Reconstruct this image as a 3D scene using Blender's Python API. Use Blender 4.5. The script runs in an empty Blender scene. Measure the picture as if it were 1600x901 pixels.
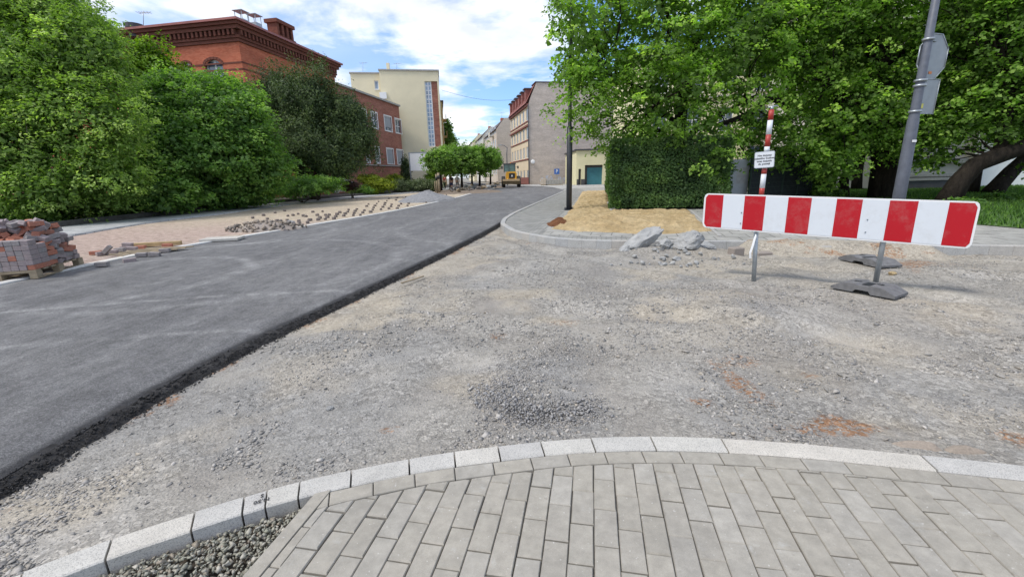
import bpy, math, random
import numpy as np
from mathutils import Vector, Matrix
from mathutils.geometry import tessellate_polygon
R = math.radians
rng = np.random.default_rng(7); random.seed(7)
sc = bpy.context.scene
COL = sc.collection
# ------------------------------------------------------------------ camera
F, HZ, ROLL, H = 668., 275.5, R(1.4), 1.443
TH = math.atan((450.5-HZ)/F)
def ray(px, py):
    a = (px-800)/F; b = -(py-450.5)/F
    c, s = math.cos(ROLL), math.sin(ROLL)
    a, b = a*c+b*s, -a*s+b*c
    return (a, math.cos(TH)+b*math.sin(TH), -math.sin(TH)+b*math.cos(TH))
def gp(px, py, z=0.):
    r = ray(px, py); t = (z-H)/r[2]; return (r[0]*t, r[1]*t)
def at(px, py, Y):
    r = ray(px, py); t = Y/r[1]; return Vector((r[0]*t, Y, H+r[2]*t))
cam_d = bpy.data.cameras.new('camera'); cam = bpy.data.objects.new('camera', cam_d); COL.objects.link(cam)
cam_d.sensor_width = 36; cam_d.lens = 36*F/1600; cam_d.clip_start = .05; cam_d.clip_end = 3000
cam.matrix_world = Matrix.Translation((0, 0, H)) @ Matrix.Rotation(R(90)-TH, 4, 'X') @ Matrix.Rotation(-ROLL, 4, 'Z')
sc.camera = cam
# ------------------------------------------------------------------ world + sun
SUN_EL, SUN_AZ = R(56), R(-118)       # azimuth clockwise from +Y (view direction)
w = bpy.data.worlds.new('World'); sc.world = w; w.use_nodes = True
nt = w.node_tree; N = nt.nodes; L = nt.links; N.clear()
out = N.new('ShaderNodeOutputWorld'); bg = N.new('ShaderNodeBackground'); bg.inputs[1].default_value = .145
sky = N.new('ShaderNodeTexSky'); sky.sky_type = 'NISHITA'; sky.sun_disc = False
sky.sun_elevation = SUN_EL; sky.sun_rotation = SUN_AZ; sky.air_density = 1.1; sky.dust_density = 1.2; sky.ozone_density = 1.6
tc = N.new('ShaderNodeTexCoord'); sep = N.new('ShaderNodeSeparateXYZ'); L.new(tc.outputs['Generated'], sep.inputs[0])
def wm(op, a, b=None):
    n = N.new('ShaderNodeMath'); n.operation = op
    for i, v in enumerate((a, b)):
        if v is None: continue
        if isinstance(v, (int, float)): n.inputs[i].default_value = v
        else: L.new(v, n.inputs[i])
    return n.outputs[0]
zz = wm('ADD', wm('MAXIMUM', sep.outputs[2], 0.), .12)
cx = wm('DIVIDE', sep.outputs[0], zz); cy = wm('DIVIDE', sep.outputs[1], zz)
cmb = N.new('ShaderNodeCombineXYZ'); L.new(cx, cmb.inputs[0]); L.new(cy, cmb.inputs[1]); cmb.inputs[2].default_value = 3.7
nz = N.new('ShaderNodeTexNoise'); nz.inputs['Scale'].default_value = 1.5; nz.inputs['Detail'].default_value = 9; nz.inputs['Roughness'].default_value = .55; nz.inputs['Distortion'].default_value = .15
L.new(cmb.outputs[0], nz.inputs['Vector'])
rp = N.new('ShaderNodeValToRGB'); rp.color_ramp.elements[0].position = .45; rp.color_ramp.elements[1].position = .60
L.new(nz.outputs['Fac'], rp.inputs[0])
leftb = wm('MULTIPLY', wm('MAXIMUM', wm('MULTIPLY', sep.outputs[0], -1.), 0.), .55)
cf = wm('MINIMUM', wm('ADD', rp.outputs[0], leftb), .93)
nz2 = N.new('ShaderNodeTexNoise'); nz2.inputs['Scale'].default_value = 2.6; nz2.inputs['Detail'].default_value = 5
L.new(cmb.outputs[0], nz2.inputs['Vector'])
rc = N.new('ShaderNodeValToRGB'); rc.color_ramp.elements[0].position = .3; rc.color_ramp.elements[0].color = (5.4, 5.65, 6.1, 1)
rc.color_ramp.elements[1].position = .62; rc.color_ramp.elements[1].color = (8.0, 8.05, 8.15, 1)
L.new(nz2.outputs['Fac'], rc.inputs[0])
skm = N.new('ShaderNodeMixRGB'); skm.blend_type = 'MULTIPLY'; skm.inputs[0].default_value = 1; skm.inputs[2].default_value = (.82, 1.02, 1.32, 1)
L.new(sky.outputs[0], skm.inputs[1])
mx = N.new('ShaderNodeMixRGB'); L.new(cf, mx.inputs[0]); L.new(skm.outputs[0], mx.inputs[1]); L.new(rc.outputs[0], mx.inputs[2])
L.new(mx.outputs[0], bg.inputs[0]); L.new(bg.outputs[0], out.inputs[0])
sd = bpy.data.lights.new('sun', 'SUN'); sd.energy = 2.3; sd.angle = R(12); sd.color = (1, .95, .88)
so = bpy.data.objects.new('sun', sd); COL.objects.link(so); so.location = (0, 0, 60)
dv = Vector((math.sin(SUN_AZ)*math.cos(SUN_EL), math.cos(SUN_AZ)*math.cos(SUN_EL), math.sin(SUN_EL)))
so.rotation_euler = dv.to_track_quat('Z', 'Y').to_euler()
vs = sc.view_settings; vs.view_transform = 'Standard'; vs.look = 'None'; vs.exposure = .28; vs.gamma = 1; vs.use_curve_mapping = False
sc.render.engine = 'CYCLES'; sc.cycles.max_bounces = 6; sc.cycles.diffuse_bounces = 3; sc.cycles.transparent_max_bounces = 8
sc.cycles.use_denoising = True
# ------------------------------------------------------------------ helpers: materials
MATS = {}
class NT:
    def __init__(s, name):
        m = bpy.data.materials.new(name); m.use_nodes = True; s.m = m; s.t = m.node_tree; s.n = s.t.nodes; s.l = s.t.links
        s.b = s.n['Principled BSDF']; s.o = s.n['Material Output']; MATS[name] = m
    def node(s, t, **k):
        n = s.n.new(t)
        for a, b in k.items(): setattr(n, a, b)
        return n
    def put(s, sock, v):
        if isinstance(v, (int, float)): sock.default_value = v
        elif isinstance(v, (tuple, list)): sock.default_value = tuple(v)+((1,) if len(v) == 3 and sock.type == 'RGBA' else ())
        else: s.l.new(v, sock)
    def pos(s, scale=(1, 1, 1), rot=0.):
        g = s.node('ShaderNodeTexCoord'); mp = s.node('ShaderNodeMapping'); mp.inputs['Scale'].default_value = scale; mp.inputs['Rotation'].default_value = (0, 0, rot)
        s.l.new(s.geo(), mp.inputs[0]); s.n.remove(g); return mp.outputs[0]
    def geo(s):
        g = s.node('ShaderNodeNewGeometry'); return g.outputs['Position']
    def noise(s, sc_, det=4, rough=.55, vec=None, dist=0):
        n = s.node('ShaderNodeTexNoise'); n.inputs['Scale'].default_value = sc_; n.inputs['Detail'].default_value = det
        n.inputs['Roughness'].default_value = rough; n.inputs['Distortion'].default_value = dist
        s.l.new(vec if vec is not None else s.geo(), n.inputs['Vector']); return n.outputs['Fac']
    def vor(s, sc_, vec=None, out_='Distance', feat='F1'):
        n = s.node('ShaderNodeTexVoronoi', feature=feat); n.inputs['Scale'].default_value = sc_
        s.l.new(vec if vec is not None else s.geo(), n.inputs['Vector']); return n.outputs[out_]
    def math(s, op, a, b=0., c=0.):
        n = s.node('ShaderNodeMath', operation=op); s.put(n.inputs[0], a); s.put(n.inputs[1], b); s.put(n.inputs[2], c); return n.outputs[0]
    def ramp(s, v, *st):
        n = s.node('ShaderNodeValToRGB'); e = n.color_ramp.elements
        while len(e) < len(st): e.new(.5)
        for i, (p, c) in enumerate(st):
            e[i].position = p; e[i].color = (c, c, c, 1) if isinstance(c, (int, float)) else tuple(c)+(1,)
        s.l.new(v, n.inputs[0]); return n.outputs[0]
    def mix(s, f, a, b, mode='MIX'):
        n = s.node('ShaderNodeMixRGB', blend_type=mode); s.put(n.inputs[0], f)
        for i, v in ((1, a), (2, b)):
            if isinstance(v, (int, float)): v = (v, v, v)
            s.put(n.inputs[i], v)
        return n.outputs[0]
    def attr(s, name, o='Fac'):
        n = s.node('ShaderNodeAttribute', attribute_name=name); return n.outputs[o]
    def sepc(s, v):
        n = s.node('ShaderNodeSeparateColor'); s.l.new(v, n.inputs[0]); return n.outputs
    def island(s):
        return s.node('ShaderNodeNewGeometry').outputs['Random Per Island']
    def done(s, col=None, rough=.8, bump=None, bs=.3, bd=.01, metal=0, spec=None):
        if col is not None: s.put(s.b.inputs['Base Color'], col)
        s.put(s.b.inputs['Roughness'], rough); s.b.inputs['Metallic'].default_value = metal
        if spec is not None: s.b.inputs['Specular IOR Level'].default_value = spec
        if bump is not None:
            n = s.node('ShaderNodeBump'); n.inputs['Strength'].default_value = bs; n.inputs['Distance'].default_value = bd
            s.l.new(bump, n.inputs['Height']); s.l.new(n.outputs[0], s.b.inputs['Normal'])
        return s.m
def c3(*v): return tuple(v)
def plain(name, col, rough=.6, var=.25, sc_=6., metal=0, bump=.0, spec=None):
    t = NT(name); n = t.noise(sc_, 6, .6)
    a = tuple(x*(1-var) for x in col); b = tuple(min(1, x*(1+var)) for x in col)
    n2 = t.noise(sc_*14, 3, .6)
    c = t.mix(t.math('MULTIPLY', n2, .3), t.ramp(n, (.3, a), (.7, b)), a)
    return t.done(c, rough, n2 if bump else None, bump, .004, metal, spec)
# ------------------------------------------------------------------ helpers: meshes and objects
ORG = {}
def mkobj(name, me, mats, parent=None):
    for m in (mats if isinstance(mats, (list, tuple)) else [mats]): me.materials.append(m)
    o = bpy.data.objects.new(name, me); COL.objects.link(o)
    if parent is not None: o.parent = parent
    ORG[o.name] = ORG.get(parent.name, Vector((0, 0, 0))) if parent is not None else Vector((0, 0, 0))
    return o
def tag(o, label=None, cat=None, group=None, kind=None):
    if label: o['label'] = label
    if cat: o['category'] = cat
    if group: o['group'] = group
    if kind: o['kind'] = kind
    return o
def thing(name, loc, label, cat, group=None):
    o = bpy.data.objects.new(name, None); COL.objects.link(o); o.location = loc; o.empty_display_size = .2
    ORG[o.name] = Vector(loc); return tag(o, label, cat, group)
def np_mesh(name, V, Fq, k=4, smooth=False, fattr=None, vcol=None):
    me = bpy.data.meshes.new(name); V = np.asarray(V, np.float32); Fq = np.asarray(Fq, np.int32)
    me.vertices.add(len(V)); me.vertices.foreach_set('co', V.ravel())
    n = len(Fq); me.loops.add(n*k); me.loops.foreach_set('vertex_index', Fq.ravel())
    me.polygons.add(n); me.polygons.foreach_set('loop_start', np.arange(n, dtype=np.int32)*k)
    me.polygons.foreach_set('loop_total', np.full(n, k, np.int32))
    if smooth: me.polygons.foreach_set('use_smooth', np.ones(n, bool))
    if fattr is not None:
        for an, av in fattr.items():
            a = me.attributes.new(an, 'FLOAT', 'FACE'); a.data.foreach_set('value', np.asarray(av, np.float32))
    if vcol is not None:
        for an, av in vcol.items():
            a = me.color_attributes.new(an, 'FLOAT_COLOR', 'POINT')
            c = np.ones((len(V), 4), np.float32); c[:, :av.shape[1]] = av; a.data.foreach_set('color', c.ravel())
    me.update(calc_edges=True); me.validate(); return me
class Frame:
    """vertical facade frame: s along u, d inwards (away from the street), z up"""
    def __init__(s, o, ang, flip=1):
        s.o = Vector((o[0], o[1], 0)); s.u = Vector((math.sin(ang), math.cos(ang), 0)); s.v = Vector((-s.u.y, s.u.x, 0))*flip
    def __call__(s, a, d, z): return s.o+s.u*a+s.v*d+Vector((0, 0, z))
    def hit(s, px, py):
        r = Vector(ray(px, py)); n = s.v; t = (s.o-Vector((0, 0, H))).dot(n)/r.dot(n)
        p = Vector((0, 0, H))+r*t; return ((p-s.o).dot(s.u), p.z)
ID = Frame((0, 0), R(90)); ID.u = Vector((1, 0, 0)); ID.v = Vector((0, 1, 0))
class MB:
    def __init__(s): s.v = []; s.f = []; s.sm = []
    def add(s, vs, fs, smooth=False):
        b = len(s.v); s.v += [tuple(x) for x in vs]; s.f += [tuple(b+i for i in f) for f in fs]; s.sm += [smooth]*len(fs); return s
    def box(s, a0, a1, d0, d1, z0, z1, fr=ID, bev=0.):
        if bev:
            b = bev; P = []
            for z, i in ((z0, b), (z0+b, 0), (z1-b, 0), (z1, b)):
                x0, x1, y0, y1 = a0+i, a1-i, d0+i, d1-i; c = 0 if i else b
                P += [(x0+c, y0, z), (x1-c, y0, z), (x1, y0+c, z), (x1, y1-c, z), (x1-c, y1, z), (x0+c, y1, z), (x0, y1-c, z), (x0, y0+c, z)]
            vs = [fr(*p) for p in P]; fs = [tuple(range(7, -1, -1)), tuple(range(24, 32))]
            for k in range(3):
                for i in range(8): j = (i+1) % 8; fs.append((8*k+i, 8*k+j, 8*k+8+j, 8*k+8+i))
            return s.add(vs, fs)
        vs = [fr(a, d, z) for z in (z0, z1) for (a, d) in ((a0, d0), (a1, d0), (a1, d1), (a0, d1))]
        return s.add(vs, [(3, 2, 1, 0), (4, 5, 6, 7), (0, 1, 5, 4), (1, 2, 6, 5), (2, 3, 7, 6), (3, 0, 4, 7)])
    def obox(s, c, size, M=None, bev=0):
        M = M or Matrix.Identity(3); x, y, z = (q/2 for q in size); c = Vector(c)
        fr = lambda a, d, e: c+M@Vector((a, d, e))
        return s.box(-x, x, -y, y, -z, z, fr, bev)
    def tube(s, pts, rad, n=8, cap=True, smooth=True):
        pts = [Vector(p) for p in pts]; rad = rad if isinstance(rad, (list, tuple)) else [rad]*len(pts)
        vs = []; prev = None
        for i, p in enumerate(pts):
            t = (pts[min(i+1, len(pts)-1)]-pts[max(i-1, 0)]).normalized()
            if prev is None: a = t.orthogonal().normalized()
            else: a = (prev-t*prev.dot(t)).normalized()
            prev = a; b = t.cross(a)
            for k in range(n):
                q = 2*math.pi*k/n; vs.append(p+(a*math.cos(q)+b*math.sin(q))*rad[i])
        fs = [(i*n+k, i*n+(k+1) % n, (i+1)*n+(k+1) % n, (i+1)*n+k) for i in range(len(pts)-1) for k in range(n)]
        s.add(vs, fs, smooth)
        if cap:
            b = len(s.v)-len(vs); s.f += [tuple(b+k for k in range(n-1, -1, -1)), tuple(b+(len(pts)-1)*n+k for k in range(n))]; s.sm += [False]*2
        return s
    def prism(s, poly, fn, d0, d1):
        n = len(poly); vs = [fn(a, d0, b) for a, b in poly]+[fn(a, d1, b) for a, b in poly]
        return s.add(vs, [tuple(range(n-1, -1, -1)), tuple(range(n, 2*n))]+[(i, (i+1) % n, n+(i+1) % n, n+i) for i in range(n)])
    def lathe(s, c, prof, n=16, axis='Z'):
        c = Vector(c); vs = []
        for r, z in prof:
            for k in range(n):
                q = 2*math.pi*k/n
                v = Vector((r*math.cos(q), r*math.sin(q), z))
                if axis == 'X': v = Vector((v.z, v.x, v.y))
                if axis == 'Y': v = Vector((v.x, v.z, v.y))
                vs.append(c+v)
        fs = [(i*n+k, i*n+(k+1) % n, (i+1)*n+(k+1) % n, (i+1)*n+k) for i in range(len(prof)-1) for k in range(n)]
        fs += [tuple(range(n-1, -1, -1)), tuple((len(prof)-1)*n+k for k in range(n))]
        return s.add(vs, fs)
    def mesh(s, name, org=Vector((0, 0, 0))):
        me = bpy.data.meshes.new(name); me.from_pydata([tuple(Vector(v)-org) for v in s.v], [], s.f)
        me.polygons.foreach_set('use_smooth', s.sm); me.update(); return me
    def build(s, name, mat, parent=None):
        org = ORG[parent.name] if parent is not None else Vector((0, 0, 0))
        return mkobj(name, s.mesh(name, org), mat, parent)
def copy_tree(o, parent=None):
    c = o.copy(); COL.objects.link(c); c.parent = parent
    for ch in list(o.children): copy_tree(ch, c)
    return c
def rotz(a): return Matrix.Rotation(a, 3, 'Z')
def eul(x, y, z): return Matrix.Rotation(z, 3, 'Z')@Matrix.Rotation(y, 3, 'Y')@Matrix.Rotation(x, 3, 'X')
def text_obj(name, body, size, M, mat, parent, ext=.001, align='CENTER', bold=0., spacing=1.):
    cu = bpy.data.curves.new(name, 'FONT'); cu.body = body; cu.size = size; cu.extrude = ext; cu.align_x = align; cu.align_y = 'CENTER'; cu.offset = bold; cu.space_line = spacing; cu.resolution_u = 3
    t = bpy.data.objects.new(name, cu); COL.objects.link(t); bpy.context.view_layer.update()
    me = bpy.data.meshes.new_from_object(t.evaluated_get(bpy.context.evaluated_depsgraph_get()))
    bpy.data.objects.remove(t); me.transform(Matrix.Translation(-(ORG[parent.name] if parent else Vector((0, 0, 0))))@M)
    me.materials.clear(); return mkobj(name, me, mat, parent)
# numpy value noise
def vnoise(x, y, seed=0):
    x = np.asarray(x, float); y = np.asarray(y, float)
    xi = np.floor(x).astype(np.int64); yi = np.floor(y).astype(np.int64); fx = x-xi; fy = y-yi
    fx = fx*fx*(3-2*fx); fy = fy*fy*(3-2*fy)
    def h(a, b):
        n = (a*374761393+b*668265263+seed*1442695041) & 0x7fffffff
        n = ((n ^ (n >> 13))*1274126177) & 0x7fffffff
        return ((n ^ (n >> 16)) & 0xffff)/65535.
    return (h(xi, yi)*(1-fx)+h(xi+1, yi)*fx)*(1-fy)+(h(xi, yi+1)*(1-fx)+h(xi+1, yi+1)*fx)*fy
def fbm(x, y, seed=0, oct_=4, rough=.5):
    t = 0; a = 1; n = 0
    for i in range(oct_):
        t = t+a*vnoise(x*2**i+i*17.3, y*2**i-i*9.1, seed+i); n += a; a *= rough
    return t/n
def sstep(a, b, x):
    t = np.clip((x-a)/(b-a), 0, 1); return t*t*(3-2*t)
def resample(P, n):
    P = np.asarray(P, float); d = np.r_[0, np.cumsum(np.hypot(*(P[1:]-P[:-1]).T))]
    q = np.linspace(0, d[-1], n); return np.c_[np.interp(q, d, P[:, 0]), np.interp(q, d, P[:, 1])]
def smooth_line(P, n, it=2):
    Q = resample(P, n)
    for _ in range(it): Q[1:-1] = (Q[:-2]+2*Q[1:-1]+Q[2:])/4
    return Q
def offset(P, d):
    P = np.asarray(P, float); T = np.gradient(P, axis=0); T /= np.linalg.norm(T, axis=1)[:, None]+1e-9
    return P+np.c_[T[:, 1], -T[:, 0]]*d          # d>0: to the right of travel
def inside(px, py, poly):
    poly = np.asarray(poly); c = np.zeros(np.shape(px), bool); n = len(poly); j = n-1
    for i in range(n):
        xi, yi = poly[i]; xj, yj = poly[j]
        if yi != yj:
            c ^= ((yi > py) != (yj > py)) & (px < (xj-xi)*(py-yi)/(yj-yi)+xi)
        j = i
    return c
def dist_line(x, y, P):
    P = np.asarray(P); best = np.full(np.shape(x), 1e9)
    for a, b in zip(P[:-1], P[1:]):
        d = b-a; t = np.clip(((x-a[0])*d[0]+(y-a[1])*d[1])/(d@d+1e-12), 0, 1)
        best = np.minimum(best, np.hypot(x-a[0]-t*d[0], y-a[1]-t*d[1]))
    return best
def loft(name, A, B, m, z, mat, zn=None, parent=None, skirt=0., smooth=True, vcol=None):
    """sheet between two polylines of equal length; z number or (zA,zB)"""
    A = np.asarray(A); B = np.asarray(B); n = len(A); zA, zB = z if isinstance(z, tuple) else (z, z)
    t = np.linspace(0, 1, m+1)
    X = A[:, None, 0]*(1-t)+B[:, None, 0]*t; Y = A[:, None, 1]*(1-t)+B[:, None, 1]*t
    Z = zA*(1-t)[None, :]+zB*t[None, :]+0*X
    if zn is not None: Z = Z+zn(X, Y, t[None, :]+0*X)
    if skirt:
        X = np.c_[X[:, :1], X, X[:, -1:]]; Y = np.c_[Y[:, :1], Y, Y[:, -1:]]; Z = np.c_[Z[:, :1]-skirt, Z, Z[:, -1:]-skirt]
    nn, mm = X.shape; V = np.c_[X.ravel(), Y.ravel(), Z.ravel()]
    i, j = np.meshgrid(np.arange(nn-1), np.arange(mm-1), indexing='ij'); q = (i*mm+j).ravel()
    Fq = np.c_[q, q+1, q+mm+1, q+mm]
    vc = None if vcol is None else {'patch': vcol(V[:, 0], V[:, 1])}
    me = np_mesh(name, V, Fq, smooth=smooth, vcol=vc); o = mkobj(name, me, mat, parent)
    # normals up
    if me.polygons[len(me.polygons)//2].normal.z < 0: me.flip_normals()
    return o
def sheet(name, poly, z, mat, thick=0., parent=None):
    P = [Vector((x, y, z)) for x, y in poly]; T = tessellate_polygon([P]); mb = MB(); mb.add(P, [tuple(t) for t in T])
    if thick:
        n = len(P); Q = P+[p-Vector((0, 0, thick)) for p in P]; mb.add(Q, [(i, (i+1) % n, n+(i+1) % n, n+i) for i in range(n)])
    o = mb.build(name, mat, parent); me = o.data
    for p in me.polygons:
        if abs(p.normal.z) > .5 and p.normal.z < 0: p.flip()
    return o
# ------------------------------------------------------------------ materials
def leafmat(name, dark, light, tip=None, trans=.35, rough=.55):
    t = NT(name); v = t.attr('v'); st = [(0., dark), (.6, light)]+([(1., tip)] if tip else [])
    c = t.ramp(v, *st); t.put(t.b.inputs['Base Color'], c); t.b.inputs['Roughness'].default_value = rough; t.b.inputs['Specular IOR Level'].default_value = .25
    tr = t.node('ShaderNodeBsdfTranslucent'); c2 = t.mix(1., c, (1.2, 1.5, .5), 'MULTIPLY'); t.l.new(c2, tr.inputs[0])
    mxn = t.node('ShaderNodeMixShader'); mxn.inputs[0].default_value = trans
    t.l.new(t.b.outputs[0], mxn.inputs[1]); t.l.new(tr.outputs[0], mxn.inputs[2]); t.l.new(mxn.outputs[0], t.o.inputs[0]); return t.m
M_linden = leafmat('linden_leaves', (.075, .13, .03), (.23, .39, .07), (.46, .62, .15), .5)
M_left1 = leafmat('ash_leaves', (.12, .20, .05), (.34, .48, .12), (.52, .64, .2), .46)
M_left2 = leafmat('maple_leaves', (.08, .155, .045), (.22, .37, .09), (.38, .54, .15), .46)
M_lime = leafmat('lime_green_leaves', (.07, .14, .01), (.22, .36, .02), (.36, .5, .04), .35)
M_yew = leafmat('yew_needles', (.04, .065, .028), (.095, .14, .05), (.18, .235, .08), .25)
M_hedge = leafmat('hedge_leaves', (.035, .07, .026), (.095, .17, .048), (.17, .28, .07), .35)
M_globe = leafmat('globe_tree_leaves', (.075, .14, .035), (.22, .36, .08), (.36, .52, .13), .45)
M_greyshrub = leafmat('grey_green_leaves', (.06, .09, .04), (.15, .19, .09), (.24, .28, .15), .2)
M_yshrub = leafmat('yellow_green_leaves', (.09, .13, .01), (.28, .34, .02), (.42, .45, .04), .25)
M_purple = leafmat('purple_leaves', (.03, .015, .015), (.10, .045, .04), (.18, .09, .08), .2)
M_grass = leafmat('grass_blades', (.03, .07, .015), (.09, .19, .03), (.16, .28, .05), .25)
def barkmat(name, a, b):
    t = NT(name); v = t.pos((5, 5, .9)); n = t.noise(1.6, 7, .7, v); n2 = t.noise(9, 5, .7); c = t.ramp(n, (.3, a), (.7, b)); c = t.mix(.5, c, t.mix(1., c, t.ramp(n2, (.3, .6), (.7, 1.4)), 'MULTIPLY'))
    return t.done(c, .95, t.math('ADD', n, t.math('MULTIPLY', n2, .3)), 1., .06, spec=.1)
M_bark = barkmat('dark_bark', (.012, .010, .009), (.045, .036, .028))
M_bark2 = plain('brown_bark', (.07, .055, .04), .9, .4, 4, bump=.8)
def gravelmat():
    t = NT('dusty_gravel'); p = t.sepc(t.attr('patch', 'Color'))
    n1 = t.noise(1.1, 8, .62); n2 = t.noise(13, 6, .65); n3 = t.noise(120, 4, .6)
    base = t.ramp(n1, (.3, (.25, .23, .205)), (.5, (.335, .315, .28)), (.72, (.43, .405, .365)))
    base = t.mix(p[0], base, t.ramp(n2, (.3, (.37, .315, .235)), (.7, (.48, .425, .335))))
    base = t.mix(t.math('MULTIPLY', p[1], .85), base, t.ramp(n2, (.3, (.17, .168, .165)), (.7, (.30, .298, .29))))
    rustm = t.ramp(t.math('MULTIPLY', p[2], t.ramp(t.noise(28, 4, .7), (.38, .0), (.66, 1.7))), (.2, 0.), (.75, .9))
    base = t.mix(rustm, base, t.ramp(n2, (.3, (.20, .10, .05)), (.7, (.38, .21, .11))))
    # crushed stone look: cells with own shade plus dark gaps
    vec = t.pos((1, 1, .35)); wv = t.mix(.012, vec, t.noise(40, 2, .5)) if False else vec
    for sc_, am in ((34, .85), (75, .6)):
        cell = t.node('ShaderNodeTexVoronoi'); cell.inputs['Scale'].default_value = sc_; t.l.new(vec, cell.inputs['Vector'])
        shade = t.sepc(cell.outputs['Color'])[0]
        edge = t.vor(sc_, vec, 'Distance', 'DISTANCE_TO_EDGE')
        s2 = t.ramp(shade, (0., .62), (.5, .95), (1., 1.28)); e2 = t.ramp(edge, (0., .55), (.09, 1.))
        m = t.mix(1., s2, e2, 'MULTIPLY')
        dens = t.ramp(t.noise(2.3 if sc_ < 50 else 1.7, 5, .65), (.40, .15), (.58, 1.))
        base = t.mix(t.math('MULTIPLY', dens, am), base, t.mix(1., base, m, 'MULTIPLY'))
    base = t.mix(.55, base, t.mix(1., base, t.ramp(n3, (.25, .55), (.75, 1.45)), 'MULTIPLY'))
    h = t.math('ADD', t.math('MULTIPLY', n2, 1.), t.math('ADD', t.math('MULTIPLY', t.vor(60, vec), .8), t.math('MULTIPLY', n3, .35)))
    return t.done(base, .95, h, .7, .012, spec=.15)
M_gravel = gravelmat()
def stonemat(name, cols, var=.35):
    t = NT(name); r = t.island(); st = [(i/(len(cols)-1), c) for i, c in enumerate(cols)]
    c = t.ramp(r, *st); n = t.noise(90, 4, .6); c = t.mix(.5, c, t.mix(1., c, t.ramp(n, (.3, 1-var), (.7, 1+var)), 'MULTIPLY'))
    return t.done(c, .9, n, .4, .002, spec=.2)
M_stones = stonemat('crushed_stone', [(.16, .155, .15), (.38, .355, .32), (.25, .24, .225), (.48, .45, .41), (.31, .29, .26), (.21, .208, .205), (.42, .37, .30)])
M_bedstones = stonemat('bed_stone_chips', [(.19, .19, .155), (.38, .365, .30), (.26, .26, .205), (.45, .42, .36), (.22, .22, .18), (.34, .29, .23)])
def granite(name, a, b, d, bs=.25):
    t = NT(name); r = t.island(); sp = t.vor(330, out_='Color'); sx = t.sepc(sp)[0]
    c = t.ramp(sx, (0., d), (.14, d), (.2, a), (.6, b), (1., a)); n = t.noise(5, 5, .6)
    c = t.mix(.8, c, t.mix(1., c, t.ramp(r, (0., (.86, .87, .9)), (.5, (1, 1, .99)), (1., (1.05, .99, .92))), 'MULTIPLY'))
    c = t.mix(.5, c, t.mix(1., c, t.ramp(n, (.3, .7), (.7, 1.15)), 'MULTIPLY'))
    return t.done(c, .85, t.noise(160, 3, .6), bs, .003, spec=.2)
M_granite = granite('pale_granite', (.47, .45, .41), (.54, .52, .475), (.31, .30, .28))
def pavermat(name, cols, nscale=1.):
    t = NT(name); r = t.island(); c = t.ramp(r, *[(i/(len(cols)-1), q) for i, q in enumerate(cols)])
    n = t.noise(16*nscale, 7, .68); c = t.mix(.75, c, t.mix(1., c, t.ramp(n, (.28, .72), (.55, 1.), (.75, 1.22)), 'MULTIPLY'))
    eff = t.ramp(t.noise(7*nscale, 6, .7), (.60, 0.), (.74, 1.)); c = t.mix(t.math('MULTIPLY', eff, .42), c, (.5, .5, .48))
    dk = t.ramp(t.noise(2.2*nscale, 6, .7), (.48, 0.), (.7, 1.)); c = t.mix(t.math('MULTIPLY', dk, .4), c, (.19, .18, .16)); st_ = t.ramp(t.noise(19*nscale, 3, .6), (.66, 0.), (.7, 1.)); c = t.mix(t.math('MULTIPLY', st_, .22), c, (.12, .11, .10))
    g = t.noise(420, 3, .7); c = t.mix(.35, c, t.mix(1., c, t.ramp(g, (.3, .55), (.7, 1.45)), 'MULTIPLY'))
    sp = t.ramp(t.noise(60, 2, .5), (.70, 0.), (.73, 1.)); c = t.mix(t.math('MULTIPLY', sp, .5), c, (.6, .58, .54))
    return t.done(c, .88, g, .35, .002, spec=.25)
M_paver = pavermat('grey_concrete_paver', [(.31, .288, .245), (.345, .32, .272), (.325, .303, .262), (.355, .328, .278), (.315, .293, .25), (.37, .348, .305), (.32, .30, .262)])
M_joint = plain('joint_sand', (.12, .11, .095), .95, .3, 30)
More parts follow.
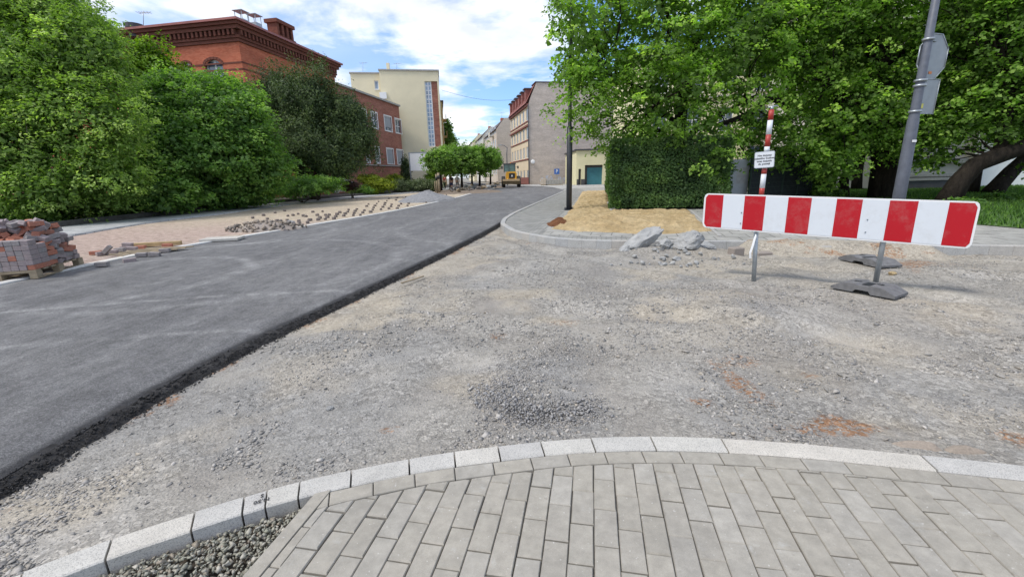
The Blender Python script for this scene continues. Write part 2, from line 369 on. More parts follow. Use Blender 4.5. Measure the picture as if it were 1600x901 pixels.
def asphaltmat():
    t = NT('fresh_asphalt'); d = R(-11)
    st = t.pos((1.3, .22, 1), -d); st2 = t.pos((5, .9, 1), -d)
    a = t.noise(1., 7, .65, st); b = t.noise(1., 6, .65, st2); g = t.noise(160, 3, .7); l = t.noise(.5, 5, .6)
    c = t.ramp(a, (.3, (.102, .100, .100)), (.5, (.132, .130, .130)), (.72, (.185, .182, .178)))
    c = t.mix(t.math('MULTIPLY', t.ramp(b, (.5, 0.), (.72, 1.)), .3), c, (.22, .22, .215))
    c = t.mix(t.math('MULTIPLY', t.ramp(l, (.45, 0.), (.7, 1.)), .35), c, (.22, .215, .205))
    l2 = t.noise(4.5, 7, .72); c = t.mix(.8, c, t.mix(1., c, t.ramp(l2, (.3, .66), (.5, 1.), (.7, 1.35)), 'MULTIPLY'))
    st3 = t.pos((9, 2.2, 1), -d); c = t.mix(.6, c, t.mix(1., c, t.ramp(t.noise(1., 6, .7, st3), (.3, .7), (.7, 1.3)), 'MULTIPLY'))
    # pale curved tyre marks: rings on the ground
    nb = t.ramp(t.noise(3.2, 6, .7), (.38, 0.), (.66, 1.))
    for (cx_, cy_, rr, wd, am) in ((-6.3, 6.9, 1.75, .20, .5), (-5.2, 7.9, 3.0, .2, .35), (-7.5, 12.5, 2.2, .16, .35), (1.2, 13.5, 4.6, .22, .35), (-1.5, -10.5, 16.2, .10, .55), (-1.5, -10.5, 14.7, .09, .42), (9.5, 4.5, 11.9, .07, .3), (-13.5, 15.5, 8.6, .16, .3)):
        vs_ = t.node('ShaderNodeVectorMath', operation='DISTANCE'); t.l.new(t.geo(), vs_.inputs[0]); vs_.inputs[1].default_value = (cx_, cy_, 0)
        dd = t.math('ABSOLUTE', t.math('SUBTRACT', vs_.outputs['Value'], rr)); mk = t.ramp(t.math('DIVIDE', dd, wd), (0., 1.), (1., 0.))
        c = t.mix(t.math('MULTIPLY', t.math('MULTIPLY', mk, nb), am), c, (.42, .415, .40))
    p = t.sepc(t.attr('patch', 'Color'))[0]
    c = t.mix(t.math('MULTIPLY', t.ramp(t.math('ADD', p, t.math('MULTIPLY', t.noise(9, 4, .6), .5)), (.45, 0.), (.9, 1.)), .85), c, (.022, .022, .024))
    g2 = t.noise(48, 5, .75); vs2 = t.sepc(t.vor(140, out_='Color'))[0]
    c = t.mix(.8, c, t.mix(1., c, t.ramp(g, (.3, .55), (.7, 1.5)), 'MULTIPLY')); c = t.mix(.8, c, t.mix(1., c, t.ramp(g2, (.32, .6), (.5, 1.), (.7, 1.4)), 'MULTIPLY')); c = t.mix(.5, c, t.mix(1., c, t.ramp(vs2, (0., .55), (.6, 1.), (1., 1.7)), 'MULTIPLY'))
    return t.done(c, .82, t.math('ADD', g, t.math('MULTIPLY', g2, .8)), .8, .008, spec=.3)
M_asph = asphaltmat()
M_asphedge = plain('black_asphalt_crumb', (.034, .032, .031), .9, .7, 22, bump=.9)
def sandmat(name, a, b, pink=None):
    t = NT(name); n = t.noise(1.3, 7, .65); n2 = t.noise(40, 4, .7); c = t.ramp(n, (.3, a), (.7, b))
    if pink:
        p = t.sepc(t.attr('patch', 'Color'))
        c = t.mix(p[0], c, t.ramp(t.noise(6, 5, .7), (.3, (.45, .32, .27)), (.7, (.58, .45, .39))))
        c = t.mix(p[1], c, (.36, .35, .335))
    c = t.mix(.6, c, t.mix(1., c, t.ramp(n2, (.3, .6), (.7, 1.35)), 'MULTIPLY')); c = t.mix(.7, c, t.mix(1., c, t.ramp(t.noise(6, 6, .75), (.34, .62), (.5, 1.), (.66, 1.2)), 'MULTIPLY'))
    return t.done(c, .95, t.math('ADD', n2, t.noise(9, 6, .75)), .9, .05, spec=.1)
M_sandL = sandmat('bedding_sand', (.46, .38, .28), (.60, .51, .39), True)
M_sandR = sandmat('yellow_sand', (.42, .30, .15), (.62, .48, .28))
M_redsoil = sandmat('reddish_soil', (.14, .06, .03), (.24, .11, .055))
def settmat(name, a, b, w_, h_, rot, mortar=(.16, .155, .145), off=.5):
    t = NT(name); br = t.node('ShaderNodeTexBrick'); t.l.new(t.pos((1, 1, 1), rot), br.inputs['Vector'])
    br.inputs['Scale'].default_value = 1; br.inputs['Brick Width'].default_value = w_; br.inputs['Row Height'].default_value = h_; br.inputs['Mortar Size'].default_value = .012
    br.inputs['Color1'].default_value = a+(1,); br.inputs['Color2'].default_value = b+(1,); br.inputs['Mortar'].default_value = mortar+(1,); br.offset = off
    n = t.noise(2.5, 7, .7); c = t.mix(.8, br.outputs['Color'], t.mix(1., br.outputs['Color'], t.ramp(n, (.28, .62), (.72, 1.3)), 'MULTIPLY'))
    return t.done(c, .9, t.math('SUBTRACT', t.noise(30, 4, .7), br.outputs['Fac']), .5, .01, spec=.2)
M_sett = settmat('grey_sett_paving', (.24, .24, .225), (.33, .325, .30), .22, .12, R(12))
M_slab = settmat('grey_slab_paving', (.30, .295, .27), (.36, .35, .32), .5, .5, R(16))
M_farpave = settmat('pale_pavement', (.36, .355, .34), (.44, .43, .41), .4, .4, R(-11))
M_ground = plain('dusty_ground', (.24, .22, .18), .95, .25, .4, bump=.3)
M_soil = plain('dark_soil', (.06, .048, .035), .95, .4, 3, bump=.8)
M_lawn = plain('lawn_soil', (.07, .13, .03), .95, .35, 2, bump=.6)
def brickmat(name, a, b, mortar, ang, sc_=1., dirt=.25):
    t = NT(name); u = (math.sin(ang), math.cos(ang), 0); v = (-u[1], u[0], 0); s = tuple(x+y for x, y in zip(u, v))
    d = t.node('ShaderNodeVectorMath', operation='DOT_PRODUCT'); t.l.new(t.geo(), d.inputs[0]); d.inputs[1].default_value = s
    sp = t.node('ShaderNodeSeparateXYZ'); t.l.new(t.geo(), sp.inputs[0]); cb = t.node('ShaderNodeCombineXYZ'); t.l.new(d.outputs['Value'], cb.inputs[0]); t.l.new(sp.outputs[2], cb.inputs[1])
    br = t.node('ShaderNodeTexBrick'); t.l.new(cb.outputs[0], br.inputs['Vector']); br.inputs['Scale'].default_value = sc_
    br.inputs['Brick Width'].default_value = .26; br.inputs['Row Height'].default_value = .085; br.inputs['Mortar Size'].default_value = .008
    br.inputs['Color1'].default_value = a+(1,); br.inputs['Color2'].default_value = b+(1,); br.inputs['Mortar'].default_value = mortar+(1,)
    st = t.node('ShaderNodeMapping'); st.inputs['Scale'].default_value = (.5, 1.6, 1); t.l.new(cb.outputs[0], st.inputs[0])
    n = t.noise(.8, 8, .7, st.outputs[0]); c = t.mix(.9, br.outputs['Color'], t.mix(1., br.outputs['Color'], t.ramp(n, (.28, 1-dirt), (.72, 1+dirt)), 'MULTIPLY'))
    return t.done(c, .9, t.math('SUBTRACT', 1., br.outputs['Fac']), .3, .01, spec=.15)
AL = R(10.5); BE = R(-9.3)
M_red = brickmat('red_brick', (.40, .105, .055), (.50, .16, .09), (.36, .15, .10), AL)
M_redtrim = brickmat('dark_red_brick', (.15, .055, .04), (.2, .07, .05), (.12, .07, .05), AL)
M_wing = brickmat('brown_red_brick', (.27, .095, .07), (.38, .17, .12), (.28, .17, .13), AL, dirt=.3)
M_tan = brickmat('weathered_tan_brick', (.50, .42, .35), (.62, .53, .46), (.48, .42, .36), BE, dirt=.22)
M_tan2 = brickmat('pale_tan_render', (.50, .43, .35), (.60, .52, .44), (.5, .44, .36), BE, dirt=.12)
M_yel = plain('pale_yellow_render', (.74, .66, .46), .9, .06, .7)
M_yel2 = plain('light_yellow_render', (.74, .69, .44), .9, .06, .8)
M_cream = plain('cream_render', (.76, .64, .46), .9, .06, .8)
M_cream2 = plain('off_white_render', (.56, .53, .46), .9, .08, .5)
M_ochre = plain('ochre_render', (.5, .36, .16), .9, .08, .8)
M_white = plain('white_paint', (.74, .74, .73), .5, .05, 5)
M_trimred = plain('dark_red_trim', (.24, .085, .07), .8, .2, 1)
M_metalroof = plain('red_metal_roof', (.30, .10, .085), .5, .25, 1.2)
M_darkmetal = plain('dark_grey_metal', (.035, .038, .045), .45, .25, 5)
M_polemetal = plain('blue_grey_pole_paint', (.10, .11, .135), .5, .2, 8)
M_galv = plain('galvanised_steel', (.36, .39, .41), .4, .15, 14, metal=.55)
M_alu = plain('bare_aluminium', (.27, .29, .30), .45, .12, 5, metal=.35)
M_dark = plain('dark_opening', (.02, .022, .025), .6, .3, 3)
M_dgrey = plain('dark_grey_plinth', (.075, .075, .08), .85, .2, 2)
M_midgrey = plain('grey_concrete', (.36, .35, .33), .9, .18, 6, bump=.4)
M_shutter = plain('grey_roller_shutter', (.30, .32, .34), .6, .08, 3)
M_teal = plain('teal_garage_door', (.05, .20, .24), .6, .15, 1.5)
M_tile = plain('dark_roof_tiles', (.08, .06, .055), .8, .3, 1)
def glassmat(name, col=(.05, .07, .09)):
    t = NT(name); n = t.noise(1.1, 3, .6); c = t.ramp(n, (.3, col), (.7, tuple(x*2.6 for x in col))); return t.done(c, .08, None, spec=.9)
M_glass = glassmat('window_glass'); M_glass2 = glassmat('pale_window_glass', (.14, .18, .24))
# painted retroreflective board
def board_mat(name, col, spots=.0):
    t = NT(name); n = t.noise(5, 6, .65); d = t.ramp(t.noise(3.1, 8, .8), (.5, 0.), (.75, 1.)); c = t.mix(t.math('MULTIPLY', d, .3), col, (.36, .33, .29)); sc3 = t.ramp(t.noise(1., 5, .8, t.pos((45, 45, 3))), (.68, 0.), (.74, 1.)); c = t.mix(t.math('MULTIPLY', sc3, .3), c, (.3, .28, .26)); c = t.mix(t.math('MULTIPLY', n, .12), c, tuple(x*.75 for x in col))
    return t.done(c, .42, t.noise(250, 2, .5), .05, .001, spec=.4)
M_bred = board_mat('red_reflective_sheet', (.44, .003, .011)); M_pred = board_mat('faded_red_paint', (.36, .035, .025)); M_bwhite = board_mat('white_reflective_sheet', (.66, .69, .72))
M_rubber = plain('recycled_rubber', (.15, .148, .15), .85, .3, 12, bump=.5)
M_wood = plain('weathered_wood', (.30, .24, .16), .85, .35, 7, bump=.5); M_plank = plain('raw_plank', (.42, .30, .15), .8, .25, 6, bump=.4)
M_ink = plain('black_ink', (.02, .02, .022), .6, .1, 5); M_yellow = plain('machine_yellow', (.70, .36, .03), .5, .2, 3)
M_bucket = plain('worn_bucket_steel', (.20, .14, .07), .7, .4, 4); M_tyre = plain('tyre_rubber', (.03, .03, .03), .85, .2, 8)
M_rock = None
def rockmat():
    t = NT('grey_concrete_rubble'); n = t.noise(5, 8, .68); g = t.noise(60, 4, .7); c = t.ramp(n, (.3, (.26, .262, .258)), (.52, (.38, .38, .37)), (.75, (.48, .475, .455)))
    c = t.mix(.5, c, t.mix(1., c, t.ramp(g, (.3, .7), (.7, 1.3)), 'MULTIPLY')); return t.done(c, .93, t.math('ADD', n, g), .8, .025, spec=.15)
M_rock = rockmat()
M_blockp = pavermat('pinkish_grey_block', [(.27, .20, .19), (.33, .22, .20), (.29, .24, .24), (.34, .28, .27), (.32, .18, .145)], 2)
M_blockr = pavermat('red_block', [(.36, .13, .08), (.42, .17, .11), (.3, .12, .09)], 2)
M_blockg = pavermat('grey_block', [(.24, .22, .215), (.31, .28, .275)], 2)
M_cobble = stonemat('dark_cobble', [(.10, .09, .085), (.2, .17, .15), (.14, .12, .12)])
M_cobpile = stonemat('brown_grey_cobble', [(.20, .17, .14), (.32, .27, .22), (.25, .22, .2), (.16, .14, .12)])
M_skin = plain('skin', (.5, .3, .22), .6, .05, 5); M_cblack = plain('black_cloth', (.02, .02, .024), .9, .2, 8); M_cnavy = plain('navy_cloth', (.04, .05, .12), .9, .2, 8); M_cwhite = plain('white_cloth', (.65, .65, .66), .9, .1, 8); M_hair = plain('brown_hair', (.05, .03, .02), .8, .2, 20); M_cgrey = plain('grey_cloth', (.2, .2, .22), .9, .2, 8); M_cred = plain('red_cloth', (.35, .06, .05), .9, .2, 8)
# ------------------------------------------------------------------ ground layout (points measured on the ground)
kout = [gp(*p) for p in [(58,884),(187,836),(296,803),(391,772),(475,750),(553,733),(632,717),(706,705),(778,697),(850,688),(922,683),(1020,681),(1124,684),(1250,692),(1400,707),(1600,727)]]
eout = [gp(*p) for p in [(527.5,761),(575,752),(639,740),(701,731),(765,719),(821,713),(880,707),(939,704),(999,702),(1057,702),(1120,703),(1184,708),(1250,714),(1325,723),(1390,729),(1463,736),(1537,742),(1600,748)]]
kl = np.array(kout); d0 = kl[0]-kl[1]; d0 /= np.linalg.norm(d0); d1 = kl[-1]-kl[-3]; d1 /= np.linalg.norm(d1)
pre = [kl[0]+d0*1.2+np.array((0, -.25)), kl[0]+d0*.6+np.array((0, -.06))]; post = [kl[-1]+d1*.8+np.array((0, -.06)), kl[-1]+d1*2.2+np.array((0, -.45)), kl[-1]+d1*4+np.array((0, -1.4))]
KO = smooth_line(np.vstack([pre, kl, post]), 220, 12)
KW = .128
KI = offset(KO, KW)                    # inner edge of the kerb, towards the camera
EO = offset(KO, KW+.006); EI = offset(KO, KW+.006+.092)
aR_px = [(0,740),(120,668),(250,590),(380,530),(470,495),(560,455),(650,413),(720,380),(775,352)]
aR = [gp(*p, z=-.04) for p in aR_px]
k2_px = [(883,297),(870,303),(825,322),(800,333),(785,342),(781,350),(800,362),(860,373),(920,377),(975,378),(1110,378),(1240,379),(1600,386)]
k2 = [gp(*p, z=.03) for p in k2_px]
aL_px = [(0,448),(80,430),(180,405),(300,383),(420,365),(500,350),(560,341),(620,330),(680,317),(720,308),(745,300),(775,295)]
aL = [gp(*p, z=-.02) for p in aL_px]
AL_line = smooth_line([(aL[0][0]-.1, -6), (aL[0][0]-.05, 2)]+aL+[(aL[-1][0]-5, aL[-1][1]+34), (aL[-1][0]-19, aL[-1][1]+120)], 260, 8)
K2 = smooth_line([(4.6, 58), (5.3, 54)]+k2+[(k2[-1][0]+5, k2[-1][1]-2.2), (k2[-1][0]+14, k2[-1][1]-6.5)], 320, 3)
ck = int(np.argmin(K2[:, 0]))            # leftmost point of the rounded corner
K2far = K2[:ck+1][::-1]                   # corner -> far
AR_line = smooth_line([(aR[0][0]+.05, -6), (aR[0][0]+.02, 0)]+aR+[tuple(p) for p in K2far[6:-6:6]]+[(4.2, 60), (1.9, 66), (-4, 90), (-16, 160)], 420, 14)
print('corner', K2[ck], 'aR', aR[0], aR[-1], 'aL', aL[0], aL[-1])
# ---- base ground
g = sheet('ground', [(-700, -200), (700, -200), (700, 1200), (-700, 1200)], -.17, M_ground); tag(g, kind='structure')
# ---- gravel lot height field
def patches(x, y):
    n = fbm(x*.9, y*.9, 3, 4); n2 = fbm(x*2.3, y*2.3, 11, 3)
    dA = dist_line(x, y, AR_line)
    n3 = fbm(x*5.5, y*5.5, 17, 3); sand = sstep(.52, .72, n+.25*(n3-.5))*.6
    sand = np.maximum(sand, sstep(1.5, .3, dA+1.2*(n2-.5))*.62*sstep(3.4, 5.5, y)*sstep(12, 9, y))
    for (px, py, r, a) in ((560,490,.7,.9),(745,603,.28,.9),(640,455,.9,.6),(1370,540,.5,.6),(1245,590,.35,.5),(1100,540,.6,.35),(1300,400,1.6,.55),(1480,450,1.8,.4),(480,585,.35,.6)):
        c = gp(px, py, -.08); sand = np.maximum(sand, .8*a*sstep(1.25, .1, np.hypot(x-c[0], (y-c[1]))/r/1.25+1.9*(n2-.5)+1.1*(n3-.5)))
    blue = sstep(.52, .68, fbm(x*.8+9, y*.8, 21, 4))*.8
    for (px, py, r, a) in ((800,590,.55,1.),(860,640,.4,1.),(1150,600,.7,.7),(960,420,1.2,.5),(1010,390,1.2,.6),(1500,650,.6,.8),(760,400,1.3,.5),(1450,500,.8,.5),(600,640,.5,.5)):
        c = gp(px, py, -.08); blue = np.maximum(blue, a*sstep(1.25, .2, np.hypot(x-c[0], (y-c[1]))/r/1.1+1.9*(n2-.5)+.8*(n3-.5)))
    rust = np.zeros_like(x)
    for (px, py, rx, ry, a) in ((1158,597,.12,.33,.95),(1092,626,.10,.07,.9),(1310,668,.36,.10,1.),(870,374,.6,.35,.7),(1410,410,.75,.45,.8),(1340,392,.6,.5,.6),(600,672,.12,.06,.8),(1265,590,.1,.1,.6),(880,500,.15,.1,.4),(1590,690,.1,.1,.7),(780,518,.14,.1,.5),(1160,560,.12,.12,.5),(1470,560,.12,.08,.5)):
        c = gp(px, py, -.08); rust = np.maximum(rust, 1.0*a*sstep(1.35, .2, np.hypot((x-c[0])/rx, (y-c[1])/ry)/1.1+1.2*(n2-.5)+1.3*(n3-.5)))
    far = sstep(5., 8.5, y)*sstep(1.5, 4., x); sand = np.maximum(sand, far*(.35+.5*(n-.3)))
    # soil spilt along the asphalt edge
    rust = np.maximum(rust, sstep(.30, .05, dA+.30*(fbm(x*5, y*5, 31, 3)-.5))*sstep(.48, .66, fbm(x*2.6, y*2.6, 41, 3))*.7)
    return np.c_[sand.ravel(), (.75*blue*(1-.7*sand)).ravel(), np.clip(rust, 0, 1).ravel()]
mound_c = gp(1050, 392, -.05)
def lot_h(x, y):
    dk = dist_line(x, y, KO); z = -.085+.05*sstep(.5, .0, dk)
    z = z+.15*(fbm(x*.8, y*.8, 5, 4)-.5)*sstep(.1, 1.2, dk)+.05*(fbm(x*2.2, y*2.2, 15, 3)-.5)*sstep(.1, .6, dk)+.022*(fbm(x*5, y*5, 6, 4)-.5)
    dA = dist_line(x, y, AR_line); z = z-.02*sstep(.8, .1, dA)
    c = gp(835, 625, -.08); z = z+.045*np.exp(-((x-c[0]+.12)/.42)**2-((y-c[1]-.12)/.22)**2)
    z = z+.17*np.exp(-((x-mound_c[0])/1.0)**2-((y-mound_c[1])/.6)**2)*(.7+.6*fbm(x*4, y*4, 9, 3))
    c = gp(850, 640, -.08); z = z-.06*np.exp(-((x-c[0])/.35)**2-((y-c[1])/.25)**2)
    c = gp(830, 560, -.08); z = z+.07*np.exp(-((x-c[0])/.45)**2-((y-c[1])/.3)**2)
    c = gp(1180, 480, -.08); z = z+.06*np.exp(-((x-c[0])/.9)**2-((y-c[1])/.8)**2)
    dk2 = dist_line(x, y, K2); z = z-.05*sstep(1.6, .2, dk2)
    # wheel ruts crossing the lot
    for (cx_, cy_, rr) in ((9.5, 13.5, 9.8), (9.5, 13.5, 8.2), (-2., -4.5, 9.6)):
        d = np.hypot(x-cx_, y-cy_)-rr; z = z-.032*np.exp(-(d/.15)**2)+.016*np.exp(-((np.abs(d)-.3)/.12)**2)
    for (px, py, r) in ((1360, 457, .75), (1360, 412, .7)):
        c = gp(px, py, -.06); f_ = sstep(r, r*.55, np.hypot(x-c[0], y-c[1])); z = z*(1-f_)+(-.055)*f_
    fA = sstep(.6, .2, dA); z = z*(1-fA)+(-.118+.012*(fbm(x*6, y*6, 161, 3)-.5))*fA
    return np.maximum(z, -.158)
ys = [.2]
while ys[-1] < 19.5: ys.append(ys[-1]+max(.02, .0105*ys[-1]))
ys = np.array(ys); xs = np.r_[np.linspace(-4.6, 5.5, 400), np.linspace(5.5, 17, 190)[1:]]
GX, GY = np.meshgrid(xs, ys, indexing='ij'); GZ = lot_h(GX, GY)
hidden = dist_line(GX, GY, KI) ; 
pavedpoly = np.vstack([KO, [[KO[-1][0], -8], [KO[0][0], -8]]])
inpav = inside(GX, GY, pavedpoly); GZ = np.where(inpav, np.minimum(GZ, -.16), GZ)
k2poly = np.vstack([K2, [[40, -5], [60, 30], [60, 58]]]); ink2 = inside(GX, GY, k2poly); GZ = np.where(ink2, np.minimum(GZ, -.14), GZ)
nx, ny = GX.shape; i, j = np.meshgrid(np.arange(nx-1), np.arange(ny-1), indexing='ij'); q = (i*ny+j).ravel()
lot = mkobj('gravel_lot', np_mesh('gravel_lot', np.c_[GX.ravel(), GY.ravel(), GZ.ravel()], np.c_[q, q+ny, q+ny+1, q+1], smooth=True, vcol={'patch': patches(GX, GY)}), M_gravel); tag(lot, kind='structure')
# ---- loose stones (stuff)
def hull_variants(n, flat=.5):
    import bmesh
    out = []
    for k in range(n):
        bm = bmesh.new()
        pts = rng.normal(size=(9, 3)); pts /= np.linalg.norm(pts, axis=1)[:, None]; pts *= rng.uniform(.7, 1., (9, 1))
        pts *= np.array([1., rng.uniform(.55, .85), flat*rng.uniform(.6, 1.1)])*.5
        for p in pts: bm.verts.new(p)
        r = bmesh.ops.convex_hull(bm, input=bm.verts); loose = [e for e in bm.verts if not e.link_faces]
        bmesh.ops.delete(bm, geom=loose, context='VERTS'); bmesh.ops.triangulate(bm, faces=bm.faces)
        bmesh.ops.recalc_face_normals(bm, faces=bm.faces); bm.verts.index_update()
        out.append((np.array([v.co for v in bm.verts]), np.array([[v.index for v in f.verts] for f in bm.faces]))); bm.free()
    return out
HV = hull_variants(10)
def scatter(name, x, y, z, size, mat, tilt=.35, flat=1.):
    VV = []; FF = []; base = 0; n = len(x); var = rng.integers(0, len(HV), n)
    az = rng.uniform(0, 2*np.pi, n); tx = rng.normal(0, tilt, n); ty = rng.normal(0, tilt, n)
    for k, (v, f) in enumerate(HV):
        I = np.where(var == k)[0]
        if not len(I): continue
        P = v[None]*size[I, None, None]*np.array([1, 1, flat])
        ca, sa = np.cos(az[I])[:, None], np.sin(az[I])[:, None]
        c1, s1 = np.cos(tx[I])[:, None], np.sin(tx[I])[:, None]; c2, s2 = np.cos(ty[I])[:, None], np.sin(ty[I])[:, None]
        X, Y, Z = P[..., 0], P[..., 1], P[..., 2]
        Y, Z = Y*c1-Z*s1, Y*s1+Z*c1; X, Z = X*c2+Z*s2, -X*s2+Z*c2; X, Y = X*ca-Y*sa, X*sa+Y*ca
        VV.append(np.stack([X+x[I, None], Y+y[I, None], Z+z[I, None]], -1).reshape(-1, 3))
        FF.append((f[None]+(np.arange(len(I))*len(v))[:, None, None]).reshape(-1, 3)+base); base += len(I)*len(v)
    return mkobj(name, np_mesh(name, np.vstack(VV), np.vstack(FF), 3), mat)
def lot_points(n, y0, y1, power):
    u = rng.uniform(0, 1, n); yy = y0+(y1-y0)*u**power; xx = rng.uniform(-1, 1, n)
    xl = np.maximum(-4.3, -1.35*yy-1.2); xr = np.minimum(16, 1.28*yy+1.5); xx = xl+(xr-xl)*(xx+1)/2; return xx, yy
x, y = lot_points(230000, 1.2, 13, 1.9)
dens = sstep(.42, .58, fbm(x*1.3, y*1.3, 51, 4))*.92+.08
pt = patches(x, y); dens = dens*(1-.75*pt[:, 0])+.25*pt[:, 1]
keep = (rng.uniform(0, 1, len(x)) < dens) & ~inside(x, y, pavedpoly) & ~inside(x, y, k2poly)
dA = dist_line(x, y, AR_line); leftof = inside(x, y, np.vstack([AR_line[:140], [[-30, 30], [-30, -6]]])); keep &= ~leftof & (dA > .05)
x, y = x[keep], y[keep]; size = np.clip(rng.lognormal(-4.15, .55, len(x)), .006, .075)*np.where(dens[keep] > .6, 1.25, .75)
exx = []; eyy = []; ess = []
for (px, py, rx, ry, n_, s0_) in ((800, 600, .28, .35, 700, .024), (905, 655, .3, .1, 500, .024), (850, 560, .5, .3, 900, .022), (500, 580, .5, .35, 700, .024), (960, 560, .5, .35, 700, .021), (1540, 650, .4, .25, 500, .024), (960, 450, 1.2, .5, 900, .03), (150, 760, .3, .3, 500, .026)):
    c = gp(px, py, -.08); exx.append(c[0]+rng.normal(0, rx*.5, n_)); eyy.append(c[1]+rng.normal(0, ry*.5, n_)); ess.append(np.clip(s0_*rng.lognormal(-.35, .45, n_), .008, .06))
exx = np.concatenate(exx); eyy = np.concatenate(eyy); ess = np.concatenate(ess); k = ~inside(exx, eyy, pavedpoly) & ~inside(exx, eyy, k2poly) & (dist_line(exx, eyy, AR_line) > .1); exx, eyy, ess = exx[k], eyy[k], ess[k]
x = np.r_[x, exx]; y = np.r_[y, eyy]; size = np.r_[size, ess]
tag(scatter('gravel', x, y, lot_h(x, y)+size*.06, size, M_stones, .28, .8), 'loose crushed grey stone scattered over the dusty lot', 'gravel', kind='stuff')
print('stones', len(x))
c = gp(838, 640, -.08); n_ = 1900; t_ = rng.uniform(-1, 1, n_); rx_ = c[0]+.42*t_+rng.normal(0, .07, n_); ry_ = c[1]-.10*t_+.16*t_**2+rng.normal(0, .075, n_); c2_ = gp(800, 610, -.08); m_2 = 700; rx_ = np.r_[rx_, c2_[0]+rng.normal(0, .12, m_2)]; ry_ = np.r_[ry_, c2_[1]+rng.normal(0, .24, m_2)]
rs_ = np.clip(.026*rng.lognormal(-.3, .45, len(rx_)), .008, .055); tag(scatter('dark_gravel', rx_, ry_, lot_h(rx_, ry_)+rs_*.15+.03*rng.uniform(0, 1, len(rx_))*np.exp(-((rx_-c[0])/.4)**2-((ry_-c[1])/.1)**2), rs_, stonemat('dark_crushed_stone', [(.22, .215, .212), (.33, .32, .31), (.26, .255, .25), (.42, .40, .37)]), .6), 'ridge of darker loose stones pushed up on the dusty lot near the kerb', 'gravel', kind='stuff')
# crumbly asphalt edge
def edge_w(y): return .0
AR = AR_line; ARo = offset(AR_line, .0)
tt = np.arange(len(AR))
wob = .012*(fbm(AR[:, 0]*0+AR[:, 1]*3, AR[:, 1]*0, 61, 4)-.5)
ALi = offset(AL_line, .0)
A1 = resample(AL_line, 520); nearmask = sstep(17, 14, AR[:, 1])
T = np.gradient(AR, axis=0); T /= np.linalg.norm(T, axis=1)[:, None]; Nn = np.c_[T[:, 1], -T[:, 0]]
ARw = AR+Nn*(wob*nearmask)[:, None]
A2 = resample(ARw, 520)
# match stations by y so quads stay square
yy = np.r_[np.arange(-6, 20, .11), np.linspace(20, 150, 120)]
AA = np.c_[np.interp(yy, AL_line[:, 1], AL_line[:, 0]), yy]; BB = np.c_[np.interp(yy, ARw[:, 1], ARw[:, 0]), yy]
def asph_patch(x, y):
    d = dist_line(x, y, ARw); return np.c_[sstep(.13, .0, d)*sstep(17, 13, y), d*0, d*0]
rd = loft('road', AA, BB, 60, -.012, M_asph, zn=lambda X, Y, t: -.05*sstep(.96, 1., t)*sstep(16, 13, Y)+.006*(fbm(X*2, Y*2, 71, 3)-.5), skirt=.0, vcol=asph_patch); tag(rd, kind='structure')
s = yy < 15.5; Bn = BB[s]; Tn = np.gradient(Bn, axis=0); Tn /= np.linalg.norm(Tn, axis=1)[:, None]; Nn = np.c_[Tn[:, 1], -Tn[:, 0]]
wd = .095+.035*fbm(Bn[:, 1]*2.2, Bn[:, 1]*0, 81, 4)
Bd = np.arange(-6, 15.4, .035); Bf = np.c_[np.interp(Bd, Bn[:, 1], Bn[:, 0]), Bd]; wf = np.interp(Bd, Bn[:, 1], wd)+.03*(fbm(Bd*11, Bd*0, 83, 3)-.5)
Nf = np.c_[np.interp(Bd, Bn[:, 1], Nn[:, 0]), np.interp(Bd, Bn[:, 1], Nn[:, 1])]
eg = loft('asphalt_edge', Bf-Nf*.03, Bf+Nf*wf[:, None], 10, (-.055, -.135), M_asphedge, zn=lambda X, Y, t: .035*(fbm(X*16, Y*16, 91, 4)-.5)+.012*np.sin(t*3.1)); tag(eg, kind='structure')
n = 9000; yb = rng.uniform(1.2, 14.5, n); xb = np.interp(yb, Bd, Bf[:, 0]); wb = np.interp(yb, Bd, wf); off = rng.beta(2, 2.6, n)*(wb+.07)-.02
sz = np.clip(rng.lognormal(-4.0, .4, n), .008, .045)
tag(scatter('asphalt_crumbs', xb+off, yb-.1*off, -.06-.055*np.clip(off/wb, 0, 1)+.004, sz, M_asphedge, .6), 'black asphalt crumbs along the torn edge of the new road', 'asphalt crumbs', kind='stuff')
# ---- near pavement: pavers, edge course, kerb
PG, PX, PY = -.188, .380, 1.798
def clip_half(poly, a, nrm):
    out = []; m = len(poly)
    for i in range(m):
        p, q_ = poly[i], poly[(i+1) % m]; dp = (p-a)@nrm; dq = (q_-a)@nrm
        if dp >= 0: out.append(p)
        if (dp >= 0) != (dq >= 0): out.append(p+(q_-p)*dp/(dp-dq))
    return out
def slabs(mb, poly, z0, z1, bev=.004, tilt=(0, 0)):
    poly = np.array(poly); c = poly.mean(0)
    if len(poly) < 3: return
    ar = .5*np.sum(poly[:, 0]*np.roll(poly[:, 1], -1)-np.roll(poly[:, 0], -1)*poly[:, 1])
    if abs(ar) < .0003: return
    if ar < 0: poly = poly[::-1]
    inn = []
    m = len(poly)
    d = poly-c; L_ = np.linalg.norm(d, axis=1)[:, None]+1e-9; inn = poly-d/L_*bev*1.4
    zt = lambda p, z: z+tilt[0]*(p[0]-c[0])+tilt[1]*(p[1]-c[1])
    vs = [(p[0], p[1], z0) for p in poly]+[(p[0], p[1], zt(p, z1-bev)) for p in poly]+[(p[0], p[1], zt(p, z1)) for p in inn]
    fs = [tuple(range(2*m, 3*m))]
    for k in range(m): fs += [(k, (k+1) % m, m+(k+1) % m, m+k), (m+k, m+(k+1) % m, 2*m+(k+1) % m, 2*m+k)]
    mb.add(vs, fs)
side_a = np.array(gp(516, 767)); side_b = np.array(gp(405, 901)); sdir = side_b-side_a; sdir /= np.linalg.norm(sdir)
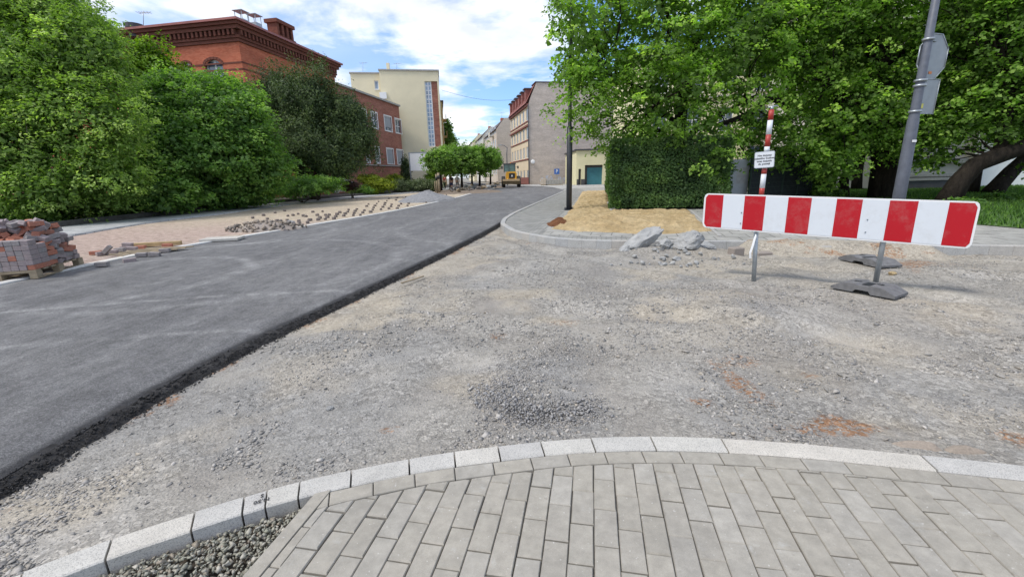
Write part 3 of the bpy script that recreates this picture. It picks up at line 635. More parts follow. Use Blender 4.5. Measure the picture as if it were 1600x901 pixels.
side_n = np.array((-sdir[1], sdir[0])); 
if side_n[0] < 0: side_n = -side_n
mb = MB(); cg, sg = math.cos(PG), math.sin(PG); EIc = EI[::4]
for ci in range(-34, 62):
    odd = ci % 2
    for ri in range(-16, 12):
        u0 = ci*.1-.1; v1 = ri*.2+(0 if odd else .1)
        w0 = .0019
        quad = [np.array((u0+w0, v1-.2+w0)), np.array((u0+.1-w0, v1-.2+w0)), np.array((u0+.1-w0, v1-w0)), np.array((u0+w0, v1-w0))]
        ja, jb, jr = rng.normal(0, .0011), rng.normal(0, .0022), rng.normal(0, .006)
        P = []
        for qv in quad:
            cxx, cyy = u0+.05, v1-.1; dx, dy = qv[0]-cxx, qv[1]-cyy; uu = cxx+dx-dy*jr+ja; vv = cyy+dy+dx*jr+jb
            P.append(np.array((PX+uu*cg-vv*sg, PY+uu*sg+vv*cg)))
        c = sum(P)/4
        if c[1] > 2.3 or c[1] < -1.6: continue
        P = clip_half(P, side_a+side_n*.004, side_n)
        if len(P) < 3: continue
        I = np.argsort(np.hypot(EIc[:, 0]-c[0], EIc[:, 1]-c[1]))[0]; a = EIc[max(0, I-1)]; b = EIc[min(len(EIc)-1, I+1)]; nn_ = np.array((b[1]-a[1], -(b[0]-a[0]))); nn_ /= np.linalg.norm(nn_)
        P = clip_half(P, EIc[I]+nn_*.003, nn_)
        if len(P) < 3: continue
        slabs(mb, P, -.08, rng.normal(0, .0009), .0055, (rng.normal(0, .007), rng.normal(0, .007)))
pv = mb.build('pavement', M_paver); tag(pv, kind='structure')
mb = MB()
cum = np.r_[0, np.cumsum(np.hypot(*(EO[1:]-EO[:-1]).T))]
i0 = np.argmin(np.hypot(EO[:, 0]-side_a[0], EO[:, 1]-side_a[1])); sofs = cum[i0]
sv = sofs-.2
while sv < cum[-1]-.2:
    s0, s1 = sv+.0025, sv+.2-.0025; sv += .2
    P = [np.array((np.interp(t, cum, Q[:, 0]), np.interp(t, cum, Q[:, 1]))) for t, Q in ((s0, EI), (s1, EI), (s1, EO), (s0, EO))]
    P = clip_half(P, side_a+side_n*.002, side_n)
    if len(P) > 2: slabs(mb, P, -.08, .001+rng.normal(0, .0012), .0035, (0, rng.normal(0, .008)))
o = mb.build('edge_course', M_paver); tag(o, kind='structure')
mb = MB()
for k in range(3):
    a = side_a-sdir*.03+sdir*(k*1.0)+sdir*.0; b = a+sdir*.996
    slabs(mb, [a, b, b-side_n*.062, a-side_n*.062], -.2, .004, .004)
o = mb.build('pavement_edging', M_paver); tag(o, kind='structure')
jp = [tuple(p) for p in EO[i0:]]+[(KO[-1][0], -6), (tuple(side_b+sdir*6))]
o = sheet('joint_bed', jp, -.013, M_joint); tag(o, kind='structure')
# kerb stones
cumK = np.r_[0, np.cumsum(np.hypot(*(KO[1:]-KO[:-1]).T))]
jpx = [(187,836),(296,803),(391,772),(421,763.5),(475,750),(553,733),(632,717),(706,705),(778,697),(850,688),(922,683),(1020,681),(1124,684),(1442,713)]
js = []
for p in jpx:
    c = gp(*p); js.append(cumK[np.argmin(np.hypot(KO[:, 0]-c[0], KO[:, 1]-c[1]))])
js = [js[0]-.76, js[0]-.51, js[0]-.26]+js+[js[-1]+1., js[-1]+2., js[-1]+3.]
mb = MB(); kerb_text_at = None
for a, b in zip(js[:-1], js[1:]):
    a_, b_ = a+.0045, b-.0045; m = max(2, int((b_-a_)/.12)); ts = np.linspace(a_, b_, m+1)
    o_ = [np.array((np.interp(t, cumK, KO[:, 0]), np.interp(t, cumK, KO[:, 1]))) for t in ts]; i_ = [np.array((np.interp(t, cumK, KI[:, 0]), np.interp(t, cumK, KI[:, 1]))) for t in ts]
    zk = .004+rng.normal(0, .0015); bev = .006; vs = []
    for po, pi in zip(o_, i_):
        d = (pi-po)/np.linalg.norm(pi-po)
        for (pp, z) in ((po, -.25), (po, zk-bev), (po+d*bev, zk), (pi-d*bev, zk), (pi, zk-bev), (pi, -.25)): vs.append((pp[0], pp[1], z))
    fs = []
    for k in range(m):
        for e in range(5): fs.append((k*6+e, k*6+e+1, (k+1)*6+e+1, (k+1)*6+e))
    fs += [tuple(range(5, -1, -1)), tuple(m*6+e for e in range(6))]
    mb.add(vs, fs)
    if abs(a-js[5]) < 1e-6: kerb_text_at = (sum(o_)/len(o_)+sum(i_)/len(i_))/2; kd = (i_[-1]-i_[0])/np.linalg.norm(i_[-1]-i_[0])
kerb = mb.build('kerb', M_granite); tag(kerb, kind='structure'); kerb.data.flip_normals() if kerb.data.polygons[2].normal.z < 0 else None
c = gp(408, 783); c2 = gp(411, 773); ka = math.atan2(kd[1], kd[0])+math.pi
def KM(p): return Matrix.Translation((p[0], p[1], .0075))@Matrix.Rotation(ka, 4, 'Z')
text_obj('kerb_marking', 'N,50', .033, KM(gp(409, 783.5)), M_ink, kerb); text_obj('kerb_marking', 'S', .034, KM(gp(410, 775.5)), M_ink, kerb)
# gravel bed between kerb and edging
bedp = [tuple(p) for p in KI[:i0+1]]+[tuple(side_a), tuple(side_b+sdir*.8), (-3.2, .2)]
o = sheet('gravel_bed', bedp, -.075, M_soil); tag(o, kind='structure')
x = rng.uniform(-3.2, -.85, 26000); y = rng.uniform(.35, 1.85, 26000); keep = inside(x, y, bedp); x, y = x[keep], y[keep]
dk = dist_line(x, y, KI); size = np.clip(rng.lognormal(-3.62, .33, len(x)), .014, .052); z = -.066+.035*rng.uniform(0, 1, len(x))**1.3-.02*sstep(.08, 0, dk)
tag(scatter('bed_gravel', x, y, z, size, M_bedstones, .55, 1.1), 'coarse grey green stone chips filling the bed behind the granite kerb', 'gravel', kind='stuff')
# ---- far kerb + right pavement
def ribbon(name, P, w0, w1, z1, z0, mat, seg=.33, gap=.004, bev=.01):
    P = np.asarray(P); cum = np.r_[0, np.cumsum(np.hypot(*(P[1:]-P[:-1]).T))]; Q0 = offset(P, w0); Q1 = offset(P, w1); mb = MB(); t = 0
    while t < cum[-1]-.01:
        L_ = seg if seg else cum[-1]; e = min(cum[-1], t+L_); ts = np.linspace(t+gap/2, e-gap/2, 2 if L_ < 1.01 else max(2, int(L_/2)))
        A_ = [(np.interp(k, cum, Q0[:, 0]), np.interp(k, cum, Q0[:, 1])) for k in ts]; B_ = [(np.interp(k, cum, Q1[:, 0]), np.interp(k, cum, Q1[:, 1])) for k in ts]
        vs = []
        for a, b in zip(A_, B_):
            d = np.subtract(b, a); d /= np.linalg.norm(d); vs += [(a[0], a[1], z0), (a[0], a[1], z1-bev), (a[0]+d[0]*bev, a[1]+d[1]*bev, z1), (b[0]-d[0]*bev, b[1]-d[1]*bev, z1), (b[0], b[1], z1-bev), (b[0], b[1], z0)]
        fs = [(k*6+e_, k*6+e_+1, k*6+7+e_, k*6+6+e_) for k in range(len(ts)-1) for e_ in range(5)]+[(0, 5, 4, 3, 2, 1), tuple((len(ts)-1)*6+k for k in range(6))]
        mb.add(vs, fs); t = e
    o = mb.build(name, mat); me = o.data; me.update()
    up = [p for p in me.polygons if abs(p.normal.z) > .9]
    if up and up[0].normal.z < 0: me.flip_normals()
    return tag(o, kind='structure')
ribbon('kerb', K2, 0, -.15, .05, -.2, granite('grey_granite', (.36, .36, .35), (.48, .475, .46), (.2, .2, .2)), .33)
inner = offset(K2, -.151)
o = sheet('pavement', [tuple(p) for p in inner[::3]]+[(40, -5), (70, 30), (70, 62), (30, 62)], .018, M_slab); tag(o, kind='structure')
a = offset(K2, -.16); n_far = ck+2; m_ = [gp(*p, z=.02) for p in [(914,297),(902,309),(891,321),(878,334),(866,346),(852,358),(847,367)]]
o = sheet('sett_pavement', [tuple(p) for p in a[6:ck+42:2]]+m_[::-1]+[(6.6, 56)], .024, M_sett); tag(o, kind='structure')
# sand patch height field on the right pavement
sp_ = [gp(*p, z=.03) for p in [(862,357),(872,347),(886,332),(903,312),(908,300),(948,298),(956,329),(1078,328),(1112,360),(1040,365),(980,364),(900,361)]]
SX, SY = np.meshgrid(np.linspace(.5, 9.5, 150), np.linspace(10.2, 42, 330), indexing='ij')
ins = inside(SX, SY, sp_); dl = dist_line(SX, SY, sp_+[sp_[0]]); sg_ = np.where(ins, dl, -dl)
tr_ = sstep(-.05, .25, sg_+.25*(fbm(SX*3, SY*3, 101, 3)-.5))
hc = [(gp(925, 350), .9, .10), (gp(960, 347), .8, .09), (gp(925, 316), 1.6, .16), (gp(930, 310), 2.2, .18), (gp(1010, 352), 1.0, .06), (gp(895, 345), .6, .05)]
SZ = .0+tr_*(.03+.06*fbm(SX*2.2, SY*2.2, 103, 4)+.25*np.abs(fbm(SX*5, SY*3.5, 104, 4)-.5))
for (c, r, hh) in hc: SZ = SZ+tr_*hh*np.exp(-((SX-c[0])/r)**2*1.4-((SY-c[1])/(r*1.1))**2)*(.6+.8*fbm(SX*5, SY*5, 106, 3))
nx, ny = SX.shape; i, j = np.meshgrid(np.arange(nx-1), np.arange(ny-1), indexing='ij'); q = (i*ny+j).ravel(); Fq = np.c_[q, q+ny, q+ny+1, q+1]
kf = tr_.ravel()[Fq].max(1) > .02
sandR = mkobj('sand_bed', np_mesh('sand_bed', np.c_[SX.ravel(), SY.ravel(), SZ.ravel()], Fq[kf], smooth=True), M_sandR); tag(sandR, kind='structure')
c = gp(874, 350, .03); bx, by = np.meshgrid(np.linspace(-1, 1, 26), np.linspace(-1, 1, 26), indexing='ij'); rr_ = np.hypot(bx, by)+.3*(fbm(bx*2+5, by*2, 107, 3)-.5)
bz = .03+.17*sstep(1, .2, rr_)*(.7+.6*fbm(bx*5, by*5, 108, 3))-.04*sstep(.85, 1., rr_); q = (np.arange(25)[:, None]*26+np.arange(25)).ravel()
o = mkobj('soil_heap', np_mesh('soil_heap', np.c_[(c[0]+.42*bx).ravel(), (c[1]+.8*by).ravel(), bz.ravel()], np.c_[q, q+26, q+27, q+1], smooth=True), M_redsoil); tag(o, 'small reddish brown soil heap on the yellow sand patch', 'soil heap', kind='stuff')
# edging between sand and hedge, and stone strip
ribbon('path_edging', [gp(*p, z=.03) for p in [(945,302),(950,316),(957,331)]], 0, .08, .10, 0, M_midgrey, 1.)
ribbon('path_edging', [gp(*p, z=.03) for p in [(1080,328),(1128,369)]], 0, .08, .05, 0, M_midgrey, 1.)
iA = int(np.argmin(np.hypot(K2[:, 0]-gp(1135, 378)[0], K2[:, 1]-gp(1135, 378)[1]))); iB = int(np.argmin(np.hypot(K2[:, 0]-gp(1475, 381)[0], K2[:, 1]-gp(1475, 381)[1]))); sg2 = resample(K2[iA:iB], 120)
def spz(X, Y, t):
    u = np.linspace(0, 1, X.shape[0])[:, None]+0*X; e = np.minimum(sstep(0, .12, u), sstep(1, .88, u)); n_ = fbm(X*2.2, Y*2.2, 151, 4); ff = fbm(X*7, Y*7, 153, 3)
    prof = np.where(t < .5, sstep(0, .5, t), 1.)*.0; z = -.13+.205*sstep(.0, .55, t)*(.75+.5*n_)-.045*sstep(.6, 1., t); return (z+.05*(ff-.5))*e+(-.14)*(1-e)
def spc(x, y): n_ = fbm(x*2.5, y*2.5, 155, 3).ravel(); return np.c_[.45+.5*n_, .2*n_, sstep(.5, .7, n_)*.8]
o = loft('soil_spill', offset(sg2, .75), offset(sg2, -.42), 40, 0., M_gravel, zn=spz, vcol=spc); tag(o, kind='structure')
# far side plaza
o = sheet('forecourt', [(5.6, 47), (30, 47), (60, 62), (60, 74), (-2, 74), (1.4, 67), (3.9, 60), (5.0, 56)], .03, M_farpave); tag(o, kind='structure')
# ---- left side: kerb strip, sand bed, footway, soil
ALd = AL_line[AL_line[:, 1] < 75]
ribbon('kerb', ALd, 0, -.19, .016, -.2, granite('light_kerb_granite', (.58, .57, .54), (.66, .65, .62), (.42, .42, .41)), 1.0)
fw_n = [gp(*p, z=0) for p in [(120,368),(230,348),(330,337),(450,320),(560,309),(640,302),(700,296.5)]]
fw_f = [gp(*p, z=0) for p in [(120,355),(230,342),(330,329),(450,313),(560,303),(640,298),(700,293.5)]]
FN = smooth_line([(fw_n[0][0]+1.2, -5), (fw_n[0][0]+.4, 8)]+fw_n+[(fw_n[-1][0]+.3, 72)], 140, 10); FF_ = smooth_line([(fw_f[0][0]+3.4, -5), (fw_f[0][0]+1.9, 8)]+fw_f+[(fw_f[-1][0], 74)], 140, 10)
print('FN', FN[::20].round(1).tolist(), 'FF', FF_[::20].round(1).tolist())
yl = np.linspace(-5, 66, 260)
def xon(P, y): P = P[np.argsort(P[:, 1])]; return np.interp(y, P[:, 1], P[:, 0])
Lk = np.c_[xon(offset(ALd, -.13), yl), yl]; Ln = np.c_[xon(FN, yl), yl]; wfoot = 2.7
Lf = Ln-np.array((wfoot, 0)); 
def sandp(x, y):
    p = sstep(19, 12.5, y+3*(fbm(x*.6, y*.6, 121, 3)-.5)); p = p*sstep(.25, .5, fbm(x*.9, y*.5, 123, 4)); gr = sstep(.45, 1.3, 1.6-dist_line(x, y, Lk)*1.6)*.6*sstep(.4, .6, fbm(x*2, y*2, 125, 3))
    gr = np.maximum(gr, sstep(46, 54, y)); return np.c_[p*.8, gr, p*0]
o = loft('sand_bed', Ln, Lk, 60, -.012, M_sandL, zn=lambda X, Y, t: .02*(fbm(X*1.5, Y*1.5, 127, 4)-.5), vcol=sandp); tag(o, kind='structure')
o = loft('footway', Lf, Ln, 8, .025, settmat('footway_slabs', (.34, .345, .34), (.43, .43, .42), .8, .4, R(-11)), skirt=.1); tag(o, kind='structure')
o = loft('flower_bed', Lf-np.array((70, 0)), Lf-np.array((.02, 0)), 60, .06, M_soil, zn=lambda X, Y, t: .1*(fbm(X, Y, 131, 3)-.5)); tag(o, kind='structure')
lw = Lf[(yl > 9)]; ribbon('garden_kerb', lw, -.0, -.16, .22, -.1, plain('dark_stained_concrete', (.10, .095, .09), .9, .35, 5, bump=.5), 1.)
# lawn on the right
lawn = [gp(*p, z=.04) for p in [(1600,356),(1540,351),(1440,344),(1330,330),(1325,309)]]
o = sheet('lawn_ground', lawn+[(20, 34), (60, 34), (60, 6)], .035, M_lawn); tag(o, kind='structure')
def blades(name, x, y, z, hgt, mat, label, cat='grass'):
    n = len(x); a = rng.uniform(0, 2*np.pi, n); wv = .012+.01*rng.uniform(0, 1, n); lean = rng.normal(0, .35, (n, 2))*hgt[:, None]
    p0 = np.c_[x-np.cos(a)*wv, y-np.sin(a)*wv, z]; p1 = np.c_[x+np.cos(a)*wv, y+np.sin(a)*wv, z]; p2 = np.c_[x+lean[:, 0], y+lean[:, 1], z+hgt]
    V = np.stack([p0, p1, p2], 1).reshape(-1, 3); Fq = np.arange(3*n).reshape(-1, 3)
    o = mkobj(name, np_mesh(name, V, Fq, 3, fattr={'v': rng.uniform(0, 1, n)**1.3}), mat); return tag(o, label, cat, kind='stuff')
lp = np.array(lawn+[(20, 34), (60, 34), (60, 6)]); n = 90000; x = rng.uniform(10, 34, n); y = rng.uniform(8, 32, n); k = inside(x, y, lp); x, y = x[k], y[k]
blades('grass', x, y, np.full(len(x), .03), rng.uniform(.06, .16, len(x)), M_grass, 'short green grass under the big trees on the right')
def rock(name, c, size, M, seed, mat, label=None, cat='rubble', group=None, jag=.32, sub=4):
    import bmesh
    from mathutils import noise as mn
    bm = bmesh.new(); bmesh.ops.create_icosphere(bm, subdivisions=sub, radius=.5); off_ = Vector((seed*3.1, seed*1.7, 0))
    planes = [Vector((random.gauss(0, 1), random.gauss(0, 1), random.gauss(0, 1))).normalized() for _ in range(10)]; dsts = [random.uniform(.30, .44) for _ in planes]
    for v in bm.verts:
        p = v.co.copy(); 
        for n_, d_ in zip(planes, dsts):
            e = p.dot(n_)-d_
            if e > 0: p -= n_*e*.9
        p *= 1+jag*.6*(mn.noise(p*3.2+off_))+jag*.35*mn.noise(p*8+off_)+jag*.15*mn.noise(p*19+off_); p.x *= size[0]; p.y *= size[1]; p.z *= size[2]; v.co = M@p
    me = bpy.data.meshes.new(name); bm.to_mesh(me); bm.free(); o = mkobj(name, me, mat); o.location = c
    if label: tag(o, label, cat, group)
    return o

# ------------------------------------------------------------------ foliage
def norm(v): return v/(np.linalg.norm(v, axis=-1, keepdims=True)+1e-9)
def leaf_mesh(name, C, Nm, size, v, mat, parent, asp=.75, fold=.18):
    n = len(C); rnd = rng.normal(size=(n, 3)); t = norm(np.cross(Nm, rnd)); b = np.cross(Nm, t); s = size[:, None]
    V = np.stack([C-t*s*.5, C+b*s*.5*asp+Nm*s*fold, C+t*s*.5-Nm*s*.1, C-b*s*.5*asp+Nm*s*fold], 1).reshape(-1, 3)
    org = np.array(ORG[parent.name]) if parent is not None else 0
    return mkobj(name, np_mesh(name, V-org, np.arange(4*n).reshape(-1, 4), fattr={'v': v}), mat, parent)
LA = np.array([5.1, -4.3, 6.2]); LB = np.array([-7.7, 8.9, 6.8])
def crown_points(lobes, nclump, shell=(.55, 1.02), low=-1.):
    lobes = np.array(lobes, float); vol = (lobes[:, 3]*lobes[:, 4]+lobes[:, 4]*lobes[:, 5]+lobes[:, 3]*lobes[:, 5]); pr = vol/vol.sum()
    C = []; O = []
    while len(C) < nclump:
        k = rng.choice(len(lobes), p=pr); l = lobes[k]; d = norm(rng.normal(size=3))
        if d[2] < low: continue
        lump = .93+.13*np.sin(d@LA+k*1.7)+.10*np.sin(d@LB+k*2.9); r = (shell[0]+(shell[1]-shell[0])*rng.uniform()**.6)*lump*(1.1 if rng.uniform() < .14 else 1.)*(1.12 if rng.uniform() < .08 else 1.); p = l[:3]+d*l[3:]*r
        # reject points deep inside another lobe
        q_ = ((p-lobes[:, :3])/lobes[:, 3:]); q_ = np.sqrt((q_**2).sum(1)); q_[k] = 9
        if q_.min() < shell[0]-.02: continue
        C.append(p); O.append(d)
    return np.array(C), np.array(O)
def foliage(name, lobes, nclump, per, leaf, cr, mat, parent, flat=.5, droop=.35, up=1., out_=.6, rnd=.55, shell=(.55, 1.02), low=-1., bright=0., asp=.75, vfun=None, fill=.35):
    C, O = crown_points(lobes, nclump, shell, low); n = len(C)
    cs = cr*rng.uniform(.6, 1.35, n); cv = rng.uniform(0, 1, n)
    I = np.repeat(np.arange(n), per); m = len(I); d = norm(rng.normal(size=(m, 3)))*rng.uniform(0, 1, (m, 1))**.45
    P = d*cs[I, None]; P[:, 2] *= flat; rr = np.hypot(P[:, 0], P[:, 1]); P[:, 2] -= droop*rr**2/cs[I]
    P = C[I]+P+O[I]*0
    Nm = norm(np.array([0, 0, up])+O[I]*out_+rng.normal(0, rnd, (m, 3)))
    size = leaf*rng.uniform(.45, 1.35, m)*rng.uniform(.8, 1.15, n)[I]; v = np.clip(.06+.62*cv[I]**1.6+.42*rng.uniform(0, 1, m)*(.25+cv[I])+bright, 0, 1)  # per-clump tone also paints clump highlights into the leaf colour
    if vfun is not None: v = np.clip(vfun(P, v), 0, 1)
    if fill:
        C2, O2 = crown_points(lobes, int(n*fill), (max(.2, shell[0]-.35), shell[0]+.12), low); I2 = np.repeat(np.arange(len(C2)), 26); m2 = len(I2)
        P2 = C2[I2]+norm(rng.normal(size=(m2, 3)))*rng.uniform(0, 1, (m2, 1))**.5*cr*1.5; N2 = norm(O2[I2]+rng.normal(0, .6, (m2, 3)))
        P = np.vstack([P, P2]); Nm = np.vstack([Nm, N2]); size = np.r_[size, leaf*1.55*rng.uniform(.7, 1.3, m2)]; v = np.r_[v, rng.uniform(0, .35, m2)]  # inner fill leaves get darker tones, crown shade put into their colour
    leaf_mesh(name, P, Nm, size, v, mat, parent, asp); return C
def limb(a, b, r0, r1, n=6, wob=.06, sag=0):
    a, b = Vector(a), Vector(b); L_ = (b-a).length; pts = []; rad = []
    for k in range(n+1):
        t = k/n; p = a.lerp(b, t); w_ = wob*L_*math.sin(math.pi*t); p += Vector((random.uniform(-1, 1), random.uniform(-1, 1), random.uniform(-.4, .4)))*w_*.5
        p.z += sag*L_*math.sin(math.pi*t); pts.append(p); rad.append(r0+(r1-r0)*t)
    return pts, rad
def branches(parent, starts, C, count, mat, r0=.07, name='branches'):
    if not count: return
    mb = MB(); S = np.array([tuple(s_) for s_ in starts])
    idx = rng.choice(len(C), min(count, len(C)), replace=False)
    for k in idx:
        c = C[k]; a = S[np.argmin(((S-c)**2).sum(1)*rng.uniform(.6, 1.5, len(S)))]; p, r = limb(a, c, r0*random.uniform(.5, 1.1), .008, 5, .12, .03); mb.tube(p, r, 5, cap=False)
    mb.build(name, mat, parent)
def pxlobe(px, py, Y, rx, rz, ry=None):
    """lobe at a pixel and depth, radii in pixels for x and z (metres for y)"""
    c = at(px, py, Y); s_ = Y/F; return (c.x, c.y, c.z, rx*s_, ry if ry else (rx+rz)*.5*s_, rz*s_)
# --- big linden in front right (over the hedge)
tl = thing('linden_tree', (7.6, 21, 0), 'big linden with bright green drooping leaves, spreading over the clipped hedge', 'tree', 'lindens on the right')
lob = [pxlobe(895,50,17.2,34,75), pxlobe(930,60,19,60,90), pxlobe(915,150,17.6,45,62), pxlobe(985,215,18.2,55,42), pxlobe(1030,40,19,90,90), pxlobe(1040,150,18,85,75), pxlobe(1100,225,17.6,62,45), pxlobe(1130,90,19,90,100), pxlobe(1180,40,20,90,80), pxlobe(1190,215,20,55,45), pxlobe(950,-60,20,80,70), pxlobe(1090,-90,21,130,90), pxlobe(1120,20,23,120,90), pxlobe(1000,120,22,90,90)]
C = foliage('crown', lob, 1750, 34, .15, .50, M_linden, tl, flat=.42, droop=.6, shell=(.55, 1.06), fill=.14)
mb = MB(); base = (7.6, 21, 0); top = at(1085, 60, 21); p, r = limb(base, top, .36, .2, 8, .02); mb.tube(p, r, 12)
st = [p[3], p[4], p[5], p[6], p[8]]
for (a, b, r0) in ((p[3], at(1180, 150, 19.5), .17), (p[3], at(985, 190, 19.2), .13), (p[4], at(940, 110, 19.5), .13), (p[5], at(1130, -40, 21.5), .16), (p[5], at(1020, -60, 20), .15), (p[6], at(1200, 60, 21), .13)):
    q_, rr2 = limb(a, b, r0, .05, 7, .08, .05); mb.tube(q_, rr2, 8); st += q_[3:]
mb.tube([at(1236, 175, 20.4), at(1205, 150, 20), at(1165, 182, 19.6), at(1120, 196, 19.3)], [.1, .15, .14, .08], 8)
mb.build('trunk', M_bark, tl); branches(tl, st, C, 150, M_bark, .05)
# --- middle linden
t2 = thing('linden_tree', tuple(Vector((*gp(1380, 310, .03), 0))), 'thick trunked linden standing just left of the grey lamp column', 'tree', 'lindens on the right')
by = t2.location.y
lob = [pxlobe(1290,60,20,80,90), pxlobe(1250,190,19.5,55,60), pxlobe(1300,255,19,42,34), pxlobe(1350,170,19,75,60), pxlobe(1390,60,20,90,90), pxlobe(1340,-50,20,130,80), pxlobe(1430,200,18.5,60,48), pxlobe(1320,120,23,110,110), pxlobe(1240,20,22,80,110)]
C = foliage('crown', lob, 1350, 34, .15, .50, M_linden, t2, flat=.42, droop=.6, shell=(.5, 1.06), fill=.12)
mb = MB(); b0 = t2.location.copy(); p = [b0, at(1382, 260, by), at(1378, 190, by), at(1376, 110, by), at(1385, 20, by)]; mb.tube(p, [.62, .50, .42, .34, .25], 14)
st = [p[2], p[3], p[4]]
for (a, b, r0) in ((p[2], at(1290, 120, 19.5), .2), (p[3], at(1440, 60, 20), .18), (p[3], at(1310, -10, 20.5), .2), (p[4], at(1370, -90, 21), .2)):
    q_, rr2 = limb(a, b, r0, .06, 7, .08, .05); mb.tube(q_, rr2, 8); st += q_[2:]
mb.build('trunk', M_bark, t2); branches(t2, st, C, 110, M_bark, .05)
# --- small leaning tree left of it
g3 = gp(1318, 308, .03); t3 = thing('linden_tree', (g3[0], g3[1], 0), 'slim forked tree left of the thick linden trunk', 'tree', 'lindens on the right')
mb = MB(); Y3 = g3[1]; p = [Vector((g3[0], g3[1], 0)), at(1318, 285, Y3), at(1326, 262, Y3), at(1336, 240, Y3), at(1345, 190, Y3)]; mb.tube(p, [.26, .22, .16, .13, .07], 10); mb.tube([at(1322, 275, Y3), at(1336, 262, Y3), at(1350, 245, Y3)], [.12, .08, .05], 8)
mb.build('trunk', M_bark, t3); lob = [pxlobe(1345, 190, Y3, 45, 45), pxlobe(1300, 215, Y3, 45, 50), pxlobe(1275, 260, Y3, 35, 35), pxlobe(1330, 120, Y3+1, 60, 60)]
C = foliage('crown', lob, 420, 30, .15, .45, M_linden, t3, flat=.42, droop=.5, shell=(.4, 1.03)); branches(t3, p[2:], C, 60, M_bark, .04)
g3b = gp(1338, 297, .03); t3b = thing('linden_tree', (g3b[0], g3b[1], 0), 'tree farther back between the slim forked tree and the thick trunk', 'tree', 'lindens on the right')
Yb = g3b[1]; p = [Vector((g3b[0], g3b[1], 0)), at(1340, 270, Yb), at(1347, 235, Yb), at(1350, 150, Yb)]; mb = MB().tube(p, [.32, .28, .22, .12], 10); mb.build('trunk', M_bark, t3b)
lob = [pxlobe(1350, 120, Yb, 70, 80), pxlobe(1440, 100, Yb, 70, 90), pxlobe(1270, 100, Yb, 60, 90), pxlobe(1420, 190, Yb, 70, 40)]
C = foliage('crown', lob, 520, 28, .2, .75, M_linden, t3b, flat=.45, droop=.5, shell=(.4, 1.03), fill=.1); branches(t3b, p[2:], C, 50, M_bark, .05)
# --- leaning trees at the right edge
g4 = gp(1478, 318, .03); t4 = thing('linden_tree', (g4[0], g4[1], 0), 'strongly leaning dark trunk at the right edge, nearer one', 'tree', 'lindens on the right'); Y4 = g4[1]
p = [Vector((g4[0], g4[1], 0)), at(1500, 283, Y4), at(1525, 257, Y4-.2), at(1560, 243, Y4-.4), at(1620, 222, Y4-.6), at(1700, 150, Y4-.8)]; mb = MB().tube(p, [.40, .33, .30, .30, .28, .2], 12)
mb.tube([p[3], at(1580, 150, Y4), at(1560, 60, Y4)], [.2, .14, .07], 8); mb.build('trunk', M_bark, t4)
lob = [pxlobe(1520,50,17.5,75,90), pxlobe(1600,60,17,90,110), pxlobe(1500,180,17.5,55,55), pxlobe(1590,175,16.5,70,50), pxlobe(1680,120,17,90,120), pxlobe(1540,-60,18,140,80), pxlobe(1450,235,17.8,35,25)]
C = foliage('crown', lob, 1150, 32, .15, .5, M_linden, t4, flat=.42, droop=.6, shell=(.45, 1.06), bright=-.08, fill=.12); branches(t4, p[3:]+[at(1580, 150, Y4)], C, 90, M_bark, .05)
g5 = gp(1548, 303, .03); t5 = thing('linden_tree', (g5[0], g5[1], 0), 'leaning forked dark trunk at the right edge, farther one', 'tree', 'lindens on the right'); Y5 = g5[1]
p = [Vector((g5[0], g5[1], 0)), at(1560, 290, Y5), at(1580, 268, Y5), at(1610, 240, Y5), at(1690, 150, Y5)]; mb = MB().tube(p, [.42, .36, .32, .26, .16], 12); q0 = gp(1520, 302, .03)
mb.tube([(q0[0], q0[1], 0), at(1524, 285, q0[1]), at(1530, 262, q0[1])], [.24, .2, .15], 8); mb.build('trunk', M_bark, t5)
lob = [pxlobe(1620, 120, Y5, 120, 100), pxlobe(1510, 110, Y5, 90, 90), pxlobe(1570, 20, Y5, 120, 90)]
C = foliage('crown', lob, 560, 28, .2, .75, M_linden, t5, flat=.45, droop=.5, shell=(.4, 1.03), bright=-.1, fill=.08); branches(t5, p[3:], C, 50, M_bark, .05)
# low shrubs under them
def shrub(name, px, py, Y, rx, rz, mat, label, cat='shrub', leaf=.08, n=140, per=24, cr=.22, group=None, stem=M_bark2, ry=None, bright=0.):
    c = at(px, py, Y); s_ = Y/F; t = thing(name, (c.x, c.y, 0), label, cat, group); rx_, rz_ = rx*s_, rz*s_; ry_ = ry or rx_
    lobs = [(c.x, c.y, c.z, rx_, ry_, rz_)]+[(c.x+random.uniform(-.5, .5)*rx_, c.y+random.uniform(-.5, .5)*ry_, c.z+random.uniform(-.15, .3)*rz_, rx_*.55, ry_*.55, rz_*.7) for _ in range(4)]
    C = foliage('foliage', lobs, n, per, leaf, cr, mat, t, flat=.8, droop=.2, shell=(.45, 1.05), bright=bright); mb = MB()
    for k in range(7): q_ = C[random.randrange(len(C))]; p, r = limb((c.x+random.uniform(-.1, .1), c.y, 0), q_, .025, .006, 4, .1); mb.tube(p, r, 5)
    mb.build('stem', stem, t); return t
for (px, py, Y, rx, rz, lb) in ((1500, 325, 15.5, 26, 10, 'low leafy plant at the foot of the nearer leaning trunk'), (1570, 315, 17, 30, 12, 'wide low leafy shrub right of the nearer leaning trunk'), (1290, 305, 21, 22, 10, 'low leafy shrub at the path beside the slim forked tree')):
    shrub('shrub', px, py, Y, rx, rz, M_left2, lb, n=90, cr=.2, leaf=.1)
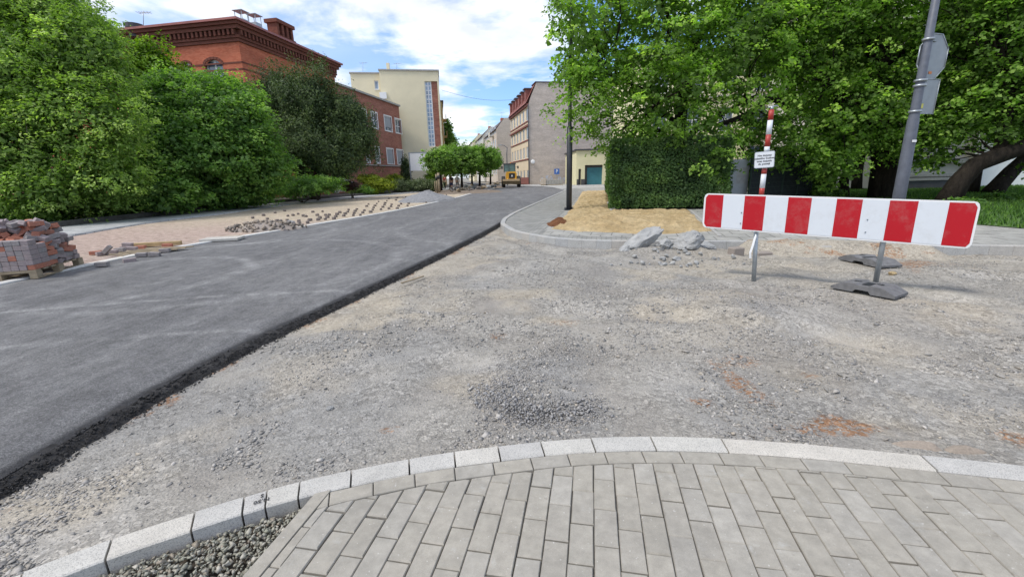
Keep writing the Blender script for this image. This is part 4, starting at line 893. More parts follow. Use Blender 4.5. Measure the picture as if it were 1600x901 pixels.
# --- clipped hedge right
hb = [gp(952, 330, .02), gp(1140, 327, .02)]; hx0, hy0 = hb[0]; hx1, hy1 = hb[1]
hd = thing('hedge', (6.5, 19, 0), 'tall dark green clipped hedge beneath the big linden', 'hedge')
HP = [(hx0, hy0), (hx1, hy1), (hx1+1.2, hy1+2.2), (hx0+6.2, hy0+17.5), (hx0+3.5, hy0+17.5)]; HH = 2.75
CP = []; CO = []
def wallpts(a, b, n, z1):
    a = np.array(a); b = np.array(b); t = rng.uniform(0, 1, n); p = a+(b-a)*t[:, None]; nn_ = np.array((b[1]-a[1], -(b[0]-a[0]))); nn_ = nn_/np.linalg.norm(nn_)
    z = rng.uniform(.12, z1, n); bulge = .42*(fbm(p[:, 0]*1.3+p[:, 1]*1.3, z*1.3, 141, 3)-.5)-.12*sstep(.5, .0, z)-.15*sstep(z1-.5, z1, z); P = np.c_[p+nn_*(bulge-.12)[:, None]-nn_*rng.uniform(0, .25, n)[:, None], z]; return P, np.tile(np.r_[nn_, .25], (n, 1))
for a, b, n in ((HP[0], HP[1], 15500), (HP[1], HP[2], 4000), (HP[4], HP[0], 24000)):
    P, O = wallpts(a, b, n, HH); CP.append(P); CO.append(O)
n = 12000; x = rng.uniform(hx0, hx1+1.5, n); y = rng.uniform(hy0-.3, hy0+18, n); k = inside(x, y, HP); CP.append(np.c_[x[k], y[k], HH-.1+.12*rng.normal(size=k.sum())]); CO.append(np.tile((0, 0, 1.), (k.sum(), 1)))
P = np.vstack(CP); O = np.vstack(CO); cl = fbm(P[:, 0]*2.1+P[:, 1]*1.7, P[:, 2]*2.6, 143, 3); v = np.clip(.0+1.15*(cl-.25)+.35*rng.uniform(0, 1, len(P)), 0, 1)
leaf_mesh('foliage', P, norm(O+rng.normal(0, .5, P.shape)), .085*rng.uniform(.6, 1.4, len(P)), v, M_hedge, hd)
mb = MB(); ins_ = [np.array(p_)*.86+np.array((7.4, 24))*.14 for p_ in HP]; mb.prism([(p_[0], p_[1]) for p_ in ins_], lambda a, d, b: (a, b, d), .05, HH-.35); mb.build('dark_core', plain('near_black_core', (.012, .015, .008), 1, .4, 8, bump=.8), hd)  # solid near-black prism standing for the hedge's dark interior
# --- left planting
def tree(name, label, base, lobes, n, per, leaf, cr, mat, group=None, r=.2, cat='tree', bark=M_bark2, nb=60, **kw):
    t = thing(name, (base[0], base[1], 0), label, cat, group); C = foliage('crown', lobes, n, per, leaf, cr, mat, t, **kw)
    zt = max(l[2] for l in lobes); b = Vector((base[0], base[1], 0)); tp = Vector((base[0], base[1], zt)); p, rad = limb(b, tp, r, r*.35, 7, .02); mb = MB().tube(p, rad, 9); mb.build('trunk', bark, t)
    branches(t, p[1:], C, nb, bark, r*.25); return t
a1 = at(90, 340, 19.5)
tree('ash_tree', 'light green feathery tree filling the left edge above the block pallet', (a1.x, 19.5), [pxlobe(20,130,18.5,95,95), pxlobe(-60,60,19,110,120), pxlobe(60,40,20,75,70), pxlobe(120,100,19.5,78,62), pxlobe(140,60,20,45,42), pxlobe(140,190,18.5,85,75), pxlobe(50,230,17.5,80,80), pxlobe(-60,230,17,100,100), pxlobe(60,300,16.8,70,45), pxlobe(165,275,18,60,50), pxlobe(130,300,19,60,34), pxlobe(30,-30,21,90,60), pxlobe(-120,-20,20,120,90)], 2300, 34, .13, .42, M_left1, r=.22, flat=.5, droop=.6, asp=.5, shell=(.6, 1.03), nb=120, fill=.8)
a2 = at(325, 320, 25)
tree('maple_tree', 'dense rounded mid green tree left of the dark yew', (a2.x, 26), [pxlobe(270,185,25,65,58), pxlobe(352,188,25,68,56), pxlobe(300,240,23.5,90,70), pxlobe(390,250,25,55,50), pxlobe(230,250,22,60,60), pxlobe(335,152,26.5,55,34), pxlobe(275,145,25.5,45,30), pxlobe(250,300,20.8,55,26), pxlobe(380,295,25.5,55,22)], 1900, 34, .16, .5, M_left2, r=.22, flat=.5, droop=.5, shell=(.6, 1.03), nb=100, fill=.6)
a3 = at(240, 150, 29)
tree('lime_green_maple', 'bright yellow green tree top behind the rounded tree, below the brick cornice', (a3.x, 29), [pxlobe(240,100,29,36,38), pxlobe(215,130,29,40,40), pxlobe(262,130,29,32,38)], 380, 28, .17, .45, M_lime, r=.15, flat=.6, droop=.4, shell=(.4, 1.03))
a4 = at(150, 60, 27)
tree('sparse_tree', 'thin airy treetop poking above the light green tree', (a4.x, 27), [pxlobe(110,40,27,60,28), pxlobe(160,55,27,30,24), pxlobe(60,30,27,50,30)], 130, 16, .16, .45, M_left2, r=.12, flat=.5, droop=.4, shell=(.3, 1.1))
# yew: many upright pointed sprays
ty = thing('yew_tree', tuple(Vector((at(485, 290, 35).x, 35, 0))), 'dark green shaggy yew with upright pointed shoots before the brick building', 'tree')
lob = [pxlobe(430,160,34,22,52), pxlobe(465,170,34,38,60), pxlobe(500,165,34,28,62), pxlobe(540,190,34.5,34,45), pxlobe(478,230,33,75,42), pxlobe(560,215,34.5,30,40), pxlobe(430,235,33,40,50), pxlobe(520,250,33,52,32), pxlobe(405,190,34.5,22,48)]
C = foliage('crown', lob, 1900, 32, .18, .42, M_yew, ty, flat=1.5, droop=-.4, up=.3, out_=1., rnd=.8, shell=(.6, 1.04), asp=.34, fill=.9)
tips = [(427,118),(437,105),(463,98),(474,112),(492,128),(506,120),(520,125),(541,150),(556,150),(565,165),(580,190),(410,140),(452,120),(588,215)]
P = []; 
for (px, py) in tips:
    tp = at(px, py, 34.3); m = 260; h_ = rng.uniform(0, 1, m); rad = .75*h_**.9; a_ = rng.uniform(0, 6.28, m); P.append(np.c_[tp.x+rad*np.cos(a_)*rng.uniform(.3, 1, m), 34.3+rad*np.sin(a_), tp.z-2.6*h_])
P = np.vstack(P); leaf_mesh('shoot_tips', P, norm(rng.normal(size=P.shape)+np.array((0, -.4, .2))), .17*rng.uniform(.6, 1.3, len(P)), rng.uniform(.1, .75, len(P)), M_yew, ty, .3)
mb = MB(); b = ty.location
for k in range(5): p, r = limb((b.x+random.uniform(-.5, .5), b.y, 0), (b.x+random.uniform(-3, 3), b.y+random.uniform(-1, 1), 6), .2, .07, 6, .05); mb.tube(p, r, 8)
mb.build('trunk', M_bark2, ty); branches(ty, [b+Vector((0, 0, 2)), b+Vector((1.5, 0, 3)), b+Vector((-1.5, 0, 3))], C, 50, M_bark2, .06)
for (px, py, Y, rx, rz, m, lb, lf, n, cr, br) in (
    (470,290,30,62,17,M_left2,'low green ground shrub in front of the yew',.13,260,.3,-.05), (180,322,20.5,60,18,M_left2,'leafy undergrowth along the dark garden kerb below the rounded tree',.11,260,.26,-.1),
    (60,338,18,75,20,M_left2,'leafy undergrowth behind the block pallet at the left edge',.11,260,.26,-.1), (330,314,26,75,16,M_left2,'leafy undergrowth left of the red leaved shrub',.12,260,.26,-.1),
    (493,283,33,22,14,M_purple,'dark purple red leaved shrub under the yew',.11,170,.25,0), (549,291,36,16,8,M_purple,'small reddish shrub under the right side of the yew',.1,90,.2,.1),
    (588,290,44,26,13,M_yshrub,'larger round yellow green shrub beside the yew',.12,220,.3,0), (578,280,50,18,7,M_yshrub,'yellow green shrub behind the larger round one, by the brick wall',.12,120,.3,.1), (616,278,56,14,5,M_yshrub,'small yellow green shrub in front of the brick wall end',.12,100,.3,.1),
    (625,290,48,24,9,M_greyshrub,'grey green low shrub left of the billboard post',.11,190,.3,0), (655,289,50,24,9.5,M_greyshrub,'grey green low shrub below the white billboard',.11,190,.3,0), (678,290,50,16,9,M_greyshrub,'grey green low shrub behind the tree stakes',.11,130,.3,0),
    (565,297,43,24,6,M_left2,'low green ground cover beside the yellow green shrub',.11,120,.25,0),
    (675,277,56,12,10,M_lime,'bright green shrub under the billboard, right end',.12,110,.3,-.2)):
    shrub('shrub', px, py, Y, rx, rz, m, lb, n=n, cr=cr, leaf=lf, bright=br)
c = at(634, 265, 60); t = thing('column_conifer', (c.x, 60, 0), 'narrow dark conifer at the corner of the brick wing', 'tree'); s_ = 60/F
foliage('crown', [(c.x, 60, c.z-.5, .75, .75, 1.9), (c.x, 60, c.z+.6, .45, .45, 1.2)], 120, 24, .14, .3, M_yew, t, flat=1.4, droop=-.2, up=.2, out_=1); MB().tube([(c.x, 60, 0), (c.x, 60, c.z)], [.12, .05], 6).build('trunk', M_bark2, t)
# pollarded globe trees in the middle
for (px, py, rx, rz, tx, Y, lb) in ((687,252,24,23,688,44,'globe tree, leftmost and nearest of the row, above the two stakes'), (720,250,32,30,721,52,'globe tree in the middle of the row'), (752,250,28,27,749,54,'globe tree at the right end of the row, left of the loader'), (703,246,25,24,703,60,'globe tree behind, between the leftmost and middle ones'), (735,246,30,22,737,64,'globe tree behind, between the middle and right ones'), (768,247,14,20,766,66,'globe tree farthest back at the right end of the row')):
    cc = at(tx, 280, Y); l0 = pxlobe(px, py, Y, rx, rz*.8); lobes = [l0]+[(l0[0]+random.uniform(-.6, .6)*l0[3], l0[1]+random.uniform(-.5, .5)*l0[4], l0[2]+random.uniform(-.45, .4)*l0[5], l0[3]*.5, l0[4]*.5, l0[5]*.55) for _ in range(6)]
    t = thing('globe_tree', (cc.x, Y, 0), lb, 'tree', 'globe headed street trees'); C = foliage('crown', lobes, 330, 26, .19, .42, M_globe, t, flat=.6, droop=.4, shell=(.6, 1.05)); mb = MB().tube([(cc.x, Y, 0), (cc.x+.05, Y, 1.4), (l0[0], Y, l0[2])], [.17, .13, .09], 8); mb.build('trunk', M_bark, t); branches(t, [Vector((l0[0], Y, l0[2]-.8))], C, 25, M_bark, .05)
c = at(699, 205, 95); t = tree('poplar_tree', 'dark slender tree rising beyond the yellow building', (c.x, 95), [pxlobe(699,212,95,8,14), pxlobe(702,222,95,11,14), pxlobe(698,196,95,5,8)], 130, 22, .35, .8, M_globe, r=.3, flat=.8, nb=0)
rock('white_sack', at(527, 286, 37), (1.9, 1.2, 1.1), eul(.1, .2, .3), 55, M_white, 'crumpled white sack or sheet under the dark yew', 'sack', jag=.9)
for (px, py, lb, Y) in ((790,262, 'small street tree behind the loader, beside the pale houses', 110),):
    pass
# ------------------------------------------------------------------ buildings
def wallholes(mb, fr, s0, s1, z0, z1, holes, d=0., rev=.16):
    ss = sorted({s0, s1}|{min(max(h[0], s0), s1) for h in holes}|{min(max(h[1], s0), s1) for h in holes}); zs = sorted({z0, z1}|{h[2] for h in holes}|{h[3] for h in holes})
    for a, b in zip(ss[:-1], ss[1:]):
        for c, e in zip(zs[:-1], zs[1:]):
            m = ((a+b)/2, (c+e)/2)
            if any(h[0] < m[0] < h[1] and h[2] < m[1] < h[3] for h in holes): continue
            mb.add([fr(a, d, c), fr(b, d, c), fr(b, d, e), fr(a, d, e)], [(0, 1, 2, 3)])
    for (a, b, c, e) in holes:
        mb.add([fr(a, d, c), fr(b, d, c), fr(b, d+rev, c), fr(a, d+rev, c)], [(0, 1, 2, 3)]); mb.add([fr(a, d, e), fr(b, d, e), fr(b, d+rev, e), fr(a, d+rev, e)], [(0, 1, 2, 3)])
        mb.add([fr(a, d, c), fr(a, d, e), fr(a, d+rev, e), fr(a, d+rev, c)], [(0, 1, 2, 3)]); mb.add([fr(b, d, c), fr(b, d, e), fr(b, d+rev, e), fr(b, d+rev, c)], [(0, 1, 2, 3)])
def window(fr, a, b, c, e, parent, d=.10, nx_=2, nz_=1, fw=.07, glass=M_glass, frame=M_white, sill=True, surround=0., bars=None):
    f = MB(); f.box(a, a+fw, d, d+.05, c, e, fr); f.box(b-fw, b, d, d+.05, c, e, fr); f.box(a+fw, b-fw, d, d+.05, c, c+fw, fr); f.box(a+fw, b-fw, d, d+.05, e-fw, e, fr)
    for k in range(1, nx_): x = a+(b-a)*k/nx_; f.box(x-fw*.45, x+fw*.45, d+.002, d+.048, c+fw, e-fw, fr)
    hz = bars or [c+(e-c)*k/nz_ for k in range(1, nz_)]
    for z in hz: f.box(a+fw, b-fw, d+.004, d+.046, z-fw*.4, z+fw*.4, fr)
    if surround:
        q_ = surround; f.box(a-q_, a, -.03, .02, c-q_*.3, e+q_, fr); f.box(b, b+q_, -.03, .02, c-q_*.3, e+q_, fr); f.box(a, b, -.03, .02, e, e+q_, fr)
    if sill: f.box(a-.08, b+.08, -.08, .03, c-.09, c-.002, fr)
    w_ = f.build('window', frame, parent); g_ = MB().box(a+fw, b-fw, d+.02, d+.035, c+fw, e-fw, fr); g_.build('pane', glass, w_); return w_
# facade line of the left street side
P1 = at(629, 250, 68); FL = Frame((P1.x, P1.y), AL)         # s=0 at far (right) end, negative towards the camera; d: away from the street?
if FL.v.x > 0: FL.v = -FL.v
sc0, zc0 = FL.hit(372, 62)    # corner of the red building
sr, zr = FL.hit(526, 108)
print('red corner s', sc0, zc0, 'right', sr, zr, FL(sc0, 0, 0))
ZR = 14.6
# red building
rb = thing('brick_building', tuple(FL(sc0, 6, 0)), 'bright red brick building with dark corbelled cornice and chimneys', 'building')
ztop = FL.hit(375, 66)[1]; ztr = FL.hit(520, 125)[1]; zwall = (ztop+ztr)/2; print('ztop', ztop, ztr)
zwall = ztop+.75
sr = FL.hit(524, 130)[0]
def rect(fr, x0, y0, x1, y1, x2=None, y2=None):
    a, e = fr.hit(x0, y0); b, c = fr.hit(x1, y1); return (a, b, c, e)
FE = Frame(tuple(FL(sc0, 0, 0))[:2], AL+R(90)); FE.u = FL.v.copy(); FE.v = FL.u.copy()   # left face: s goes away to the left, d along the street
hw = []
for (x0, y0, x1, y1) in ((418, 107, 438, 150), (456, 122, 472, 160)):
    a, e = FL.hit(x0+1, y0+8); b, _ = FL.hit(x1, y0); hw.append((a, b, e-2.9, e))
he = []
for (x0, x1, y0) in ((318, 346, 92), (283, 298, 97)):
    a, e = FE.hit(x1, y0); b, _ = FE.hit(x0, y0); he.append((a, b, e-2.7, e))
mb = MB(); wallholes(mb, FL, sc0, sr, 0, zwall, hw); wallholes(mb, FE, 0, 22, 0, zwall, he); mb.add([FL(sr, 0, 0), FL(sr, 22, 0), FL(sr, 22, zwall), FL(sr, 0, zwall)], [(0, 1, 2, 3)]); mb.add([FL(sc0, 22, 0), FL(sr, 22, 0), FL(sr, 22, zwall), FL(sc0, 22, zwall)], [(0, 1, 2, 3)])
def arch(mb, fr, a, b, e, d=0.):
    # fills the two upper corners of an opening under a segmental arch
    n = 8; h = (b-a)*.28; pts = [(a+(b-a)*k/n, e-h+h*math.sin(math.pi*k/n)) for k in range(n+1)]
    for k in range(n): mb.add([fr(pts[k][0], d, pts[k][1]), fr(pts[k+1][0], d, pts[k+1][1]), fr(pts[k+1][0], d, e), fr(pts[k][0], d, e)], [(0, 1, 2, 3)])
for h in hw: arch(mb, FL, h[0], h[1], h[3], .002)
for h in he: arch(mb, FE, h[0], h[1], h[3], .002)
wl = mb.build('wall', M_red, rb)
for h in hw: window(FL, h[0], h[1], h[2], h[3], rb, nx_=2, fw=.12, bars=[h[3]-1.0], sill=False, d=.2)
for h in he: window(FE, h[0], h[1], h[2], h[3], rb, nx_=2, fw=.12, bars=[h[3]-1.0], sill=False, d=.2)
mb = MB()
for fr, hs in ((FL, hw), (FE, he)):
    for (a, b, c, e) in hs:
        mb = MB(); n = 9
        for k in range(n):
            t0 = math.pi*(k+.04)/n; t1 = math.pi*(k+.96)/n; h = (b-a)*.28; cxx = (a+b)/2; w2 = (b-a)/2
            P = [(cxx-math.cos(t)*w2*q_, e-h+(h*math.sin(t))*(q_)+(.0 if q_ == 1 else .12)) for t, q_ in ((t0, 1), (t1, 1), (t1, 1.16), (t0, 1.16))]; mb.prism(P, fr, -.05, -.003)
        mb.build('window_arch', M_redtrim, rb)
mb = MB()    # string courses
for zz_ in (FL.hit(378, 97)[1], FL.hit(378, 107)[1]):
    mb.box(sc0-.02, sr+.02, -.03, -.003, zz_-.06, zz_+.06, FL); mb.box(0, 22, -.03, -.003, zz_-.06, zz_+.06, FE)
mb.build('string_course', M_redtrim, rb)
mb = MB(); zc = zwall
for fr, L0, L1 in ((FL, sc0, sr), (FE, 0, 22)):
    o1 = .0 if fr is FE else 0
    for (dd, z0, z1) in ((.12, zc-.75, zc-.5), (.22, zc-.5, zc-.3), (.42, zc+.1, zc+.38), (.58, zc+.38, zc+.62)):
        mb.box(L0-(dd if fr is FL else .0), L1+(dd if fr is FL else 0), -dd, -.004, z0, z1, fr)
    x = L0
    while x < L1: mb.box(x, x+.2, -.36, -.004, zc-.3, zc+.1, fr); x += .42
mb.build('cornice', M_redtrim, rb)
mb = MB(); zt_ = zc+.62; sl = 1.15
q0, q1, q2, q3 = FL(sc0-.75, -.75, zt_+.02), FL(sr+.75, -.75, zt_+.02), FL(sr+.75, 22, zt_+.02), FL(sc0-.75, 22, zt_+.02); r0, r1, r2, r3 = FL(sc0+3, 3, zt_+sl), FL(sr-3, 3, zt_+sl), FL(sr-3, 20, zt_+sl), FL(sc0+3, 20, zt_+sl)
u0, u1, u2, u3 = [p-Vector((0, 0, .0)) for p in (q0, q1, q2, q3)]
qb = [Vector((p.x, p.y, zt_-.005+.0)) for p in (q0, q1, q2, q3)]; qq = [Vector((p.x, p.y, zt_+.16)) for p in (q0, q1, q2, q3)]
mb.add(qb+qq+[r0, r1, r2, r3], [(0, 1, 5, 4), (1, 2, 6, 5), (2, 3, 7, 6), (3, 0, 4, 7), (4, 5, 9, 8), (5, 6, 10, 9), (6, 7, 11, 10), (7, 4, 8, 11), (8, 9, 10, 11), (3, 2, 1, 0)]); roof = mb.build('roof', M_metalroof, rb)
# chimney with openings
sx, zx = FL.hit(440, 45); ch = at(440, 60, FL(sx, 3, 0).y)
FC = Frame((ch.x, ch.y), AL); 
if FC.v.x > 0: FC.v = -FC.v
ztc = at(440, 36, ch.y).z; zb_ = zt_+.1; mb = MB(); hw_ = 1.1; mb.box(-hw_, hw_, -.5, .5, zb_, ztc-1.5, FC); mb.box(-hw_-.12, hw_+.12, -.62, .62, ztc-1.5, ztc-1.3, FC)
for k in range(4): x = -hw_+k*(2*hw_-.28)/3; mb.box(x, x+.28, -.5, .5, ztc-1.3, ztc-.3, FC)
mb.box(-hw_+.28, hw_-.28, .02, .1, ztc-1.3, ztc-.3, FC); mb.box(-hw_-.15, hw_+.15, -.65, .65, ztc-.3, ztc, FC); mb.build('chimney', M_redtrim, roof)
for (px, py) in ((381, 40), (402, 46)):
    sx, zx = FL.hit(px, py+20); cc = at(px, py+10, FL(sx, 2.5, 0).y); FC = Frame((cc.x, cc.y), AL); ztc = at(px, py-22, cc.y).z; mb = MB(); mb.box(-.38, .38, -.38, .38, zt_+.2, ztc-.9, FC); mb.box(-.35, .35, -.35, .35, ztc-.9, ztc-.62, FC)
    for a in (-.34, .30):
        for b in (-.34, .30): mb.box(a, a+.04, b, b+.04, ztc-.62, ztc-.04, FC)
    mb.box(-.46, .46, -.46, .46, ztc-.04, ztc, FC); mb.build('roof_vent', M_galv, roof)
def antenna(px, py0, py1, Y, parent, n=5):
    a = at(px, py1, Y); b = at(px, py0, Y); mb = MB().tube([a, b], .025, 5)
    mb.tube([b+Vector((-.5, .1, -.15)), b+Vector((.7, -.1, -.15))], .02, 5)
    for k in range(n): x = -.45+k*1.1/n; mb.tube([b+Vector((x, -.3, -.15)), b+Vector((x, .3, -.15))], .015, 4)
    mb.build('antenna', M_galv, parent)
cc = FL(sc0, 7, 0); antenna(224, 17, 42, cc.y+1, roof)
mb = MB(); c = at(228, 42, cc.y+1); mb.box(c.x-.7, c.x+.9, c.y-.4, c.y+.4, zt_+.1, c.z-.25); mb.box(c.x-.8, c.x+1.0, c.y-.5, c.y+.5, c.z-.25, c.z-.12); mb.build('roof_vent', M_dgrey, roof)
# brick wing
wg = thing('brick_wing', tuple(FL(-10, 4, 0)), 'brown red brick wing with white framed windows, lower than the red building', 'building')
ze1 = FL.hit(627, 168)[1]; print('wing eave', ze1, FL.hit(532, 134)[1]); ze1 = .5*(ze1+FL.hit(540, 138)[1])
hs = []; kinds = []
for (x0, y0, x1, y1, kd_) in ((580,178,591,202,'w'),(600,181,613,208,'s'),(617,186,628,211,'w'),(566,172,574,197,'w'),(586,230,594,255,'w'),(604,233,616,257,'s'),(620,236,631,258,'s'),(571,227,578,254,'w'),(545,160,552,190,'w'),(552,224,560,252,'w')):
    a, e = FL.hit(x0, y0); b, c = FL.hit(x1, y1); hs.append((a, b, c, e)); kinds.append(kd_)
up_ = [h for h, (k) in zip(hs, range(10)) if h[2] > 6]; zu0 = np.mean([h[2] for h in up_]); zu1 = np.mean([h[3] for h in up_]); lo_ = [h for h in hs if h[2] <= 6]; zl0 = np.mean([h[2] for h in lo_]); zl1 = np.mean([h[3] for h in lo_]); print('win z', zu0, zu1, zl0, zl1)
hs = [(h[0], h[1], (zu0 if h[2] > 6 else zl0), (zu1 if h[2] > 6 else zl1)) for h in hs]
mb = MB(); s_end = FL.hit(630, 250)[0]; wallholes(mb, FL, sr+.02, s_end, 0, ze1, hs); mb.add([FL(s_end, 0, 0), FL(s_end, 14, 0), FL(s_end, 14, ze1), FL(s_end, 0, ze1)], [(0, 1, 2, 3)]); mb.build('wall', M_wing, wg)
for h, kd_ in zip(hs, kinds):
    w_ = window(FL, *h, wg, nx_=2, nz_=2, fw=.11, surround=.16, sill=True)
    if kd_ == 's': MB().box(h[0]+.1, h[1]-.1, .04, .09, h[2]+(.5 if h[2] > 6 else .05), h[3]-.1, FL).build('roller_shutter', M_shutter, w_)
mb = MB(); zs_ = zl0-.12; mb.box(sr+.1, s_end, -.18, -.003, zs_-.22, zs_-.1, FL); mb.build('sill_band', M_midgrey, wg)
mb = MB(); mb.box(sr+.02, s_end+.1, -.25, 14, ze1+.003, ze1+.22, FL); mb.build('roof', M_midgrey, wg)
# rear brick building with dark roof at far left
FR = Frame(tuple(FL(sc0, 22, 0))[:2], AL+R(90)); FR.u = FL.v.copy(); FR.v = FL.u.copy(); FR.o = FL(sc0+1.5, 4.5, 0)
rr = thing('rear_brick_building', tuple(FR(8, 3, 0)), 'dark roofed brown brick building mostly hidden behind the left trees', 'building')
zz1 = FR.hit(200, 72)[1]; mb = MB(); mb.box(0.5, 60, 0, 12, 0, zz1, FR); mb.build('wall', M_wing, rr); zz2 = FR.hit(170, 52)[1]
mb = MB(); mb.box(.4, 60, -.4, 12.4, zz1+.003, zz1+.35, FR); mb.prism([(-.4, zz1+.35), (12.4, zz1+.35), (6, zz1+2.2)], lambda a, d, b: FR(d, a, b), .4, 60); mb.build('roof', M_tile, rr)
c = at(213, 55, FL(sc0, 9, 0).y); mb = MB(); mb.lathe((c.x, c.y, zz1), [(.5, 0), (.5, max(.5, c.z-zz1)), (.65, max(.5, c.z-zz1)+.15), (.65, max(.5, c.z-zz1)+.5)], 12); mb.build('roof_vent', M_dgrey, rr)
# yellow building: flank
zf = P1.y+.6; GA = R(-8.9); FY = Frame(tuple(FL(s_end+.5, 0, 0))[:2], GA+R(90)); FY.v = Vector((math.sin(GA), math.cos(GA), 0)); FY.o = FY.o+FY.v*1.   # s to the street (right), d away
print('flank', FY.u, FY.v)
yb_ = thing('yellow_building', tuple(FY(0, 3, 0)), 'tall pale yellow building with a long vertical stairwell window', 'building')
aR_, zt1 = FY.hit(683, 114); aM, zt1b = FY.hit(592, 108); aL2, zt2 = FY.hit(545, 113); aE = FY.hit(690, 200)[0]; zt = .5*(zt1+zt1b); print('yellow', aL2, aM, aR_, aE, zt1, zt1b, zt2)
w0, wz1 = FY.hit(663, 127); w1, wz0 = FY.hit(680, 226)
mb = MB(); wallholes(mb, FY, aM, aE, 0, zt, [(w0, w1+.9, wz0-.3, wz1)], rev=.35); mb.add([FY(aE, 0, 0), FY(aE, 16, 0), FY(aE, 16, zt), FY(aE, 0, zt)], [(0, 1, 2, 3)]); mb.add([FY(aM, 0, 0), FY(aM, 16, 0), FY(aM, 16, zt), FY(aM, 0, zt)], [(0, 1, 2, 3)])
sw0, sz1 = FY.hit(583, 124); sw1, sz0 = FY.hit(591, 138)
z2 = zt2; wallholes(mb, Frame.__new__(Frame) if False else FY, aL2, aM, 0, z2, [(sw0, sw1, sz0, sz1)], d=.9); mb.add([FY(aL2, .9, 0), FY(aL2, 14, 0), FY(aL2, 14, z2), FY(aL2, .9, z2)], [(0, 1, 2, 3)]); mb.build('wall', M_yel, yb_)
FY9 = Frame((0, 0), 0); FY9.o = FY(0, .9, 0); FY9.u = FY.u; FY9.v = FY.v; window(FY9, sw0, sw1, sz0, sz1, yb_, nx_=1, fw=.1, glass=M_glass2)
wn = window(FY, w0, w1, wz0-.3, wz1, yb_, nx_=2, fw=.14, glass=M_glass2, d=.22, sill=False, bars=[wz0-.3+(wz1-wz0+.3)*k/15 for k in range(1, 15)])
MB().box(w1, w1+.9, .2, .3, wz0-.3, wz1, FY).build('stair_panel', M_wing, yb_)
MB().box(aR_+.35, aE-.1, -.02, -.003, 0, zt-3.2, FY)
mb = MB(); mb.box(aM-.12, aE+.12, -.15, 16, zt+.002, zt+.2, FY); mb.box(aL2-.12, aM-.13, .75, 14, z2+.002, z2+.2, FY); roofy = mb.build('roof', M_midgrey, yb_)
antenna(567, 97, 112, FY(aL2, 3, 0).y, roofy, 4); antenna(620, 98, 108, FY(aM, 3, 0).y, roofy, 3)
c = at(606, 100, FY(aM, 3, 0).y); mb = MB().box(c.x-.22, c.x+.22, c.y-.2, c.y+.2, zt+.2, c.z+.1); mb.build('chimney', M_yel, roofy)
cx_, cz_ = FY.hit(599, 150); MB().box(cx_-.5, cx_+.5, -.42, -.02, cz_-.45, cz_+.45, FY).build('air_conditioner', M_white, yb_)
# street side of the yellow building: storeys with balconies
FS = Frame((0, 0), 0); FS.o = FY(aE, 0, 0); FS.u = FY.v; FS.v = -FY.u
hs = [(2.2+k*3.2, 3.6+k*3.2, 3.2+f*3.1, 4.9+f*3.1) for k in range(4) for f in range(int((zt-4)/3.1))]
for h in hs[:12]: window(FS, *h, yb_, d=-.06, nx_=2, fw=.08)
yb2 = thing('ochre_building', tuple(FS(20, 2, 0)), 'narrow sliver of an ochre house with balconies beyond the yellow building', 'building'); zc2 = at(688, 160, FS(17, 0, 0).y).z
mb = MB(); mb.box(16.5, 40, -.55, 12, 0, zc2, FS); mb.build('wall', M_ochre, yb2); mb = MB()
for k in range(4): z0 = 3+k*3.1; mb.box(17.5, 21, -1.2, -.553, z0, z0+.15, FS); mb.box(17.5, 21, -1.2, -1.12, z0+.15, z0+1.05, FS)
mb.build('balcony', M_ochre, yb2); MB().box(16.3, 40.2, -.8, 12, zc2+.002, zc2+.25, FS).build('roof', M_tile, yb2)
for k in range(4): window(FS, 17.8+k*.0, 20, 3.3+k*3.1, 5.2+k*3.1, yb2, d=-.62, nx_=2, fw=.08, sill=False)
# tan building right of the street
T0 = at(827.5, 288, 76); FT = Frame((T0.x, T0.y), BE);
if FT.v.x < 0: FT.v = -FT.v          # inwards = to the right
FK = Frame((0, 0), 0); FK.o = FT(0, 0, 0); FK.u = FT.v.copy(); FK.v = FT.u.copy()
tb = thing('tan_building', tuple(FT(1, 1, 0)), 'four storey cream house with red cornices and a blank tan brick side wall', 'building')
zT = FK.hit(838, 129)[1]; a_s, zE = FT.hit(826.5, 161); sE = FT.hit(798, 200)[0]; print('tan', zT, zE, sE)
kx = FK.hit(838, 129)[0]; wK = 17.
mb = MB(); mb.add([FK(0, 0, 0), FK(wK, 0, 0), FK(wK, 0, zT), FK(kx, 0, zT), FK(kx-.9, 0, zE+1.2), FK(0, 0, zE)], [(0, 1, 2, 3, 4, 5)]); mb.add([FK(wK, 0, 0), FK(wK, 14, 0), FK(wK, 14, zT), FK(wK, 0, zT)], [(0, 1, 2, 3)]); mb.build('side_wall', M_tan, tb)
rows = [(166, 186, 827), (196, 214, 827), (221.5, 245, 827), (262, 280, 827)]
hs = []; nw = 6
def zat(y): return FT.hit(826, y)[1]
rz_ = [(zat(187), zat(168)), (zat(217), zat(198)), (zat(247), zat(229)), (zat(281), zat(266))]; print('rows', rz_)
for (z0, z1) in rz_:
    for k in range(nw): a = sE*(k+.25)/nw; b = sE*(k+.75)/nw; hs.append((a, b, z0, z1))
mb = MB(); wallholes(mb, FT, 0, sE, 1.2, zE, hs, d=-.003); mb.add([FT(sE, 0, 0), FT(sE, 14, 0), FT(sE, 14, zE), FT(sE, 0, zE)], [(0, 1, 2, 3)]); mb.build('wall', M_cream, tb)
for h in hs: window(FT, *h, tb, nx_=2, fw=.09, sill=False, d=.06, frame=M_white)
mb = MB()
for k, (z0, z1) in enumerate(rz_): mb.box(-.02, sE+.1, -.10, -.006, z0-.26, z0-.06, FT)
